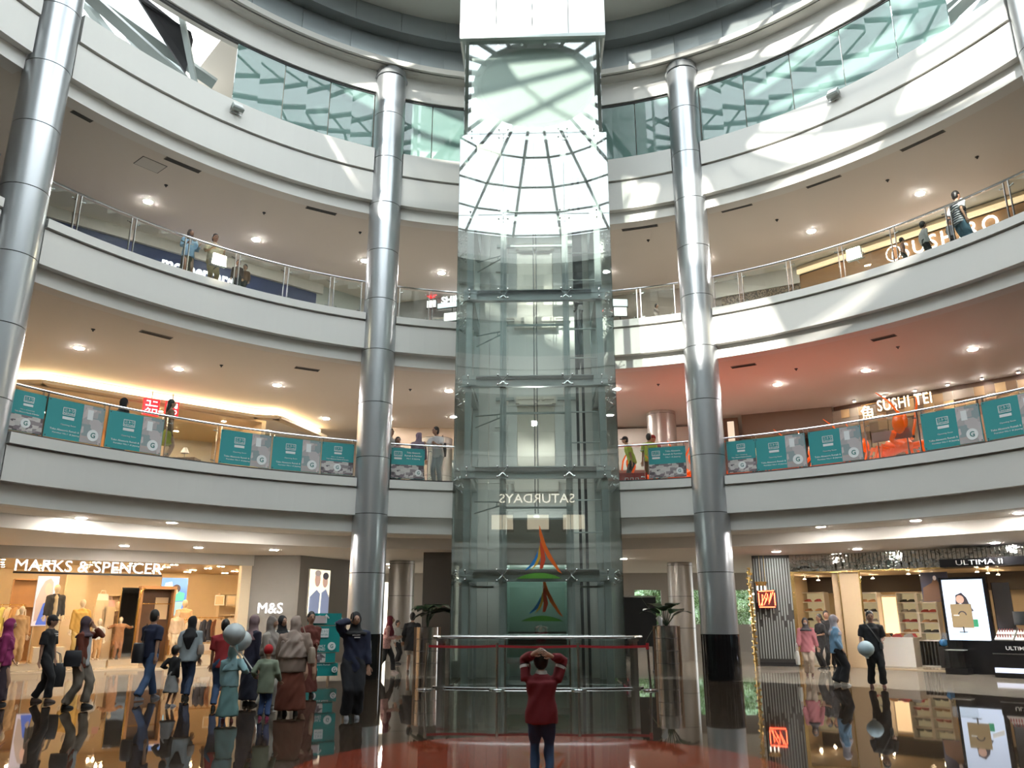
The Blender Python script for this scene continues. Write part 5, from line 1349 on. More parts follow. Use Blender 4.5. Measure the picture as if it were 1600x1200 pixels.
for k in range(7):
    t = empty('spot_lamp', tuple(FT.p(.9 + .95 * k, -.35, 8.36)), label='small picture spot above the block wall, %s from the left' % ordw(k), cat='light', group='spots above the block wall')
    mb = MB(); mb.ringz([(0, 0, -.04, .04, .04), (0, 0, 0, .05, .05)], 10); mb.build('body', M_steel, t); mb = MB(); mb.ringz([(0, 0, -.046, .035, .035), (0, 0, -.041, .035, .035)], 10); mb.build('lens', M_emit, t)
    if k % 2: 
        ld = bpy.data.lights.new('spot_beam', 'SPOT'); ld.energy = 14; ld.color = (1, .8, .5); ld.spot_size = R(80); ld.shadow_soft_size = .05
        lo = bpy.data.objects.new('beam', ld); lo.location = (0, 0, -.08); link(lo, t)
lw_ = empty('lit_cabinet', tuple(FT0.p(.2, 1.0, 6.9)), rz=faceto(FT0), label='row of glowing amber panes behind the restaurant front', cat='cabinet')
ua, zb = fat(FT0, 1170, 690, .9); ub, zt = fat(FT0, 1228, 668, .9)
for k in range(4):
    u = ua + (ub - ua) * (k + .5) / 4
    mb = MB(); mb.box((u - .2, -.1, .15), ((ub - ua) / 4 - .04, .03, .55)); mb.build('amber_pane', mat('amber_glow', (1, .7, .3), emit=(1, .62, .22), es=1.2), lw_)
mb = MB(); mb.box(((ua + ub) / 2 - .2, -.04, .15), (ub - ua + .06, .03, .62)); mb.build('frame', M_black, lw_)
t = empty('mirror_strip', tuple(FT0.p(-.35, -.3, 5)), rz=faceto(FT0), label='narrow bright mirrored pillar left of the restaurant', cat='pillar')
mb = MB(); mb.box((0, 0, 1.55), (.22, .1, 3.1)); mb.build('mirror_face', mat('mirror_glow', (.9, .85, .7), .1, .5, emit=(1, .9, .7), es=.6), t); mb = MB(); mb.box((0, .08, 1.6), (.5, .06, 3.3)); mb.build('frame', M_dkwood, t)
# white back wall with hanging grid on the first floor right of the lift
FX = Frame((1.2, 30.0), (5.5, 29.4))
struct_box('wall_first_back_right', FX, 0, 4.4, 0, .1, 5, 8.3, mat('pale_back_wall', (.62, .55, .48), .6))
FX2 = Frame((-6.5, 29.4), (-1.2, 30.0))
struct_box('wall_first_back_left', FX2, 0, 5.3, 0, .1, 5, 8.38, mat('tan_back_wall', (.50, .38, .27), .6))
t = empty('striped_board', tuple(FX2.p(3.9, -.8, 5)), rz=faceto(FX2), label='dark board with white diagonal stripes behind the man in white', cat='board')
mb = MB(); mb.box((0, 0, 1.0), (1.5, .08, 2.0)); mb.build('board', mat('board_slate', (.10, .13, .13), .5), t)
figure_print(t, [('stripe', M_pw, [(x, 1.9), (x + .18, 1.9), (x + .55, .9), (x + .37, .9)]) for x in (-.7, .1)])
for o in t.children:
    if o.name.startswith('stripe'): o.location.y = -.04
t = empty('counter', tuple(FX2.p(4.6, -3.0, 5)), rz=faceto(FX2), label='pale service counter with a lamp behind the left lift railing', cat='counter')
mb = MB(); mb.box((0, 0, .5), (1.8, .5, 1.0)); mb.build('body', mat('counter_olive', (.22, .22, .18), .5), t); mb = MB(); mb.box((0, 0, 1.02), (1.9, .6, .04)); mb.build('top', M_wht, t); mb = MB(); mb.ball((-.1, -.26, .72), .05, 8, 5); mb.build('lamp', M_emit, t)

# ---- second floor
FV = Frame((-15.2, 19.55), (-7.9, 26.4))
M_navy = mat('navy_wall', (.035, .050, .125), .5)
struct_box('wall_navy_shop', FV, -2, FV.L, 0, .2, 9.6, 12.58, M_navy)
struct_box('trim_12', FV, -2, FV.L + .2, -.12, .25, 12.58, 12.95, M_soff)
ms = empty('shop_sign', tuple(FV.p(5, -.05, 12.2)), rz=faceto(FV), label='white glowing lowercase lettering on the navy second-floor wall', cat='sign')
ua, z1_ = fat(FV, 253, 410, -.05); ub, z2_ = fat(FV, 366, 440, -.05)
text('letters', 'mothercare', ((ua + ub) / 2 - 5, 0, (z1_ + z2_) / 2 - 12.2 + .02), ub - ua, .42, M_letter, ms, extrude=.02, bold=.02)
mb = MB(); mb.box(((ua + ub) / 2 - 5, .02, -.25), (ub - ua, .03, .02)); mb.build('mounting_rail', M_navy, ms)
FV3 = Frame((-7.9, 26.4), (-5.9, 28.4)); struct_box('wall_second_left_return', FV3, 0, 2.8, 0, .2, 9.6, 12.95, mat('pale_green_wall', (.42, .45, .42), .6))
FR = Frame((8.9, 25.5), (14.6, 19.6))
struct_box('wall_wood_header', FR, 0, FR.L, 0, .2, 9.6, 12.62, mat('wood_header', (.30, .165, .07), .5, var=.1, vs=2))
cv2 = empty('cove_light', tuple(FR.p(0, 0, 12.7)), rz=FR.rz, label='warm strip light along the wooden second-floor shop header', cat='light')
mb = MB(); mb.box((FR.L / 2, -.12 * FR.sg, .0), (FR.L, .10, .14)); mb.build('light_strip', mat('strip_glow', (1, .85, .6), emit=(1, .72, .42), es=.9), cv2)
mb = MB(); mb.box((FR.L / 2, 0, .14), (FR.L, .3, .1)); mb.build('ledge', M_cream, cv2)
hs = empty('shop_sign', tuple(FR.p(3.2, -.08, 12.25)), rz=faceto(FR), label='large white glowing capitals on the wooden second-floor header', cat='sign')
ua, z1_ = fat(FR, 1408, 392, -.08); ub, z2_ = fat(FR, 1560, 345, -.08)
text('letters', 'SUSHIRO', ((ua + ub) / 2 - 3.2, 0, (z1_ + z2_) / 2 - 12.25), ub - ua, .46, mat('warm_letters', (1, .95, .9), emit=(1, .90, .82), es=5), hs, extrude=.02, bold=.0, spacing=1.25)
uc, z3_ = fat(FR, 1396, 396, -.08)
mb = MB()
for a0 in range(0, 360, 30): mb.tube([(uc - 3.2 + .22 * K(R(a0)), 0, z3_ - 12.25 + .24 * S(R(a0))), (uc - 3.2 + .22 * K(R(a0 + 22)), 0, z3_ - 12.25 + .24 * S(R(a0 + 22)))], .018, 5)
mb.tube([(uc - 3.25, 0, z3_ - 12.4), (uc - 3.2, 0, z3_ - 12.1)], .02, 5); mb.build('round_mark', MATS['warm_letters'], hs)
M_ratt = photo_mat('rattan_mosaic', [(.10, .07, .045), (.22, .16, .11), (.05, .035, .025), (.32, .25, .18)], (14, 14, 14))
FQ = Frame((6.5, 26.7), (8.9, 25.5)); struct_box('wall_mosaic', FQ, 0, FQ.L, 0, .2, 9.6, 12.35, M_ratt); struct_box('trim_13', FQ, -.3, FQ.L, -.05, .2, 12.35, 12.95, M_soff)
t = empty('lattice_screen', tuple(FR.p(.05, -.25, 9.65)), rz=faceto(FR), label='small wooden lattice screen beside the mosaic wall', cat='screen')
for k in range(4):
    mb = MB(); mb.tube([(.1 + .16 * k, 0, .1), (.5 + .16 * k, 0, 2.3)], .025, 5); mb.build('slat', M_wood, t)
for k in range(4):
    mb = MB(); mb.tube([(.1, -.02, .5 + .45 * k), (1.0, -.02, .5 + .45 * k)], .02, 5); mb.build('cross_slat', M_wood, t)
FG = Frame((-5.9, 28.4), (-1.5, 27.2))
struct_box('wall_second_middle_left', FG, 0, 4.6, 0, .2, 9.6, 12.95, mat('cool_grey_wall', (.36, .37, .37), .6))
t = empty('shop_sign', tuple(FG.p(2.2, -.3, 12.3)), rz=faceto(FG), label='red round mark and white capitals on the second floor left of lift', cat='sign')
ua, za = fat(FG, 675, 457, -.3); ub, zb = fat(FG, 690, 462, -.3); uc, zc = fat(FG, 742, 464, -.3)
M_rl = mat('red_mark', (.8, .03, .03), emit=(1, .03, .03), es=1.6)
mb = MB()
for i in range(24): mb.tube([(ua - 2.2 + .2 * K(i * math.pi / 12), 0, za - 12.3 + .2 * S(i * math.pi / 12)), (ua - 2.2 + .2 * K((i + 1) * math.pi / 12), 0, za - 12.3 + .2 * S((i + 1) * math.pi / 12))], .035, 6)
for dx in (-.07, .07): mb.tube([(ua - 2.2 + dx, 0, za - 12.3 - .14), (ua - 2.2 + dx, 0, za - 12.3 + .14)], .025, 6)
mb.tube([(ua - 2.2 - .15, 0, za - 12.3), (ua - 2.2 + .15, 0, za - 12.3)], .025, 6); mb.build('round_mark', M_rl, t)
text('letters', 'SHIHLIN', ((ub + uc) / 2 - 2.2, 0, zc - 12.3 + .02), uc - ub, .26, M_letter, t, extrude=.02, bold=.02)
mb = MB(); mb.box((.2, .04, -.3), (1.7, .04, .03)); mb.build('mounting_rail', M_hdr, t)
for k, (px0, px1, py0, py1, c, lb) in enumerate(((667, 681, 469, 481, (1, 1, 1), 'small white light board under the red round mark'), (684, 728, 470, 482, (.6, .8, .85), 'pale blue menu light board under the white capitals'), (694, 730, 486, 502, (.95, .95, .95), 'white notice board low behind the second-floor railing'), (957, 980, 468, 478, (.5, .62, .64), 'pale grey menu board right of the lift'), (960, 979, 481, 493, (1, 1, 1), 'white light board right of the lift on the second floor'))):
    F_ = FG if px0 < 900 else Frame((1.5, 27.2), (5.9, 27.6))
    v = (-.5 if px0 < 900 else -.4) - .35 * (k in (2, 4))
    ua, zb = fat(F_, px0, py1, v); ub, zt = fat(F_, px1, py0, v)
    t = empty('menu_board', tuple(F_.p((ua + ub) / 2, v, (zb + zt) / 2)), rz=faceto(F_), label=lb, cat='sign')
    mb = MB(); mb.box((0, 0, 0), (ub - ua, .05, zt - zb)); mb.build('light_face', mat('board_glow_%d' % k, c, .5, emit=c, es=.9), t); mb = MB(); mb.box((0, .04, 0), (ub - ua + .06, .04, zt - zb + .06)); mb.build('frame', M_seam, t)
    mb = MB(); hh = (zb + zt) / 2 - 9.62; mb.tube([(0, .05, 0), (0, .05, -hh)], .02, 5); mb.box((0, .05, -hh + .02), (.3, .2, .03)); mb.build('stand', M_seam, t)
FH = Frame((1.5, 28.2), (6.6, 26.8)); struct_box('wall_second_middle_right', FH, 0, 5.3, 0, .2, 9.6, 12.95, mat('warm_grey_wall', (.40, .35, .31), .6))

# ---- steel trusses at the ends of the top storey, seen through the clear part
M_mesh = mat('dark_mesh_panel', (.035, .035, .04), .7)
def truss(sign):
    t = empty('roof_truss', tuple(rp(sign * 52, 2.0, 15)), label='grey steel roof truss at the upper %s' % ('left' if sign < 0 else 'right'), cat='truss')
    org = rp(sign * 52, 2.0, 15)
    def bar(a, b, r=.13):
        mb = MB(); mb.tube([Vector(a) - org, Vector(b) - org], [(r, r * 1.3)] * 2, 4); mb.build('beam', M_greysteel, t)
    P = lambda a, off, z: rp(sign * a, off, z)
    bar(P(44, .9, 15.2), P(63, 1.2, 16.9), .16)
    bar(P(44, 1.2, 16.2), P(60, 2.2, 17.6), .16)
    for k, a in enumerate((45, 49, 53, 57, 61)):
        bar(P(a, .8, 15.0), P(a + 5, 2.6, 17.8), .10)
    bar(P(47, .5, 15.1), P(50, .5, 17.2), .08)
    for k, a in enumerate((48, 52, 56, 60)):
        bar(P(a + 4, 1.0, 15.0), P(a - 1, 3.4, 17.9), .09)
    bar(P(46, 2.6, 15.2), P(63, 3.0, 16.2), .12)
    bar(P(44, 3.4, 17.4), P(64, 3.6, 17.2), .10)
    return t
for s_ in (-1, 1): truss(s_)
mb = MB()
A_ = [rp(-48.5, .6, 17.0), rp(-56.5, 1.2, 17.6), rp(-55.5, 1.2, 17.9), rp(-48.0, .9, 15.9), rp(-47.6, .9, 17.0)]
o_ = A_[0]
dv = Vector((-.05, .08, 0))
mb.add([v - o_ for v in A_] + [v - o_ + dv for v in A_], [(0, 1, 2, 3, 4), (9, 8, 7, 6, 5)] + [(i, (i + 1) % 5, 5 + (i + 1) % 5, 5 + i) for i in range(5)])
t = empty('mesh_panel', tuple(o_), label='dark perforated panel beside the truss at upper left', cat='panel'); mb.build('panel', M_mesh, t)

# shop front on the far side of the void, behind the viewer: the lift glass mirrors it
hd_ = MB(); hd_.box((-.1, -7.7, 7.75), (9, .2, 1.2)); tag(hd_.build('wall_rear_shop_header', M_dkwood), kind='structure')
t = empty('shop_sign', (-.15, -7.55, 7.85), rz=math.pi, label='pale lit capitals of the shop behind the viewer, mirrored in the lift glass', cat='sign')
text('letters', 'SATURDAYS', (0, -.04, 0), 4.2, .5, mat('far_letters', (1, .95, .8), emit=(1, .93, .75), es=5), t, extrude=.02)
mb = MB(); mb.box((0, 0, -.34), (4.4, .04, .04)); mb.build('mounting_rail', M_gold, t)
for k in range(3):
    t = empty('light_panel', (-2.1 + 2.0 * k, -7.7, 6.55), rz=math.pi, label='%s warm lit shop window panel behind the viewer' % ('right-hand', 'middle', 'left-hand')[k], cat='window')
    mb = MB(); mb.box((0, 0, 0), (1.2, .05, .8)); mb.build('glowing_pane', mat('far_pane', (1, .9, .7), emit=(1, .85, .6), es=2.2), t); mb = MB(); mb.box((0, .05, 0), (1.3, .05, 1.1)); mb.build('frame', M_dkwood, t)
# ------------------------------------------------------------ people
REM = []
def ground(px, py, z=0.0):
    r = ray(px, py); t = (z - CAM_H) / r.z
    return Vector((r.x * t, r.y * t, z))
def on_ring(px, py, off):
    r = ray(px, py); a, b = ARX + off, ARY + off
    A = (r.x / a) ** 2 + (r.y / b) ** 2; B = -2 * ACY * r.y / b ** 2; C = (ACY / b) ** 2 - 1
    t = (-B + math.sqrt(B * B - 4 * A * C)) / (2 * A)
    return Vector((r.x * t, r.y * t, CAM_H + r.z * t))
def height_at(p, px, py):
    r = ray(px, py); d = math.hypot(p.x, p.y); t = d / math.hypot(r.x, r.y)
    return CAM_H + r.z * t
def soft(mb, name, m, parent, vox, noise=0.0, seed=0):
    o = mb.build(name, m, parent)
    md = o.modifiers.new('r', 'REMESH'); md.mode = 'VOXEL'; md.voxel_size = vox; md.use_smooth_shade = True
    sm = o.modifiers.new('s', 'SMOOTH'); sm.factor = 0.6; sm.iterations = 3
    REM.append((o, noise, seed))
    return o
def ik(a, t, l1, l2, hint):
    a, t, hint = Vector(a), Vector(t), Vector(hint)
    d = t - a; D = min(d.length, (l1 + l2) * .999); D = max(D, abs(l1 - l2) * 1.01); u = d.normalized()
    x = (l1 * l1 - l2 * l2 + D * D) / (2 * D); h = math.sqrt(max(0, l1 * l1 - x * x))
    hp = (hint - u * hint.dot(u))
    if hp.length < 1e-5: hp = Vector((0, 1, 0))
    hp.normalize()
    return a + u * x + hp * h, a + u * D
SKIN = mat('skin', (0.40, 0.225, 0.15), 0.5); SKIN2 = mat('skin_light', (0.52, 0.32, 0.23), 0.5)
HAIRM = mat('hair_black', (0.012, 0.010, 0.009), 0.45)
EYEM = mat('eye_dark', (0.02, 0.015, 0.012), 0.3); LIPM = mat('lip', (0.30, 0.10, 0.08), 0.5)
def cloth(c, nm=None):
    return mat('fabric_%02d_%02d_%02d' % tuple(int(x * 99) for x in c), c, 0.85, var=0.12, vs=9)
def cat_person(kind='person'): return kind

def person(label, p, H, face, name='person', cat='person', group=None, feet=None, hands=None, lean=(0, 0), head=(0, 0), top=None, bottom=None, hw=None,
           shoes=(0.03, 0.03, 0.03), skin=None, vox=0.017, build=1.0, kid=False, skin_legs=False, elbow=None, nohead=False, smooth_doll=False, knee=None, hand_dir=None):
    """p: foot point; H: standing height; face: 0 looks at the camera, +90 towards image right, 180 away"""
    skin = skin or SKIN
    rz = math.atan2(-p.x, p.y) + R(face)
    t = empty(name, tuple(p), rz=rz, label=label, cat=cat, group=group)
    h = H
    hk = 1.22 if kid else 1.0
    hr = 0.066 * hk
    fx = feet or ((0.055, 0, 0), (-0.055, 0, 0))
    lx, ly = lean
    hipz = 0.515
    low = max(0, .0)
    hipc = Vector((0, 0, hipz))
    neck = Vector((lx, ly, .825 - (lx * lx + ly * ly) * .6 - (0.02 if kid else 0)))
    headc = neck + Vector((lx * .15, ly * .3 - .008, (.070 if not kid else .085) + .02))
    headc.z = min(headc.z, 1.0 - hr)
    body = MB()
    def V(v): return Vector(v) * h
    def T(pts, rad, n=10, up=(0, 1, 0)):
        rad = [(r[0] * h, r[1] * h) if isinstance(r, (tuple, list)) else r * h for r in rad]
        return [V(q) for q in pts], rad, n, up
    def tube(mb, pts, rad, n=10, up=(0, 1, 0)):
        a, b, c, d = T(pts, rad, n, up); mb.tube(a, b, c, True, d)
    # trunk
    mid = hipc.lerp(neck, .42)
    chest = hipc.lerp(neck, .78)
    B = build
    tube(body, [hipc + Vector((0, 0, -.04)), hipc, mid, chest, neck + Vector((0, 0, -.03)), neck + Vector((0, -.002, .01)), headc], [(.07 * B, .05 * B), (.082 * B, .055 * B), (.064 * B, .044 * B), (.080 * B, .050 * B), (.06 * B, .036 * B), (.029, .031), (.026, .03)], 12)
    # head, jaw, nose, ears
    Mh = Matrix.Rotation(R(head[0]), 3, 'Z') @ Matrix.Rotation(R(head[1]), 3, 'X')
    if not nohead:
        hc = V(headc)
        body.ball(hc, (.047 * hk * h, .056 * hk * h, hr * h), 14, 10, Mh)
        body.ball(hc + Mh @ V((0, -.022 * hk, -.028 * hk)), (.032 * hk * h, .03 * hk * h, .034 * hk * h), 10, 7, Mh)
        if not smooth_doll:
            body.ball(hc + Mh @ V((0, -.058 * hk, -.008 * hk)), (.008 * hk * h, .011 * hk * h, .012 * hk * h), 6, 5, Mh)
            for s_ in (-1, 1): body.ball(hc + Mh @ V((s_ * .047 * hk, .004, -.004)), (.007 * h, .013 * h, .017 * h), 6, 5, Mh)
    # legs
    ank = []; kn = []
    for i, s_ in enumerate((1, -1)):
        hip = hipc + Vector((s_ * .048 * B, 0, -.02))
        f = Vector((fx[i][0], fx[i][1], .045 + (fx[i][2] if len(fx[i]) > 2 else 0)))
        k_, a_ = ik(hip, f, .245, .235, knee[i] if knee else (0, -1, 0))
        kn.append(k_); ank.append(a_)
        tube(body, [hip, hip.lerp(k_, .5), k_, k_.lerp(a_, .35), a_], [.05 * B, .042 * B, .030, .031, .019], 9)
    # arms
    sh = []; el = []; wr = []
    hd = hands or ((.135, -.03, .47), (-.135, -.03, .47))
    shz = .79 - (.01 if kid else 0)
    for i, s_ in enumerate((1, -1)):
        sp = Vector((lx * .93 + s_ * .102 * B, ly * .93, neck.z - .042))
        hint = elbow[i] if elbow else (s_ * .35, 1, -.3)
        e_, w_ = ik(sp, hd[i], .165, .145, hint)
        sh.append(sp); el.append(e_); wr.append(w_)
        tube(body, [sp + Vector((-s_ * .03, 0, .0)), sp, sp.lerp(e_, .5), e_, e_.lerp(w_, .35), w_], [.028, .030, .026, .021, .020, .0135], 8)
    ob = soft(body, 'body', skin, t, vox * .8)
    # hands: palm, four fingers, thumb
    for i, s_ in enumerate((1, -1)):
        mb = MB()
        d = Vector(hand_dir[i]).normalized() if hand_dir else (wr[i] - el[i]).normalized(); side_ = Vector((0, 1, 0)).cross(d)
        if side_.length < .2: side_ = Vector((0, 0, 1)).cross(d)
        side_.normalize(); nrm_ = d.cross(side_).normalized()
        w0 = V(wr[i]); L_ = .095 * h * (1.05 if kid else 1)
        mb.tube([w0 - d * .01 * h, w0 + d * L_ * .2, w0 + d * L_ * .5], [(.013 * h, .010 * h), (.020 * h, .009 * h), (.021 * h, .008 * h)], 8, True, nrm_)
        for q, (off, ln) in enumerate(((-.0155, .42), (-.005, .5), (.0055, .47), (.0155, .37))):
            b0 = w0 + d * L_ * .48 + side_ * off * h
            b1 = b0 + d * L_ * ln * .55 + nrm_ * (-.004 * h) + side_ * off * .2 * h
            b2 = b1 + d * L_ * ln * .4 + nrm_ * (-.010 * h)
            mb.tube([b0, b1, b2], [.0052 * h, .0048 * h, .0036 * h], 6, True, nrm_)
        th0 = w0 + d * L_ * .15 - side_ * .018 * h * s_; th1 = th0 + d * L_ * .22 - side_ * .014 * h * s_; th2 = th1 + d * L_ * .2 - side_ * .002 * h * s_
        mb.tube([th0, th1, th2], [.0075 * h, .006 * h, .0045 * h], 6, True, nrm_)
        mb.build('hand', skin, t, 60)
    # eyes and mouth
    if not nohead and not smooth_doll and abs(((face + head[0] + 180) % 360) - 180) < 125:
        mb = MB()
        for s_ in (-1, 1): mb.ball(V(headc) + Mh @ V((s_ * .019 * hk, -.0515 * hk, .006 * hk)), (.0075 * hk * h, .006 * h, .0045 * hk * h), 8, 5, Mh)
        mb.build('eyes', EYEM, t, 60)
        mb = MB(); q = V(headc)
        mb.tube([q + Mh @ V((-.014 * hk, -.0515 * hk, -.030 * hk)), q + Mh @ V((0, -.0555 * hk, -.031 * hk)), q + Mh @ V((.014 * hk, -.0515 * hk, -.030 * hk))], .0035 * h, 6); mb.build('mouth', LIPM, t, 60)
        mb = MB()
        for s_ in (-1, 1): mb.tube([q + Mh @ V((s_ * .009 * hk, -.054 * hk, .016 * hk)), q + Mh @ V((s_ * .028 * hk, -.048 * hk, .017 * hk))], .0028 * h, 5)
        mb.build('eyebrows', HAIRM, t, 60)
    # top garment
    if top:
        c = top['c']; m_ = c if not isinstance(c, tuple) else cloth(c)
        lo = top.get('loose', .012); hem = top.get('hem', .46); fl = top.get('flare', 0)
        mb = MB()
        pb = hipc + Vector((0, 0, hem - hipz))
        pts = [pb]; rad = [(.088 * B + lo + fl, .062 * B + lo + fl)]
        if hem < .40: pts.append(hipc + Vector((0, 0, (hem - hipz) * .4))); rad.append((.09 * B + lo + fl * .4, .062 * B + lo + fl * .4))
        pts += [hipc + Vector((0, 0, .01)), mid, chest, neck + Vector((0, 0, -.048)), neck + Vector((0, 0, -.022)), neck + Vector((0, 0, .004))]
        rad += [(.086 * B + lo, .060 * B + lo), (.072 * B + lo, .052 * B + lo), (.092 * B + lo * .8, .060 * B + lo * .8), (.088 * B + lo * .4, .054 * B), (.062 * B + .01, .050 * B), (.040, .040)]
        tube(mb, pts, rad, 14)
        sl = top.get('sleeve', 'long'); w = top.get('sw', .008)
        for i, s_ in enumerate((1, -1)):
            a0 = sh[i] + Vector((-s_ * .035, 0, .004))
            if sl == 'long':
                tube(mb, [a0, sh[i], sh[i].lerp(el[i], .55), el[i], el[i].lerp(wr[i], .5), el[i].lerp(wr[i], .93)], [.034, .036 + w, .031 + w, .028 + w, .026 + w, .020 + w], 9)
            elif sl == 'short':
                tube(mb, [a0, sh[i], sh[i].lerp(el[i], .85)], [.034, .037 + w, .033 + w * 1.6], 9)
        soft(mb, top.get('name', 'shirt'), m_, t, vox, .0035, hash(label) % 97)
        if top.get('open'):       # open jacket over a pale shirt front
            mb = MB(); tube(mb, [hipc + Vector((0, -.030, hem - hipz + .02)), mid + Vector((0, -.03, 0)), chest + Vector((0, -.031, 0)), neck + Vector((0, -.012, -.01))], [(.045, .052 + lo), (.04, .045 + lo), (.04, .048 + lo * .6), (.02, .036)], 10)
            soft(mb, 'shirt_front', cloth(top['open']), t, vox, .002, 3)
        if top.get('cuffs'):
            mb = MB()
            for i in (0, 1): tube(mb, [el[i].lerp(wr[i], .88), el[i].lerp(wr[i], .99)], [.0225 + w, .0215 + w], 9)
            mb.build('cuffs', cloth(top['cuffs']), t, 60)
        if top.get('stripes'):
            mb = MB()
            for k in range(9):
                zz_ = .47 + k * .036
                f = (zz_ - hipz) / (neck.z - hipz)
                if f > .9: break
                cpt = hipc.lerp(neck, f)
                rx = .078 * B + lo + .010 if f < .5 else .092 * B + lo * .8 + .006
                tube(mb, [cpt - Vector((0, 0, .006)), cpt + Vector((0, 0, .006))], [(rx, .060 * B + lo + .007)] * 2, 16)
            mb.build('stripes', cloth(top['stripes']), t, 60)
        if top.get('print'):
            for q in range(2):
                mb = MB(); mb.box(V(chest + Vector((.01 * q, -.062 * B - lo, .012 - .022 * q))), ((.075 - .02 * q) * h, .012 * h, .010 * h)); mb.build('chest_print', cloth((.5, .5, .5)), t)
        if top.get('sleeve_stripe'):
            for i, s_ in enumerate((1, -1)):
                mb = MB(); o_ = Vector((s_ * .036, 0, 0))
                tube(mb, [sh[i] + o_, sh[i].lerp(el[i], .5) + o_, el[i] + o_ * .9, el[i].lerp(wr[i], .8) + o_ * .8], [.006] * 4, 5)
                mb.build('sleeve_stripe', cloth(top['sleeve_stripe']), t, 60)
    # bottom garment
    if bottom:
        m_ = cloth(bottom['c']); ty = bottom['type']; w = bottom.get('w', .008)
        mb = MB()
        if ty == 'trousers' or ty == 'shorts':
            tube(mb, [hipc + Vector((0, 0, -.05)), hipc + Vector((0, 0, .0)), hipc + Vector((0, 0, .06))], [(.085 * B + w, .06 * B + w), (.09 * B + w, .063 * B + w), (.078 * B + w, .055 * B + w)], 14)
            for i, s_ in enumerate((1, -1)):
                hp_ = hipc + Vector((s_ * .046 * B, 0, -.015))
                if ty == 'shorts': tube(mb, [hp_, hp_.lerp(kn[i], .5), hp_.lerp(kn[i], .85)], [.054 * B + w, .048 * B + w, .044 * B + w], 10)
                else: tube(mb, [hp_, hp_.lerp(kn[i], .5), kn[i], kn[i].lerp(ank[i], .5), kn[i].lerp(ank[i], .97)], [.054 * B + w, .045 * B + w, .035 + w, .032 + w * 1.2, .027 + w * 1.6], 10)
        else:
            bt = bottom.get('len', .05); fl = bottom.get('flare', .03)
            ca = (ank[0] + ank[1]) / 2
            sx = abs(ank[0].x - ank[1].x) / 2 + .05; sy = abs(ank[0].y - ank[1].y) / 2 + .045
            tube(mb, [Vector((ca.x * .9, ca.y * .9, bt)), Vector((ca.x * .5, ca.y * .5, .28)), hipc + Vector((0, 0, -.06)), hipc + Vector((0, 0, .07))],
                 [(max(.10, sx) + fl, max(.07, sy) + fl), (.095 * B + fl * .7, .07 * B + fl * .7), (.095 * B + .01, .068 * B + .01), (.078 * B, .055 * B)], 16)
        soft(mb, {'trousers': 'trousers', 'shorts': 'shorts', 'skirt': 'skirt'}[ty], m_, t, vox, .004, hash(label) % 31)
    # shoes
    if shoes:
        for i, s_ in enumerate((1, -1)):
            mb = MB(); a_ = V(ank[i])
            mb.ringz([(a_.x, a_.y - .035 * h, a_.z - .045 * h, .022 * h, .068 * h), (a_.x, a_.y - .035 * h, a_.z - .036 * h, .023 * h, .070 * h), (a_.x, a_.y - .03 * h, a_.z - .022 * h, .021 * h, .060 * h), (a_.x, a_.y - .0 * h, a_.z - .002 * h, .018 * h, .026 * h)], 12)
            mb.build('shoe', cloth(shoes), t, 60)
    # headwear
    if hw and not nohead:
        ty = hw['type']; c = cloth(hw['c']) if hw.get('c') else HAIRM; q = V(headc)
        mb = MB()
        if ty in ('hair', 'longhair', 'bun'):
            mb.ball(q + Mh @ V((0, .010, .012)), (.0525 * hk * h, .058 * hk * h, (hr + .004) * h), 14, 9, Mh)
            mb.ball(q + Mh @ V((0, .022, -.014)), (.048 * hk * h, .044 * hk * h, (hr * .8) * h), 12, 8, Mh)
            if ty == 'longhair': tube(mb, [headc + Vector((0, .03, 0)), headc + Vector((0, .045, -.08)), headc + Vector((0, .05 + ly * -.2, -.2)), headc + Vector((0, .055, -.27))], [(.05, .035), (.055, .033), (.05, .025), (.03, .015)], 12)
            if ty == 'bun': mb.ball(q + Mh @ V((0, .06, .03)), .025 * h, 8, 6)
            # the face opens at the front: hair ends at the hairline because the head ball pushes through
            soft(mb, 'hair', c, t, vox * .8)
        elif ty == 'cap':
            mb.ball(q + Mh @ V((0, .006, .020 * hk)), (.053 * hk * h, .061 * hk * h, (hr * .88) * h), 14, 9, Mh)
            mb.tube([q + Mh @ V((0, -.04 * hk, .022 * hk)), q + Mh @ V((0, -.095 * hk, .016 * hk))], [(.042 * hk * h, .006 * h), (.03 * hk * h, .004 * h)], 10, True, (0, 0, 1))
            soft(mb, 'cap', c, t, .009)
            mb = MB(); mb.ball(q + Mh @ V((0, .018, -.006)), (.049 * hk * h, .050 * hk * h, (hr * .86) * h), 12, 8, Mh); mb.build('hair', HAIRM, t, 180)
        elif ty == 'beanie':
            mb.ball(q + Mh @ V((0, .008, .016 * hk)), (.055 * hk * h, .063 * hk * h, (hr * .95) * h), 14, 9, Mh)
            soft(mb, 'knit_cap', c, t, .010)
        elif ty == 'hijab':
            dr = hw.get('drape', .14)
            mb.ball(q + Mh @ V((0, .010, .006)), (.058 * hk * h, .064 * hk * h, (hr + .008) * h), 14, 10, Mh)
            n0 = neck
            w = hw.get('w', .02)
            pts = [headc + Vector((0, .012, -.03)), n0 + Vector((0, .002, .012)), n0 + Vector((0, 0, -.03)), n0.lerp(hipc, .30) + Vector((0, 0, 0)), n0 + Vector((-lx * dr, -ly * dr - .004, -dr))]
            pts[3] = n0 + Vector((0, -.002, -min(.09, dr * .6)))
            rad = [(.050 * hk, .054 * hk), (.052, .052), (.080 * B, .062 * B), (.102 * B + w * .5, .076 * B + w * .5), (.092 * B + w * 1.2, .068 * B + w * 1.2)]
            tube(mb, pts, rad, 16)
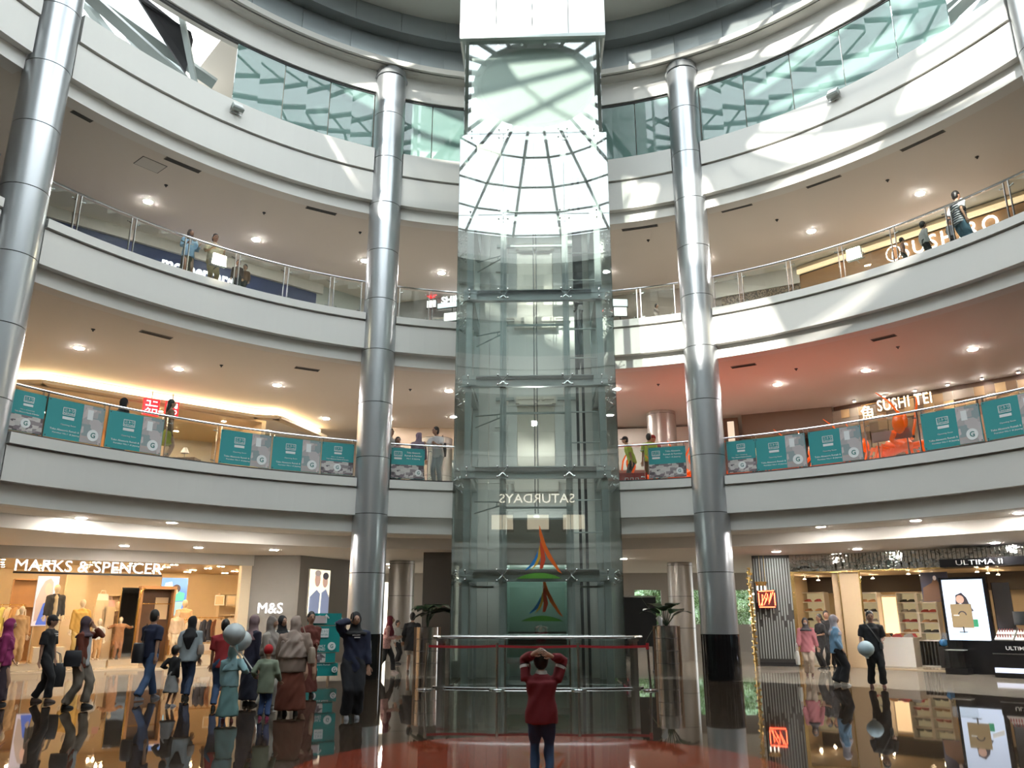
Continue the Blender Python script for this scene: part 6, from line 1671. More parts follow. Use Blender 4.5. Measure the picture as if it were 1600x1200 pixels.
            if hw.get('tail'): tube(mb, [n0 + Vector((0, .04, 0)), n0 + Vector((0, .085, -.1)), n0 + Vector((0, .085, -hw['tail']))], [(.06, .03), (.08, .03), (.02, .012)], 12)
            soft(mb, 'hijab', c, t, vox * .85, .003 if dr < .15 else .007, 5)
            fm = MB(); fm.ball(q + Mh @ V((0, -.022 * hk, -.004)), (.036 * hk * h, .046 * hk * h, .050 * hk * h), 14, 10, Mh)
            fm.ball(q + Mh @ V((0, -.066 * hk, -.010 * hk)), (.007 * hk * h, .010 * hk * h, .011 * hk * h), 6, 5, Mh)
            fo = fm.build('face', skin, t, 180)
            if abs(((face + head[0] + 180) % 360) - 180) < 125:
                e = MB()
                for s_ in (-1, 1): e.ball(q + Mh @ V((s_ * .015 * hk, -.062 * hk, .006 * hk)), (.007 * hk * h, .005 * h, .0042 * hk * h), 8, 5, Mh)
                e.build('eyes', EYEM, t, 60)
                if hw.get('mask'):
                    e = MB(); e.ball(q + Mh @ V((0, -.045 * hk, -.026 * hk)), (.030 * hk * h, .030 * h, .022 * hk * h), 10, 7, Mh); e.build('face_mask', cloth(hw['mask']), t, 180)
    return t, dict(wr=[V(w) for w in wr], sh=[V(w) for w in sh], neck=V(neck), head=V(headc), rz=rz, p=p, h=h, hip=V(hipc))
def wpt(info, v):
    return Vector(info['p']) + (Matrix.Rotation(info['rz'], 3, 'Z') @ Vector(v))
def bag(label, info, at_, size, c, strap=None, kind='handbag', cat='handbag', handles=True):
    """a bag held by or hung on a person: stays a thing of its own"""
    m_ = mat('bag_%02d_%02d_%02d' % tuple(int(x * 99) for x in c), c, .55, var=.08)
    q = wpt(info, at_)
    t = empty(kind, tuple(q), rz=info['rz'] + (R(90) if kind in ('handbag', 'tote_bag') else 0), label=label, cat=cat)
    w, d, hh = size
    mb = MB(); mb.ringz([(0, 0, -hh, w / 2 * .92, d / 2 * .9), (0, 0, -hh * .5, w / 2, d / 2), (0, 0, -.02, w / 2 * .9, d / 2 * .75), (0, 0, 0, w / 2 * .82, d / 2 * .4)], 14); mb.build('pouch', m_, t, 60)
    if handles:
        for s_ in (-1, 1):
            mb = MB(); mb.tube([(-w * .25, s_ * d * .2, -.01), (-w * .15, s_ * d * .15, .16), (0, 0, .2), (w * .15, s_ * d * .15, .16), (w * .25, s_ * d * .2, -.01)], .008, 6); mb.build('handle', m_, t, 60)
    if strap:
        mb = MB(); Ri = Matrix.Rotation(-(t.rotation_euler[2]), 3, 'Z')
        pts = [Ri @ (wpt(info, s) - q) for s in strap]
        mb.tube(pts, .011, 6); mb.build('strap', m_, t, 60)
    return t

GP = lambda px, py: ground(px, py)
def std(label, px, fpy, hpy, face, **k):
    p = ground(px, fpy); H = height_at(p, px, hpy)
    return person(label, p, H, face, **k)
WALK_R = ((.05, -.13, 0), (-.045, .14, .02)); WALK_L = ((.045, .14, .02), (-.05, -.13, 0))
BLK = (.015, .015, .017); NVY = (.018, .024, .055); JEAN = (.055, .10, .20); JEAND = (.03, .05, .10)

# the boy in the foreground, back turned, hands on his head
pb = ground(840, 1236)
pb = Vector((.0, 8.30, 0))
H_b = height_at(pb, 842, 1013)
boy, bi = person('boy in a maroon sweater and jeans seen from behind with both hands on his head', pb, H_b, 180, kid=True, vox=.011, build=1.22,
    feet=((.055, .0, 0), (-.055, .015, 0)), hands=((.070, .062, .955), (-.088, .060, .940)), elbow=((.45, -1.0, .4), (-.75, -.8, 0)),
    top=dict(c=(.16, .012, .018), name='sweater', hem=.43, loose=.024, sw=.014, cuffs=None), bottom=dict(type='trousers', c=(.035, .075, .16), w=.006), hw=dict(type='hair'), shoes=(.3, .3, .3), lean=(0, .0), skin=SKIN2, hand_dir=((-.9, .22, .40), (.9, .22, .34)))
# grey-white shoulder bands and collar of the boy's sweater
mb = MB()
for i, s_ in enumerate((1, -1)):
    pass
def limb_bands(t, info, i, f0, f1, m_, r):
    a, b = info['sh'][i], info['el'][i] if 'el' in info else info['wr'][i]
mb = MB(); q = bi['neck']; h_ = bi['h']
mb.tube([q + Vector((0, 0, -.004)), q + Vector((0, 0, .022 * h_))], [.052 * h_, .043 * h_], 14); mb.build('collar', cloth((.55, .52, .50)), boy, 60)
for s_ in (1, -1):
    e_, w_ = ik(bi['sh'][0 if s_ > 0 else 1], bi['wr'][0 if s_ > 0 else 1], .165 * h_, .145 * h_, (.45, -1.0, .4) if s_ > 0 else (-.75, -.8, 0))
    a = bi['sh'][0 if s_ > 0 else 1]
    mb = MB(); mb.tube([a.lerp(e_, .52), a.lerp(e_, .66)], [.046 * h_, .045 * h_], 12); mb.build('sleeve_band', cloth((.62, .60, .58)), boy, 60)
    mb = MB(); mb.tube([a.lerp(e_, .66), a.lerp(e_, .71)], [.046 * h_, .045 * h_], 12); mb.build('sleeve_band', cloth(BLK), boy, 60)

# left foreground walkers, left to right
std('person in a magenta top with a dark sleeve at the left edge of the view', -6, 1102, 965, 90, top=dict(c=(.30, .03, .13), loose=.03, hem=.44), bottom=dict(type='skirt', c=(.05, .03, .04)), hw=dict(type='hijab', c=(.28, .03, .13), drape=.2), hands=((.13, -.10, .50), (-.13, .03, .47)))
_, i2 = std('man in a black cap, black printed tee and black trousers carrying a tote', 62, 1097, 959, 65, feet=((.05, .10, 0), (-.05, -.10, 0)), top=dict(c=BLK, sleeve='short', loose=.014, print=1, hem=.44), bottom=dict(type='trousers', c=BLK, w=.012), hw=dict(type='cap', c=BLK), hands=((.13, -.05, .44), (-.12, .02, .44)), head=(15, 4), shoes=(.10, .07, .06))
bag('large black tote bag carried by the man in the black cap', i2, (.24, -.06, .66), (.44, .16, .42), BLK, kind='tote_bag')
_, i3 = std('woman in a brown open jacket and mauve-grey hijab touching her face', 116, 1106, 961, 68, feet=((.05, -.08, 0), (-.05, .09, 0)), top=dict(c=(.15, .035, .018), name='jacket', loose=.018, open=(.55, .55, .56), hem=.42), bottom=dict(type='trousers', c=(.21, .175, .14), w=.016), hw=dict(type='hijab', c=(.10, .065, .08), drape=.07), hands=((.03, -.10, .86), (-.11, -.04, .46)), head=(10, -6), elbow=((.7, -.2, -.8), (-.3, 1, -.2)))
bag('black shoulder bag of the woman in the brown jacket', i3, (-.24, .04, .94), (.30, .13, .26), (.02, .02, .025), strap=[(-.22, .0, .93), (-.14, .01, 1.28), (-.16, .06, .93)], handles=False)
_, i4 = std('man in a dark navy tee and blue jeans striding away to the right', 226, 1094, 951, 135, feet=((.05, -.17, 0), (-.05, .17, .01)), top=dict(c=NVY, sleeve='short', loose=.016, hem=.45), bottom=dict(type='trousers', c=JEAN, w=.010), hw=dict(type='hair'), hands=((.13, -.06, .46), (-.14, .06, .46)), build=1.08, shoes=(.2, .2, .22))
bag('black backpack worn by the man in the navy tee', i4, (.10, .20, 1.02), (.26, .16, .36), (.02, .02, .022), strap=[(.1, .13, 1.0), (.1, .06, 1.36), (.08, -.09, 1.1)], kind='backpack', cat='backpack', handles=False)
std('small child in a black top and grey skirt right of the striding man', 264, 1104, 1008, 140, kid=True, top=dict(c=BLK, hem=.50), bottom=dict(type='skirt', c=(.28, .28, .28), len=.22, flare=.05), hw=dict(type='hair'), hands=((.16, -.06, .62), (-.12, 0, .46)), shoes=(.5, .48, .5))
_, i6 = std('woman in a black hijab, pale grey-blue blouse and dark jeans walking away', 288, 1092, 961, 165, feet=((.045, -.09, 0), (-.045, .10, 0)), top=dict(c=(.33, .38, .40), loose=.030, hem=.44, flare=.01), bottom=dict(type='trousers', c=JEAND, w=.006), hw=dict(type='hijab', c=BLK, drape=.10, tail=.24), hands=((.10, -.08, .52), (-.13, .0, .46)))
bag('beige shoulder bag of the woman in the grey-blue blouse', i6, (-.22, .05, .98), (.26, .12, .18), (.30, .24, .20), strap=[(-.2, .03, .97), (-.06, .0, 1.34), (.06, -.08, 1.1)], handles=False)
_, i7 = std('man in a red shirt and blue jeans behind the girl in pale blue', 340, 1108, 966, 170, feet=((.05, .03, 0), (-.05, -.02, 0)), top=dict(c=(.35, .03, .035), sleeve='short', loose=.012, hem=.45), bottom=dict(type='trousers', c=JEAN, w=.008), hw=dict(type='hair'), hands=((.13, -.06, .46), (-.15, -.10, .60)))
_, i8 = std('girl in a pale blue hijab and long teal dress holding a balloon stick', 354, 1128, 1005, 172, kid=True, top=dict(c=(.28, .46, .50), loose=.028, hem=.44, sw=.022), bottom=dict(type='skirt', c=(.16, .30, .30), len=.07, flare=.045), hw=dict(type='hijab', c=(.30, .50, .55), drape=.16, w=.03), hands=((.10, -.05, .42), (-.20, -.04, .62)), shoes=(.35, .12, .12))
_, i10 = std('woman in a mauve hijab and long navy dress with her back to the stand', 386, 1102, 959, 120, top=dict(c=(.02, .022, .045), loose=.02, hem=.40), bottom=dict(type='skirt', c=(.018, .02, .035), len=.06, flare=.03), hw=dict(type='hijab', c=(.25, .17, .18), drape=.12), hands=((.10, -.12, .55), (-.12, -.04, .46)), head=(20, 0))
_, i11 = std('woman in a long greige hijab and cream wide trousers beside the red-capped boy', 414, 1108, 961, 60, feet=((.05, -.02, 0), (-.05, .04, 0)), top=dict(c=(.36, .32, .28), loose=.02, hem=.38), bottom=dict(type='trousers', c=(.42, .40, .36), w=.022), hw=dict(type='hijab', c=(.27, .23, .21), drape=.26, w=.03), hands=((.05, -.15, .55), (-.10, -.06, .48)), shoes=(.5, .48, .45))
_, i12 = std('woman in a black hijab and black and white striped shirt facing the group', 432, 1098, 960, 8, top=dict(c=(.55, .54, .52), loose=.018, stripes=BLK, hem=.42), bottom=dict(type='trousers', c=BLK), hw=dict(type='hijab', c=BLK, drape=.07), hands=((.04, -.17, .60), (-.05, -.17, .60)), head=(25, -8))
_, i13 = std('boy in a red knit cap, sage green shirt and blue jeans', 411, 1124, 1007, 165, kid=True, feet=((.055, .0, 0), (-.055, .04, 0)), top=dict(c=(.22, .26, .19), loose=.030, sw=.014, hem=.34), bottom=dict(type='trousers', c=(.05, .09, .22), w=.008), hw=dict(type='beanie', c=(.42, .015, .02)), hands=((.17, -.05, .56), (-.17, -.10, .50)), shoes=(.35, .05, .12))
_, i15 = std('woman in a large taupe hijab and rust-red long skirt seen from behind', 452, 1117, 961, 170, top=dict(c=(.30, .22, .18), loose=.045, hem=.42, sw=.02), bottom=dict(type='skirt', c=(.15, .040, .022), len=.05, flare=.06), hw=dict(type='hijab', c=(.36, .28, .24), drape=.26, w=.05, tail=.34), hands=((.16, -.10, .50), (-.18, -.08, .52)), build=1.12)
bag('beige shoulder bag of the woman in the rust-red skirt', i15, (-.30, .06, 1.02), (.28, .12, .24), (.33, .26, .20), strap=[(-.26, .04, 1.0), (-.12, .04, 1.36), (-.2, -.08, 1.1)], handles=False)
std('person in a rust-brown robe standing behind the teal display stand', 478, 1088, 954, 20, top=dict(c=(.14, .035, .025), loose=.02, hem=.42), bottom=dict(type='skirt', c=(.13, .035, .025)), hw=dict(type='hair'), hands=((.04, -.15, .60), (-.08, -.15, .60)))
_, i18 = std('woman in a navy track jacket and black hijab holding a phone to her ear', 548, 1123, 954, 8, feet=((.055, .02, 0), (-.05, -.02, 0)), top=dict(c=NVY, name='jacket', loose=.022, sw=.012, hem=.42, sleeve_stripe=(.55, .55, .57), print=1), bottom=dict(type='trousers', c=(.016, .017, .022), w=.020), hw=dict(type='hijab', c=(.012, .012, .016), drape=.06), hands=((.14, -.05, .45), (-.055, -.05, .90)), elbow=((.3, 1, -.2), (-.9, -.1, -.6)), shoes=(.3, .3, .32), build=1.1)
ph = empty('phone', tuple(wpt(i18, i18['wr'][1] + Vector((.02, -.02, .06)))), rz=i18['rz'], label='small dark phone held to the ear of the woman in the track jacket', cat='phone')
mb = MB(); mb.box((0, 0, 0), (.012, .07, .14)); mb.build('case', M_black, ph); mb = MB(); mb.box((.007, 0, 0), (.004, .062, .13)); mb.build('screen', M_darksteel, ph)
_, i19 = std('woman in a maroon hijab and floral blouse striding right behind the left column', 601, 1052, 961, 80, feet=((.05, -.14, 0), (-.05, .15, .01)), top=dict(c=mat('floral_print', (.42, .22, .20), .8, var=.9, vs=38), loose=.022, hem=.42), bottom=dict(type='trousers', c=BLK, w=.010), hw=dict(type='hijab', c=(.13, .012, .022), drape=.18), hands=((.06, -.20, .62), (-.05, -.18, .60)), lean=(0, -.05), shoes=(.45, .35, .33))
std('person in black with a white hem and bare legs behind the left planter', 642, 1051, 956, 175, top=dict(c=(.014, .014, .018), loose=.035, hem=.36, flare=.02), bottom=dict(type='shorts', c=(.5, .48, .46), w=.012), hw=dict(type='hair'), shoes=(.12, .08, .06), hands=((.15, -.02, .50), (-.15, -.02, .50)))
std('distant person in a white and dark top before the lit doorway', 619, 1038, 968, 60, top=dict(c=(.4, .4, .38)), bottom=dict(type='trousers', c=BLK), hw=dict(type='hair'), vox=.03)

# right side of the ground floor
_, i23 = std('woman in a pink tunic, dark scarf and face mask walking with a white tote', 1266, 1056, 964, 0, feet=((.045, -.05, 0), (-.045, .03, 0)), top=dict(c=(.42, .15, .17), loose=.024, sw=.012, hem=.40, flare=.02), bottom=dict(type='trousers', c=(.42, .33, .26), w=.008), hw=dict(type='hijab', c=(.05, .045, .05), drape=.07, mask=(.35, .34, .36)), hands=((.17, -.04, .47), (-.16, -.06, .48)), shoes=(.12, .06, .05))
bag('white printed tote bag of the woman in pink', i23, (-.27, -.08, .62), (.36, .12, .34), (.62, .62, .58), kind='tote_bag')
_, i25 = std('woman in a light blue shirt, pale scarf and black flared trousers', 1313, 1071, 959, 100, feet=((.05, .05, 0), (-.05, -.04, 0)), top=dict(c=(.22, .38, .55), loose=.030, hem=.44), bottom=dict(type='trousers', c=(.010, .010, .012), w=.026), hw=dict(type='hijab', c=(.48, .42, .44), drape=.13), hands=((.12, -.06, .50), (-.12, -.06, .50)), shoes=(.5, .48, .45))
_, i26 = std('man in black with a grey strap holding a pale balloon', 1372, 1074, 953, 8, feet=((.075, .0, 0), (-.075, .02, 0)), top=dict(c=(.018, .016, .018), sleeve='short', loose=.022, hem=.44), bottom=dict(type='trousers', c=(.012, .012, .014), w=.014), hw=dict(type='hair'), hands=((.10, -.13, .60), (-.16, -.07, .50)), head=(0, 8), shoes=(.15, .06, .05), build=1.1)
bag('small dark cross-body bag with a grey strap on the man in black', i26, (.15, -.14, .95), (.2, .08, .14), (.10, .10, .10), strap=[(.13, -.14, .94), (0, -.16, 1.16), (-.14, -.03, 1.40), (-.1, .1, 1.2)], handles=False)
std('shop assistant with short dark hair behind the woman in pink', 1288, 1046, 958, -60, top=dict(c=BLK, sleeve='short'), bottom=dict(type='trousers', c=BLK), hw=dict(type='hair'), hands=((.08, -.15, .6), (-.08, -.15, .6)), vox=.024)
std('taller shop assistant in black behind the woman in the light blue shirt', 1299, 1044, 953, 15, top=dict(c=(.02, .015, .015), sleeve='short'), bottom=dict(type='trousers', c=BLK), hw=dict(type='hair'), vox=.024)
std('customer with dark hair at the cosmetics counter by the right edge', 1588, 1052, 960, 190, top=dict(c=(.3, .3, .35)), bottom=dict(type='trousers', c=BLK), hw=dict(type='hair'), vox=.024)
std('distant person in a red and pink top at the far windows', 978, 1026, 955, 70, top=dict(c=(.45, .03, .08), loose=.03), bottom=dict(type='trousers', c=BLK), hw=dict(type='hijab', c=BLK), vox=.03)
std('distant person in dark clothes at the far windows', 988, 1030, 962, -30, top=dict(c=(.10, .08, .09)), bottom=dict(type='trousers', c=BLK), hw=dict(type='hair'), vox=.03)

# balcony people
def up(label, px, hpy, lv, face, H, off=.45, **k):
    z = LV[lv]['top'] + .02
    q = None
    p = on_ring(px, hpy, off); p.z = z
    k.setdefault('vox', .024)
    return person(label, p, H, face, **k)
LEANR = dict(hands=((.10, -.16, .66), (-.10, -.16, .66)))
up('person in a black hijab seen over the left first-floor railing', 193, 632, 0, 120, 1.52, off=.9, top=dict(c=BLK), bottom=dict(type='skirt', c=BLK), hw=dict(type='hijab', c=BLK, drape=.1))
up('young woman with long dark hair in a yellow-green skirt at the left first-floor railing', 268, 628, 0, 100, 1.62, off=.55, top=dict(c=(.22, .14, .09), sleeve='short'), bottom=dict(type='skirt', c=(.45, .45, .08), len=.30, flare=.02), hw=dict(type='longhair'))
up('person in white partly hidden behind the left column on the first floor', 611, 664, 0, 60, 1.60, off=.5, top=dict(c=(.5, .48, .46)), bottom=dict(type='trousers', c=BLK), hw=dict(type='hair'))
up('child leaning on the first-floor railing beside the left column', 622, 684, 0, 10, 1.35, off=.5, kid=True, top=dict(c=(.5, .36, .36)), bottom=dict(type='trousers', c=BLK), hw=dict(type='hair'))
up('person in a lilac-grey hijab and top with back to the first-floor railing', 655, 668, 0, 170, 1.55, off=.6, top=dict(c=(.18, .14, .18), loose=.03), bottom=dict(type='skirt', c=(.12, .1, .12)), hw=dict(type='hijab', c=(.24, .18, .24), drape=.2))
_, iw = up('young man in a white tee leaning on the first-floor railing left of the lift', 686, 657, 0, -25, 1.72, off=.55, top=dict(c=(.62, .60, .60), sleeve='short', loose=.02), bottom=dict(type='trousers', c=(.4, .4, .42)), hw=dict(type='hair'), lean=(-.02, -.05), hands=((.06, -.26, .66), (-.10, -.28, .66)), head=(-40, 0))
bag('dark backpack on the young man in the white tee', iw, (.02, .22, 1.28), (.28, .16, .40), BLK, strap=[(.1, .13, 1.2), (.12, .02, 1.46), (.1, -.1, 1.25)], kind='backpack', cat='backpack', handles=False)
HV = (.36, .50, .08)
up('worker in a cap and yellow-green vest bending left on the first floor', 986, 677, 0, -80, 1.55, off=1.1, top=dict(c=HV, sleeve='short', loose=.02), bottom=dict(type='trousers', c=BLK), hw=dict(type='cap', c=BLK), lean=(0, -.09))
up('worker in a yellow-green vest with dark hair facing away on the first floor', 1013, 674, 0, 175, 1.58, off=1.0, top=dict(c=HV, sleeve='short', loose=.02), bottom=dict(type='trousers', c=(.08, .12, .08)), hw=dict(type='hair'))
up('person in a red cap and mask behind the two workers', 1019, 666, 0, 10, 1.66, off=1.6, top=dict(c=(.3, .1, .1)), bottom=dict(type='trousers', c=BLK), hw=dict(type='cap', c=(.25, .02, .02)))
up('person in a pale blue sweater and brown hijab at the left second-floor railing', 300, 347, 1, 25, 1.52, off=.5, top=dict(c=(.28, .42, .58), loose=.025), bottom=dict(type='skirt', c=(.09, .08, .05)), hw=dict(type='hijab', c=(.12, .09, .08), drape=.05), **LEANR)
up('young man in a beige shirt at the left second-floor railing', 339, 349, 1, 25, 1.68, off=.6, top=dict(c=(.48, .40, .29), sleeve='short', loose=.02), bottom=dict(type='trousers', c=(.3, .22, .12)), hw=dict(type='hair'), **LEANR)
up('child with dark hair behind the glass right of the left flood lamp', 372, 416, 1, 0, 1.05, off=.45, kid=True, top=dict(c=(.10, .07, .06)), bottom=dict(type='trousers', c=BLK), hw=dict(type='hair'))
up('second smaller child behind the glass right of the left flood lamp', 383, 423, 1, -20, 1.0, off=.5, kid=True, top=dict(c=(.14, .08, .05)), bottom=dict(type='trousers', c=BLK), hw=dict(type='hair'))
up('person in a black and white striped shirt and jeans at the right second-floor railing', 1492, 299, 1, 130, 1.70, off=.7, top=dict(c=(.55, .56, .58), sleeve='short', loose=.02, stripes=(.06, .07, .09)), bottom=dict(type='trousers', c=(.10, .20, .27), w=.014), hw=dict(type='hair'), hands=((.14, -.1, .6), (-.14, .02, .5)))
up('child in a white shirt behind the glass below the wooden shop header', 1443, 363, 1, 120, 1.15, off=.5, kid=True, top=dict(c=(.45, .43, .42)), bottom=dict(type='trousers', c=BLK), hw=dict(type='hair'))
up('small child head just above the balcony edge beside the round mark', 1411, 392, 1, 100, .88, off=.4, kid=True, top=dict(c=(.2, .1, .08)), bottom=dict(type='trousers', c=BLK), hw=dict(type='hair'))
up('seated-height child in grey left of the striped shirt', 1484, 352, 1, 60, .95, off=.5, kid=True, top=dict(c=(.3, .3, .33)), bottom=dict(type='trousers', c=BLK), hw=dict(type='hair'))
up('person resting low behind the second-floor railing right of the lift', 1026, 484, 1, 60, .85, off=.9, kid=True, top=dict(c=(.3, .25, .23)), bottom=dict(type='trousers', c=BLK), hw=dict(type='hair'))

# mannequins in the left shop
MANQ = mat('mannequin_cream', (.66, .54, .38), .4)
def manq(label, px, hpy, v, H, lift, top, bottom, face=10, kid=False, **k):
    u, z = fat(FM, px, hpy, v)
    p = FM.p(u, v, lift)
    H = z - lift
    return person(label, p, H, face, name='mannequin', cat='mannequin', group='mannequins in the left shop', skin=MANQ, smooth_doll=True, top=top, bottom=bottom, kid=kid, vox=.022, shoes=(.5, .4, .3), **k)
manq('mannequin in a long tan and brown outfit at the far left of the shop', 36, 945, .8, 1.8, .22, dict(c=(.42, .25, .11), loose=.03, hem=.30), dict(type='trousers', c=(.45, .27, .12), w=.02))
manq('tall mannequin in an open black jacket on a high block', 91, 911, 1.3, 1.8, .65, dict(c=(.03, .025, .025), name='jacket', open=(.5, .4, .25), loose=.02, hem=.45), dict(type='trousers', c=(.5, .4, .25)))
mb = MB(); q = fat(FM, 91, 911, 1.3); mb.box((0, 0, .33), (.8, .7, .62)); o = mb.build('display_block', M_cream); o.location = FM.p(q[0], 1.3, 0.0); o.rotation_euler[2] = FM.rz; tag(o, 'high cream display block under the black jacket mannequin', 'podium')
manq('mannequin in a loose mustard top', 131, 934, 1.3, 1.8, .25, dict(c=(.50, .30, .07), loose=.04, hem=.42), dict(type='trousers', c=(.5, .35, .12), w=.02))
manq('child mannequin in a white top between the rails', 157, 966, 1.1, 1.2, .25, dict(c=(.62, .58, .52), sleeve='short'), dict(type='trousers', c=(.45, .25, .1)), kid=True)
manq('mannequin in a dark jacket reflected beside the mirror', 186, 938, 3.4, 1.7, .05, dict(c=(.20, .13, .08), loose=.02), dict(type='trousers', c=(.25, .15, .08)))
manq('mannequin in a brown sash outfit with arms raised before the mirror', 190, 962, 1.8, 1.6, .2, dict(c=(.30, .15, .07), loose=.025, hem=.35), dict(type='trousers', c=(.3, .15, .08)), hands=((.26, -.05, .74), (-.26, -.05, .74)))
manq('headless-looking cream mannequin in a peach blouse at the right rail', 290, 935, 2.6, 1.8, .2, dict(c=(.68, .46, .26), loose=.03), dict(type='skirt', c=(.6, .42, .24)))
manq('cream mannequin in a pale knit left of the pink garments', 279, 952, 1.6, 1.7, .3, dict(c=(.60, .45, .30), loose=.03), dict(type='trousers', c=(.62, .5, .35)))
# ------------------------------------------------------------ balloons, stand, planters, lobsters and other objects
M_ball = mat('balloon_grey_blue', (.50, .56, .58), .25, coat=.3); M_ball2 = mat('balloon_pale_blue', (.50, .64, .70), .25, coat=.3)
def balloon(px, py, rpx, dist_p, label, m_, stick_to=None):
    r = ray(px, py); d = math.hypot(dist_p.x, dist_p.y); t_ = d / math.hypot(r.x, r.y)
    c = Vector((r.x * t_, r.y * t_, CAM_H + r.z * t_)); rad = rpx / CAM_F * d * 1.0
    t = empty('balloon', tuple(c), label=label, cat='balloon', group='pale balloons held by visitors')
    mb = MB(); mb.ringz([(0, 0, rad * z, rad * q, rad * q) for z, q in ((-1.12, .03), (-1.08, .08), (-1.02, .04), (-.95, .22), (-.8, .5), (-.5, .82), (-.15, .98), (.2, .99), (.55, .82), (.8, .58), (.95, .28), (1.0, .02))], 20); mb.build('skin', m_, t, 180)
    if stick_to is not None:
        mb = MB(); mb.tube([(0, 0, -rad), stick_to - c], .010, 6); mb.build('stick', M_pw, t)
        mb = MB(); mb.ringz([(0, 0, -rad * 1.14, .03, .03), (0, 0, -rad * 1.02, .05, .05)], 10); mb.build('cup', M_pw, t)
    return t
balloon(366, 991, 15.5, Vector((i8['p'].x, i8['p'].y - .15, 0)), 'front grey-blue balloon on a white stick above the girl in pale blue', M_ball, stick_to=wpt(i8, i8['wr'][1] + Vector((0, 0, .04))))
balloon(377, 1001, 14.5, Vector((i8['p'].x, i8['p'].y + .35, 0)), 'rear grey-blue balloon on a white stick held by the boy in the red cap', M_ball, stick_to=wpt(i13, i13['wr'][0] + Vector((0, 0, .04))))
balloon(1353, 1014, 11, Vector((i26['p'].x, i26['p'].y - .35, 0)), 'pale blue balloon held low by the man in black', M_ball2, stick_to=wpt(i26, i26['wr'][1]))

# teal stacked-box display stand
ps = ground(497, 1066)
st = empty('display_stand', tuple(ps), rz=math.atan2(-ps.x, ps.y) + .1, label='tall teal promotional stand of stacked printed boxes beside the phone caller', cat='display stand')
kpx = math.hypot(ps.x, ps.y) / CAM_F * .985
M_tealb = mat('stand_teal', (.01, .27, .26), .45)
def hpx(py): return height_at(ps, 497, py)
rows = [(1060, 1043, 474, 522), (1041, 1024, 476, 524), (1022, 982, 486, 524), (981, 962, 478, 526)]
for k, (yb_, yt, x0, x1) in enumerate(((1056, 1036, 474, 523), (1035, 1020, 476, 520), (1019, 978, 485, 524), (977, 958, 478, 526))):
    zb_, zt_ = hpx(yb_), hpx(yt); xm = ((x0 + x1) / 2 - 498) * kpx; w = (x1 - x0) * kpx
    mb = MB(); mb.box((xm, 0, (zb_ + zt_) / 2), (w, .34, zt_ - zb_ - .01), rz=(.12, -.10, .05, -.08)[k]); b = mb.build('box', M_tealb, st)
    if k in (0, 2, 3):
        for (dx, s_) in ((-.18, 1), (.42, .8)) if k != 2 else ((.22, 1.1),):
            mb = MB(); zc_ = (zb_ + zt_) / 2 - (.16 if k == 2 else 0); mb.tube([(xm + dx * w, -.185, zc_), (xm + dx * w, -.16, zc_)], .085 * s_, 18); bd = mb.build('badge', M_pw, b)
            text('badge_letter', 'G', (xm + dx * w, -.19, zc_), .07, .09, mat('badge_green', (.05, .2, .18), .5), b, extrude=.002, bold=.02)
    if k == 3:
        mb = MB(); mb.tube([(xm + .02 * w, -.18, zb_ + .05), (xm + .02 * w, -.18, zt_ - .05)], .02, 5); mb.tube([(xm - .06 * w, -.18, zt_ - .12), (xm + .02 * w, -.18, zt_ - .04), (xm + .1 * w, -.18, zt_ - .12)], .02, 5); mb.build('arrow', M_pw, b)
    if k == 2:
        mb = MB(); mb.box((xm - .05, -.19, zt_ - .16), (.2, .01, .2)); mb.build('logo_plate', M_pw, b)
        text('lettering', '\u30cb\u30c8\u30ea', (xm - .05, -.197, zt_ - .12), .16, .06, M_tealb, b, extrude=.002, bold=.01); text('lettering', 'NITORI', (xm - .05, -.197, zt_ - .20), .16, .04, M_tealb, b, extrude=.002)
        text('lettering', 'NEWLY', (xm - .12, -.19, zb_ + .14), .22, .06, M_pw, b, extrude=.002, bold=.01); text('lettering', 'OPENED', (xm - .12, -.19, zb_ + .07), .22, .06, M_pw, b, extrude=.002, bold=.01)
    if k == 1:
        mb = MB(); mb.box((xm - .1, -.19, (zb_ + zt_) / 2), (w * .6, .01, (zt_ - zb_) * .9)); mb.build('photo', M_ph2, b)
    if k == 0:
        text('lettering', 'Toko Aksesoris Rumah', (xm - .05, -.19, zt_ - .03), w * .7, .035, M_pw, b, extrude=.002)
mb = MB(); mb.box((-.12, -.2, hpx(968)), (.36, .02, .17)); mb.build('header_photo', M_pink, st)
for s_ in (-1, 1):
    for dy in (-.12, .12):
        mb = MB(); mb.tube([(s_ * .22, dy, 0), (s_ * .22, dy, hpx(1056))], .018, 6); mb.build('leg', M_steel, st)

# steel planters
def planter(px, fpy, tpy, label):
    p = ground(px, fpy); h = height_at(p, px, tpy)
    t = empty('planter', tuple(p), rz=math.atan2(-p.x, p.y), label=label, cat='planter')
    r = .31
    mb = MB(); mb.ringz([(0, 0, .0, r, r), (0, 0, h, r, r)], 32); mb.build('drum', mat('planter_steel', (.48, .45, .42), .22, 1.0), t, 40)
    for z in (h * .25, h * .5, h * .75):
        mb = MB(); mb.ringz([(0, 0, z, r + .004, r + .004), (0, 0, z + .012, r + .004, r + .004)], 32); mb.build('band', M_seam, t, 40)
    for s_ in (-1, 1):
        mb = MB(); mb.box((s_ * (r + .02), 0, h * .5), (.05, .12, h)); mb.build('side_fin', mat('planter_copper', (.42, .27, .19), .3, 1.0), t)
    mb = MB(); mb.ringz([(0, 0, h - .04, r * .93, r * .93), (0, 0, h + .005, r * .93, r * .93)], 24); mb.build('soil', mat('soil', (.03, .02, .015), .9), t)
    return t, h
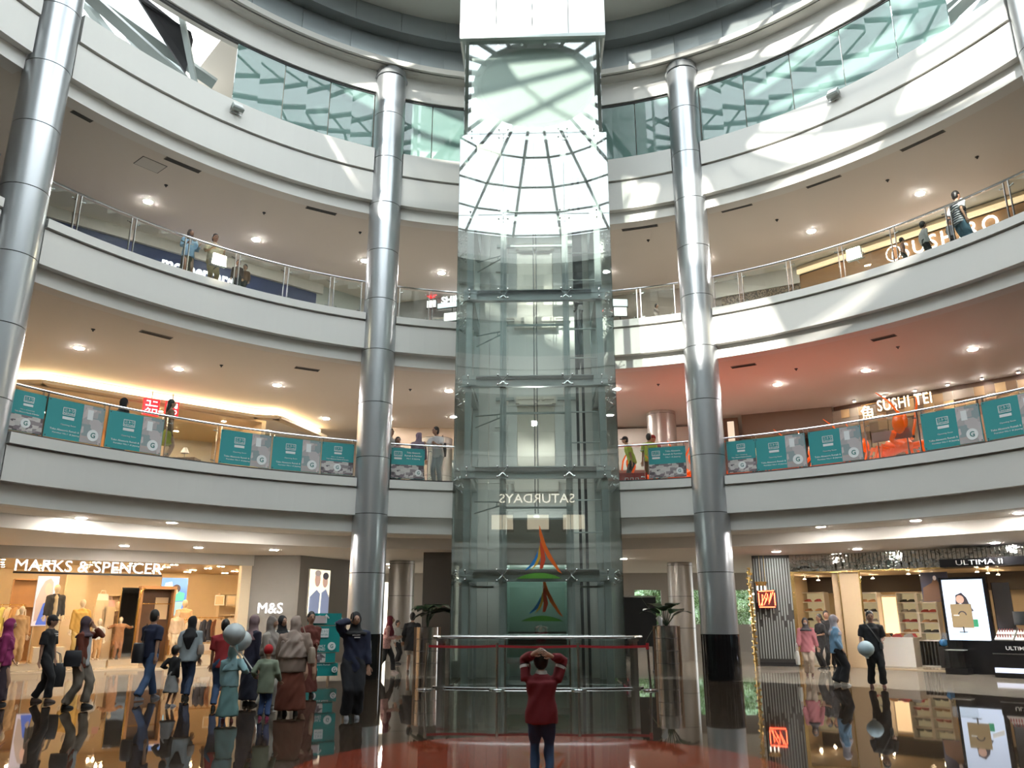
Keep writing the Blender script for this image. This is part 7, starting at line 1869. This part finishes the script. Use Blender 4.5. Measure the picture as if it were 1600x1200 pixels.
def leaf(root, bend, L_, W_, m_, t, az, rise, name='leaf'):
    mb = MB(); n = 7; vs = []
    for i in range(n + 1):
        f = i / n; w = W_ * math.sin(math.pi * min(1, f * .93 + .05)) ** .7 * .5
        d = L_ * f; z = rise * math.sin(f * math.pi * .55) - bend * f * f
        c = Vector((K(az) * d, S(az) * d, z)); s_ = Vector((-S(az), K(az), 0))
        vs += [root + c - s_ * w + Vector((0, 0, .03 * W_)), root + c + Vector((0, 0, -.0)), root + c + s_ * w + Vector((0, 0, .03 * W_))]
    fs = []
    for i in range(n): fs += [(3 * i, 3 * i + 1, 3 * i + 4, 3 * i + 3), (3 * i + 1, 3 * i + 2, 3 * i + 5, 3 * i + 4)]
    mb.add(vs, fs); o = mb.build(name, m_, t, 180)
    return o
M_leafd = mat('leaf_dark_green', (.018, .05, .022), .35, var=.3, vs=8); M_leafy2 = mat('leaf_yellow_green', (.40, .46, .16), .4)
pt_, h = planter(666, 1055, 980, 'tall steel planter left of the lift')
pl_ = empty('potted_plant', tuple(pt_.location + Vector((0, 0, h - .02))), label='dark green fan-leaved plant sweeping right in the left planter', cat='plant')
rnd = random.Random(3)
for k in range(6):
    mb = MB(); a = k * 1.05; e = Vector((.10 * K(a) + .08, .08 * S(a), .38 + .03 * k)); mb.tube([(0, 0, 0), (.04 * K(a), .04 * S(a), .2), e], [.02, .016, .012], 6); mb.build('stem', M_leafd, pl_)
    for q in range(3): leaf(e, .18, .45 + .15 * (K(a) > 0), .34, M_leafd, pl_, a + (q - 1) * .5 - .1, .16)
for q in range(9): leaf(Vector((.1, 0, .36)), .04 + .02 * q, .75 if q < 6 else .5, .30, M_leafd, pl_, (-.7 + q * .26) if q < 6 else (2.3 + (q - 6) * .5), .18 - .015 * q)
pt_, h = planter(1045, 1056, 978, 'tall steel planter right of the lift')
pl_ = empty('potted_plant', tuple(pt_.location + Vector((0, 0, h - .02))), label='round-leaved dark plant with one long yellow leaf in the right planter', cat='plant')
for k in range(9):
    a = k * .72; e = Vector((.20 * K(a), .14 * S(a), .26 + .07 * (k % 4))); mb = MB(); mb.tube([(0, 0, 0), e * .6, e], [.016, .012, .01], 6); mb.build('stem', M_leafd, pl_)
    leaf(e, .12, .50, .42, M_leafd, pl_, a, .20)
leaf(Vector((-.05, -.1, .15)), -.55, .62, .10, M_leafy2, pl_, math.pi - .1, .1, 'yellow_leaf'); leaf(Vector((-.08, -.12, .1)), .5, .5, .09, M_leafy2, pl_, math.pi - .2, .0, 'yellow_leaf')
mb = MB(); mb.ringz([(-.15, -.12, .0, .03, .03), (-.2, -.14, .22, .09, .07), (-.2, -.14, .28, .02, .02)], 10); mb.build('white_flower', M_pw, pl_, 60)
bs = empty('screen_board', (2.75, 24.2, 0), rz=-.1, label='large black display board standing behind the right planter', cat='board')
mb = MB(); mb.box((0, 0, 1.35), (1.15, .08, 1.35)); mb.build('panel', M_black, bs); mb = MB(); mb.box((0, .0, 2.05), (1.2, .1, .04)); mb.build('rim', M_steel, bs)
for s_ in (-1, 1):
    mb = MB(); mb.box((s_ * .45, 0, .34), (.05, .06, .68)); mb.box((s_ * .45, 0, .02), (.08, .5, .04)); mb.build('leg', M_darksteel, bs)
w = empty('white_pillar_light', (-2.05, 23.6, 0), label='slim vertical light strip left of the lift shaft', cat='light')
mb = MB(); mb.box((-.32, 0, 1.6), (.07, .05, 2.6)); mb.build('light_strip', M_glow, w); mb = MB(); mb.box((-.32, .04, 1.6), (.12, .05, 3.2)); mb.build('channel', M_seam, w)

# glossy orange lobster sculptures on the first floor
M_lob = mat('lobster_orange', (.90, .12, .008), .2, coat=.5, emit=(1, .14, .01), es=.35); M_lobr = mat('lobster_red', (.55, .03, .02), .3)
def lobster(p, rz, label, sc=1.0):
    t = empty('lobster_sculpture', tuple(p), rz=rz, label=label, cat='sculpture', group='orange lobster sculptures on the first floor')
    def V(x, y, z): return Vector((x, y, z)) * sc
    mb = MB(); mb.tube([V(0, -.35, .42), V(0, -.2, .50), V(0, .1, .50), V(0, .35, .42)], [(.10 * sc, .08 * sc), (.20 * sc, .16 * sc), (.20 * sc, .17 * sc), (.14 * sc, .12 * sc)], 12); mb.build('carapace', M_lob, t, 60)
    for k in range(5):
        mb = MB(); mb.tube([V(0, .35 + .13 * k, .42 - .02 * k), V(0, .46 + .13 * k, .41 - .03 * k)], [((.16 - .018 * k) * sc, (.12 - .014 * k) * sc), ((.15 - .018 * k) * sc, (.11 - .014 * k) * sc)], 12); mb.build('tail_segment', M_lob, t, 60)
    for s_ in (-1, 1):
        mb = MB(); mb.tube([V(s_ * .15, -.25, .45), V(s_ * .38, -.42, .50), V(s_ * .42, -.60, .62)], [.05 * sc, .055 * sc, .05 * sc], 8); mb.ball(V(s_ * .40, -.74, .74), (.13 * sc, .09 * sc, .19 * sc), 10, 7); mb.ball(V(s_ * .30, -.80, .80), (.05 * sc, .05 * sc, .14 * sc), 8, 6); mb.build('claw', M_lob, t, 60)
        for k in range(4):
            mb = MB(); mb.tube([V(s_ * .16, -.12 + .14 * k, .42), V(s_ * .42, -.15 + .18 * k, .46), V(s_ * .55, -.15 + .2 * k, .0)], [.035 * sc, .028 * sc, .015 * sc], 7); mb.build('leg', M_lob, t, 60)
        mb = MB(); mb.tube([V(s_ * .06, -.40, .52), V(s_ * .14, -.48, .95), V(s_ * .30, -.35, 1.30), V(s_ * .42, -.15, 1.52)], [.03 * sc, .026 * sc, .02 * sc, .008 * sc], 7); mb.build('antenna', M_lob, t, 60)
        mb = MB(); mb.ball(V(s_ * .08, -.42, .58), .035 * sc, 8, 6); mb.build('eye', M_black, t, 60)
    mb = MB(); mb.ringz([(0, .1 * sc, 0, .5 * sc, .6 * sc), (0, .1 * sc, .05, .5 * sc, .6 * sc)], 20); mb.build('base', M_lobr, t)
    return t
def at_deck(px, py, off, z=5.0): 
    p = on_ring(px, py, off); p.z = z; return p
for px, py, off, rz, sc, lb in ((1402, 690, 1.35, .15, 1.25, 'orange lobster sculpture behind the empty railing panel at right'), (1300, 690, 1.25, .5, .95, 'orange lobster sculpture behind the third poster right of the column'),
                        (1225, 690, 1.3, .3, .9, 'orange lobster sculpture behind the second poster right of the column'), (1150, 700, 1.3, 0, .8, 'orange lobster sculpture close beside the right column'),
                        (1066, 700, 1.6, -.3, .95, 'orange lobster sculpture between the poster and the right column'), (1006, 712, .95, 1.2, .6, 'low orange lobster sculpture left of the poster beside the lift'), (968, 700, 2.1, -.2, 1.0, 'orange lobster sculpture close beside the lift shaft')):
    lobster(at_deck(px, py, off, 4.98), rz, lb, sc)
for px, py, off, w, hh, c, lb in ((986, 735, .42, .85, .32, (.42, .02, .02), 'low red box with white script beside the lift'), ):
    p = at_deck(px, py, off, 4.98); t = empty('red_box', tuple(p), rz=-.05, label=lb, cat='box')
    mb = MB(); mb.box((0, 0, hh / 2), (w, .4, hh)); mb.build('body', mat('red_lacquer', c, .3), t); 
    for q_ in range(3):
        for (dx_, dz_, ww_, hh_) in ((0, .04, .09, .014), (0, -.04, .09, .014), (-.04, 0, .014, .09), (.04, 0, .014, .09)):
            mb = MB(); mb.box((-.14 + .14 * q_ + dx_, -.205, hh * .5 + dz_), (ww_, .006, hh_)); mb.build('printed_mark', M_pw, t)
    mb = MB(); mb = MB(); mb.box((0, 0, hh + .01), (w + .02, .42, .02)); mb.build('lid', mat('red_lacquer', c, .3), t)
for px, off, x_w, lb in ((985, 1.9, 1.3, 'pale pink counter behind the workers'), (1393, .6, 0, '')):
    if not lb: continue
    p = at_deck(px, 700, off, 4.98); t = empty('counter', tuple(p), rz=0, label=lb, cat='counter')
    mb = MB(); mb.box((0, 0, .62), (x_w, .4, .12)); mb.build('top', mat('pink_board', (.45, .25, .22), .5), t); mb = MB(); mb.box((0, 0, .28), (x_w * .9, .3, .56)); mb.build('body', M_lobr, t)
p = on_ring(1393, 680, .62); t = empty('pink_banner', (p.x, p.y, p.z), rz=-nrm(43), label='pinkish cardboard banner in front of the largest lobster', cat='banner')
mb = MB(); mb.box((0, 0, 0), (.95, .03, .24)); mb.build('board', mat('pink_board', (.45, .25, .22), .5), t)
for s_ in (-1, 1):
    mb = MB(); mb.tube([(s_ * .35, .02, 0), (s_ * .35, .02, -(p.z - 5.0))], .015, 5); mb.build('post', M_steel, t)
ld = bpy.data.lights.new('red_display_glow', 'POINT'); ld.energy = 60; ld.color = (1, .10, .04); ld.shadow_soft_size = .5
lo = bpy.data.objects.new('red_display_glow', ld); q = rp(20, 2.6, 5.6); lo.location = q; link(lo)
ld = bpy.data.lights.new('red_display_glow', 'POINT'); ld.energy = 30; ld.color = (1, .14, .06); ld.shadow_soft_size = .5
lo = bpy.data.objects.new('red_display_glow', ld); q = rp(33, 2.4, 5.6); lo.location = q; link(lo)

# ------------------------------------------------------------ bake the soft shapes to plain meshes
bpy.context.view_layer.update()
dg = bpy.context.evaluated_depsgraph_get()
for o, noise, seed in REM:
    me = bpy.data.meshes.new_from_object(o.evaluated_get(dg))
    if noise and len(me.vertices):
        n_ = len(me.vertices)
        co = np.empty(n_ * 3, dtype=np.float32); no = np.empty(n_ * 3, dtype=np.float32)
        me.vertices.foreach_get('co', co); me.vertices.foreach_get('normal', no)
        co = co.reshape(-1, 3); no = no.reshape(-1, 3)
        w_ = np.sin(co[:, 0] * 23 + co[:, 2] * 9 + seed) * np.sin(co[:, 2] * 17 - co[:, 1] * 21 + seed * 2) + .5 * np.sin(co[:, 0] * 51 + co[:, 2] * 33 + seed)
        me.vertices.foreach_set('co', (co + no * (noise * 1.6 * w_)[:, None]).ravel())
    me.polygons.foreach_set('use_smooth', [True] * len(me.polygons))
    me.update()
    mats = [m for m in o.data.materials]
    if not me.materials:
        for m in mats: me.materials.append(m)
    o.modifiers.clear()
    o.data = me
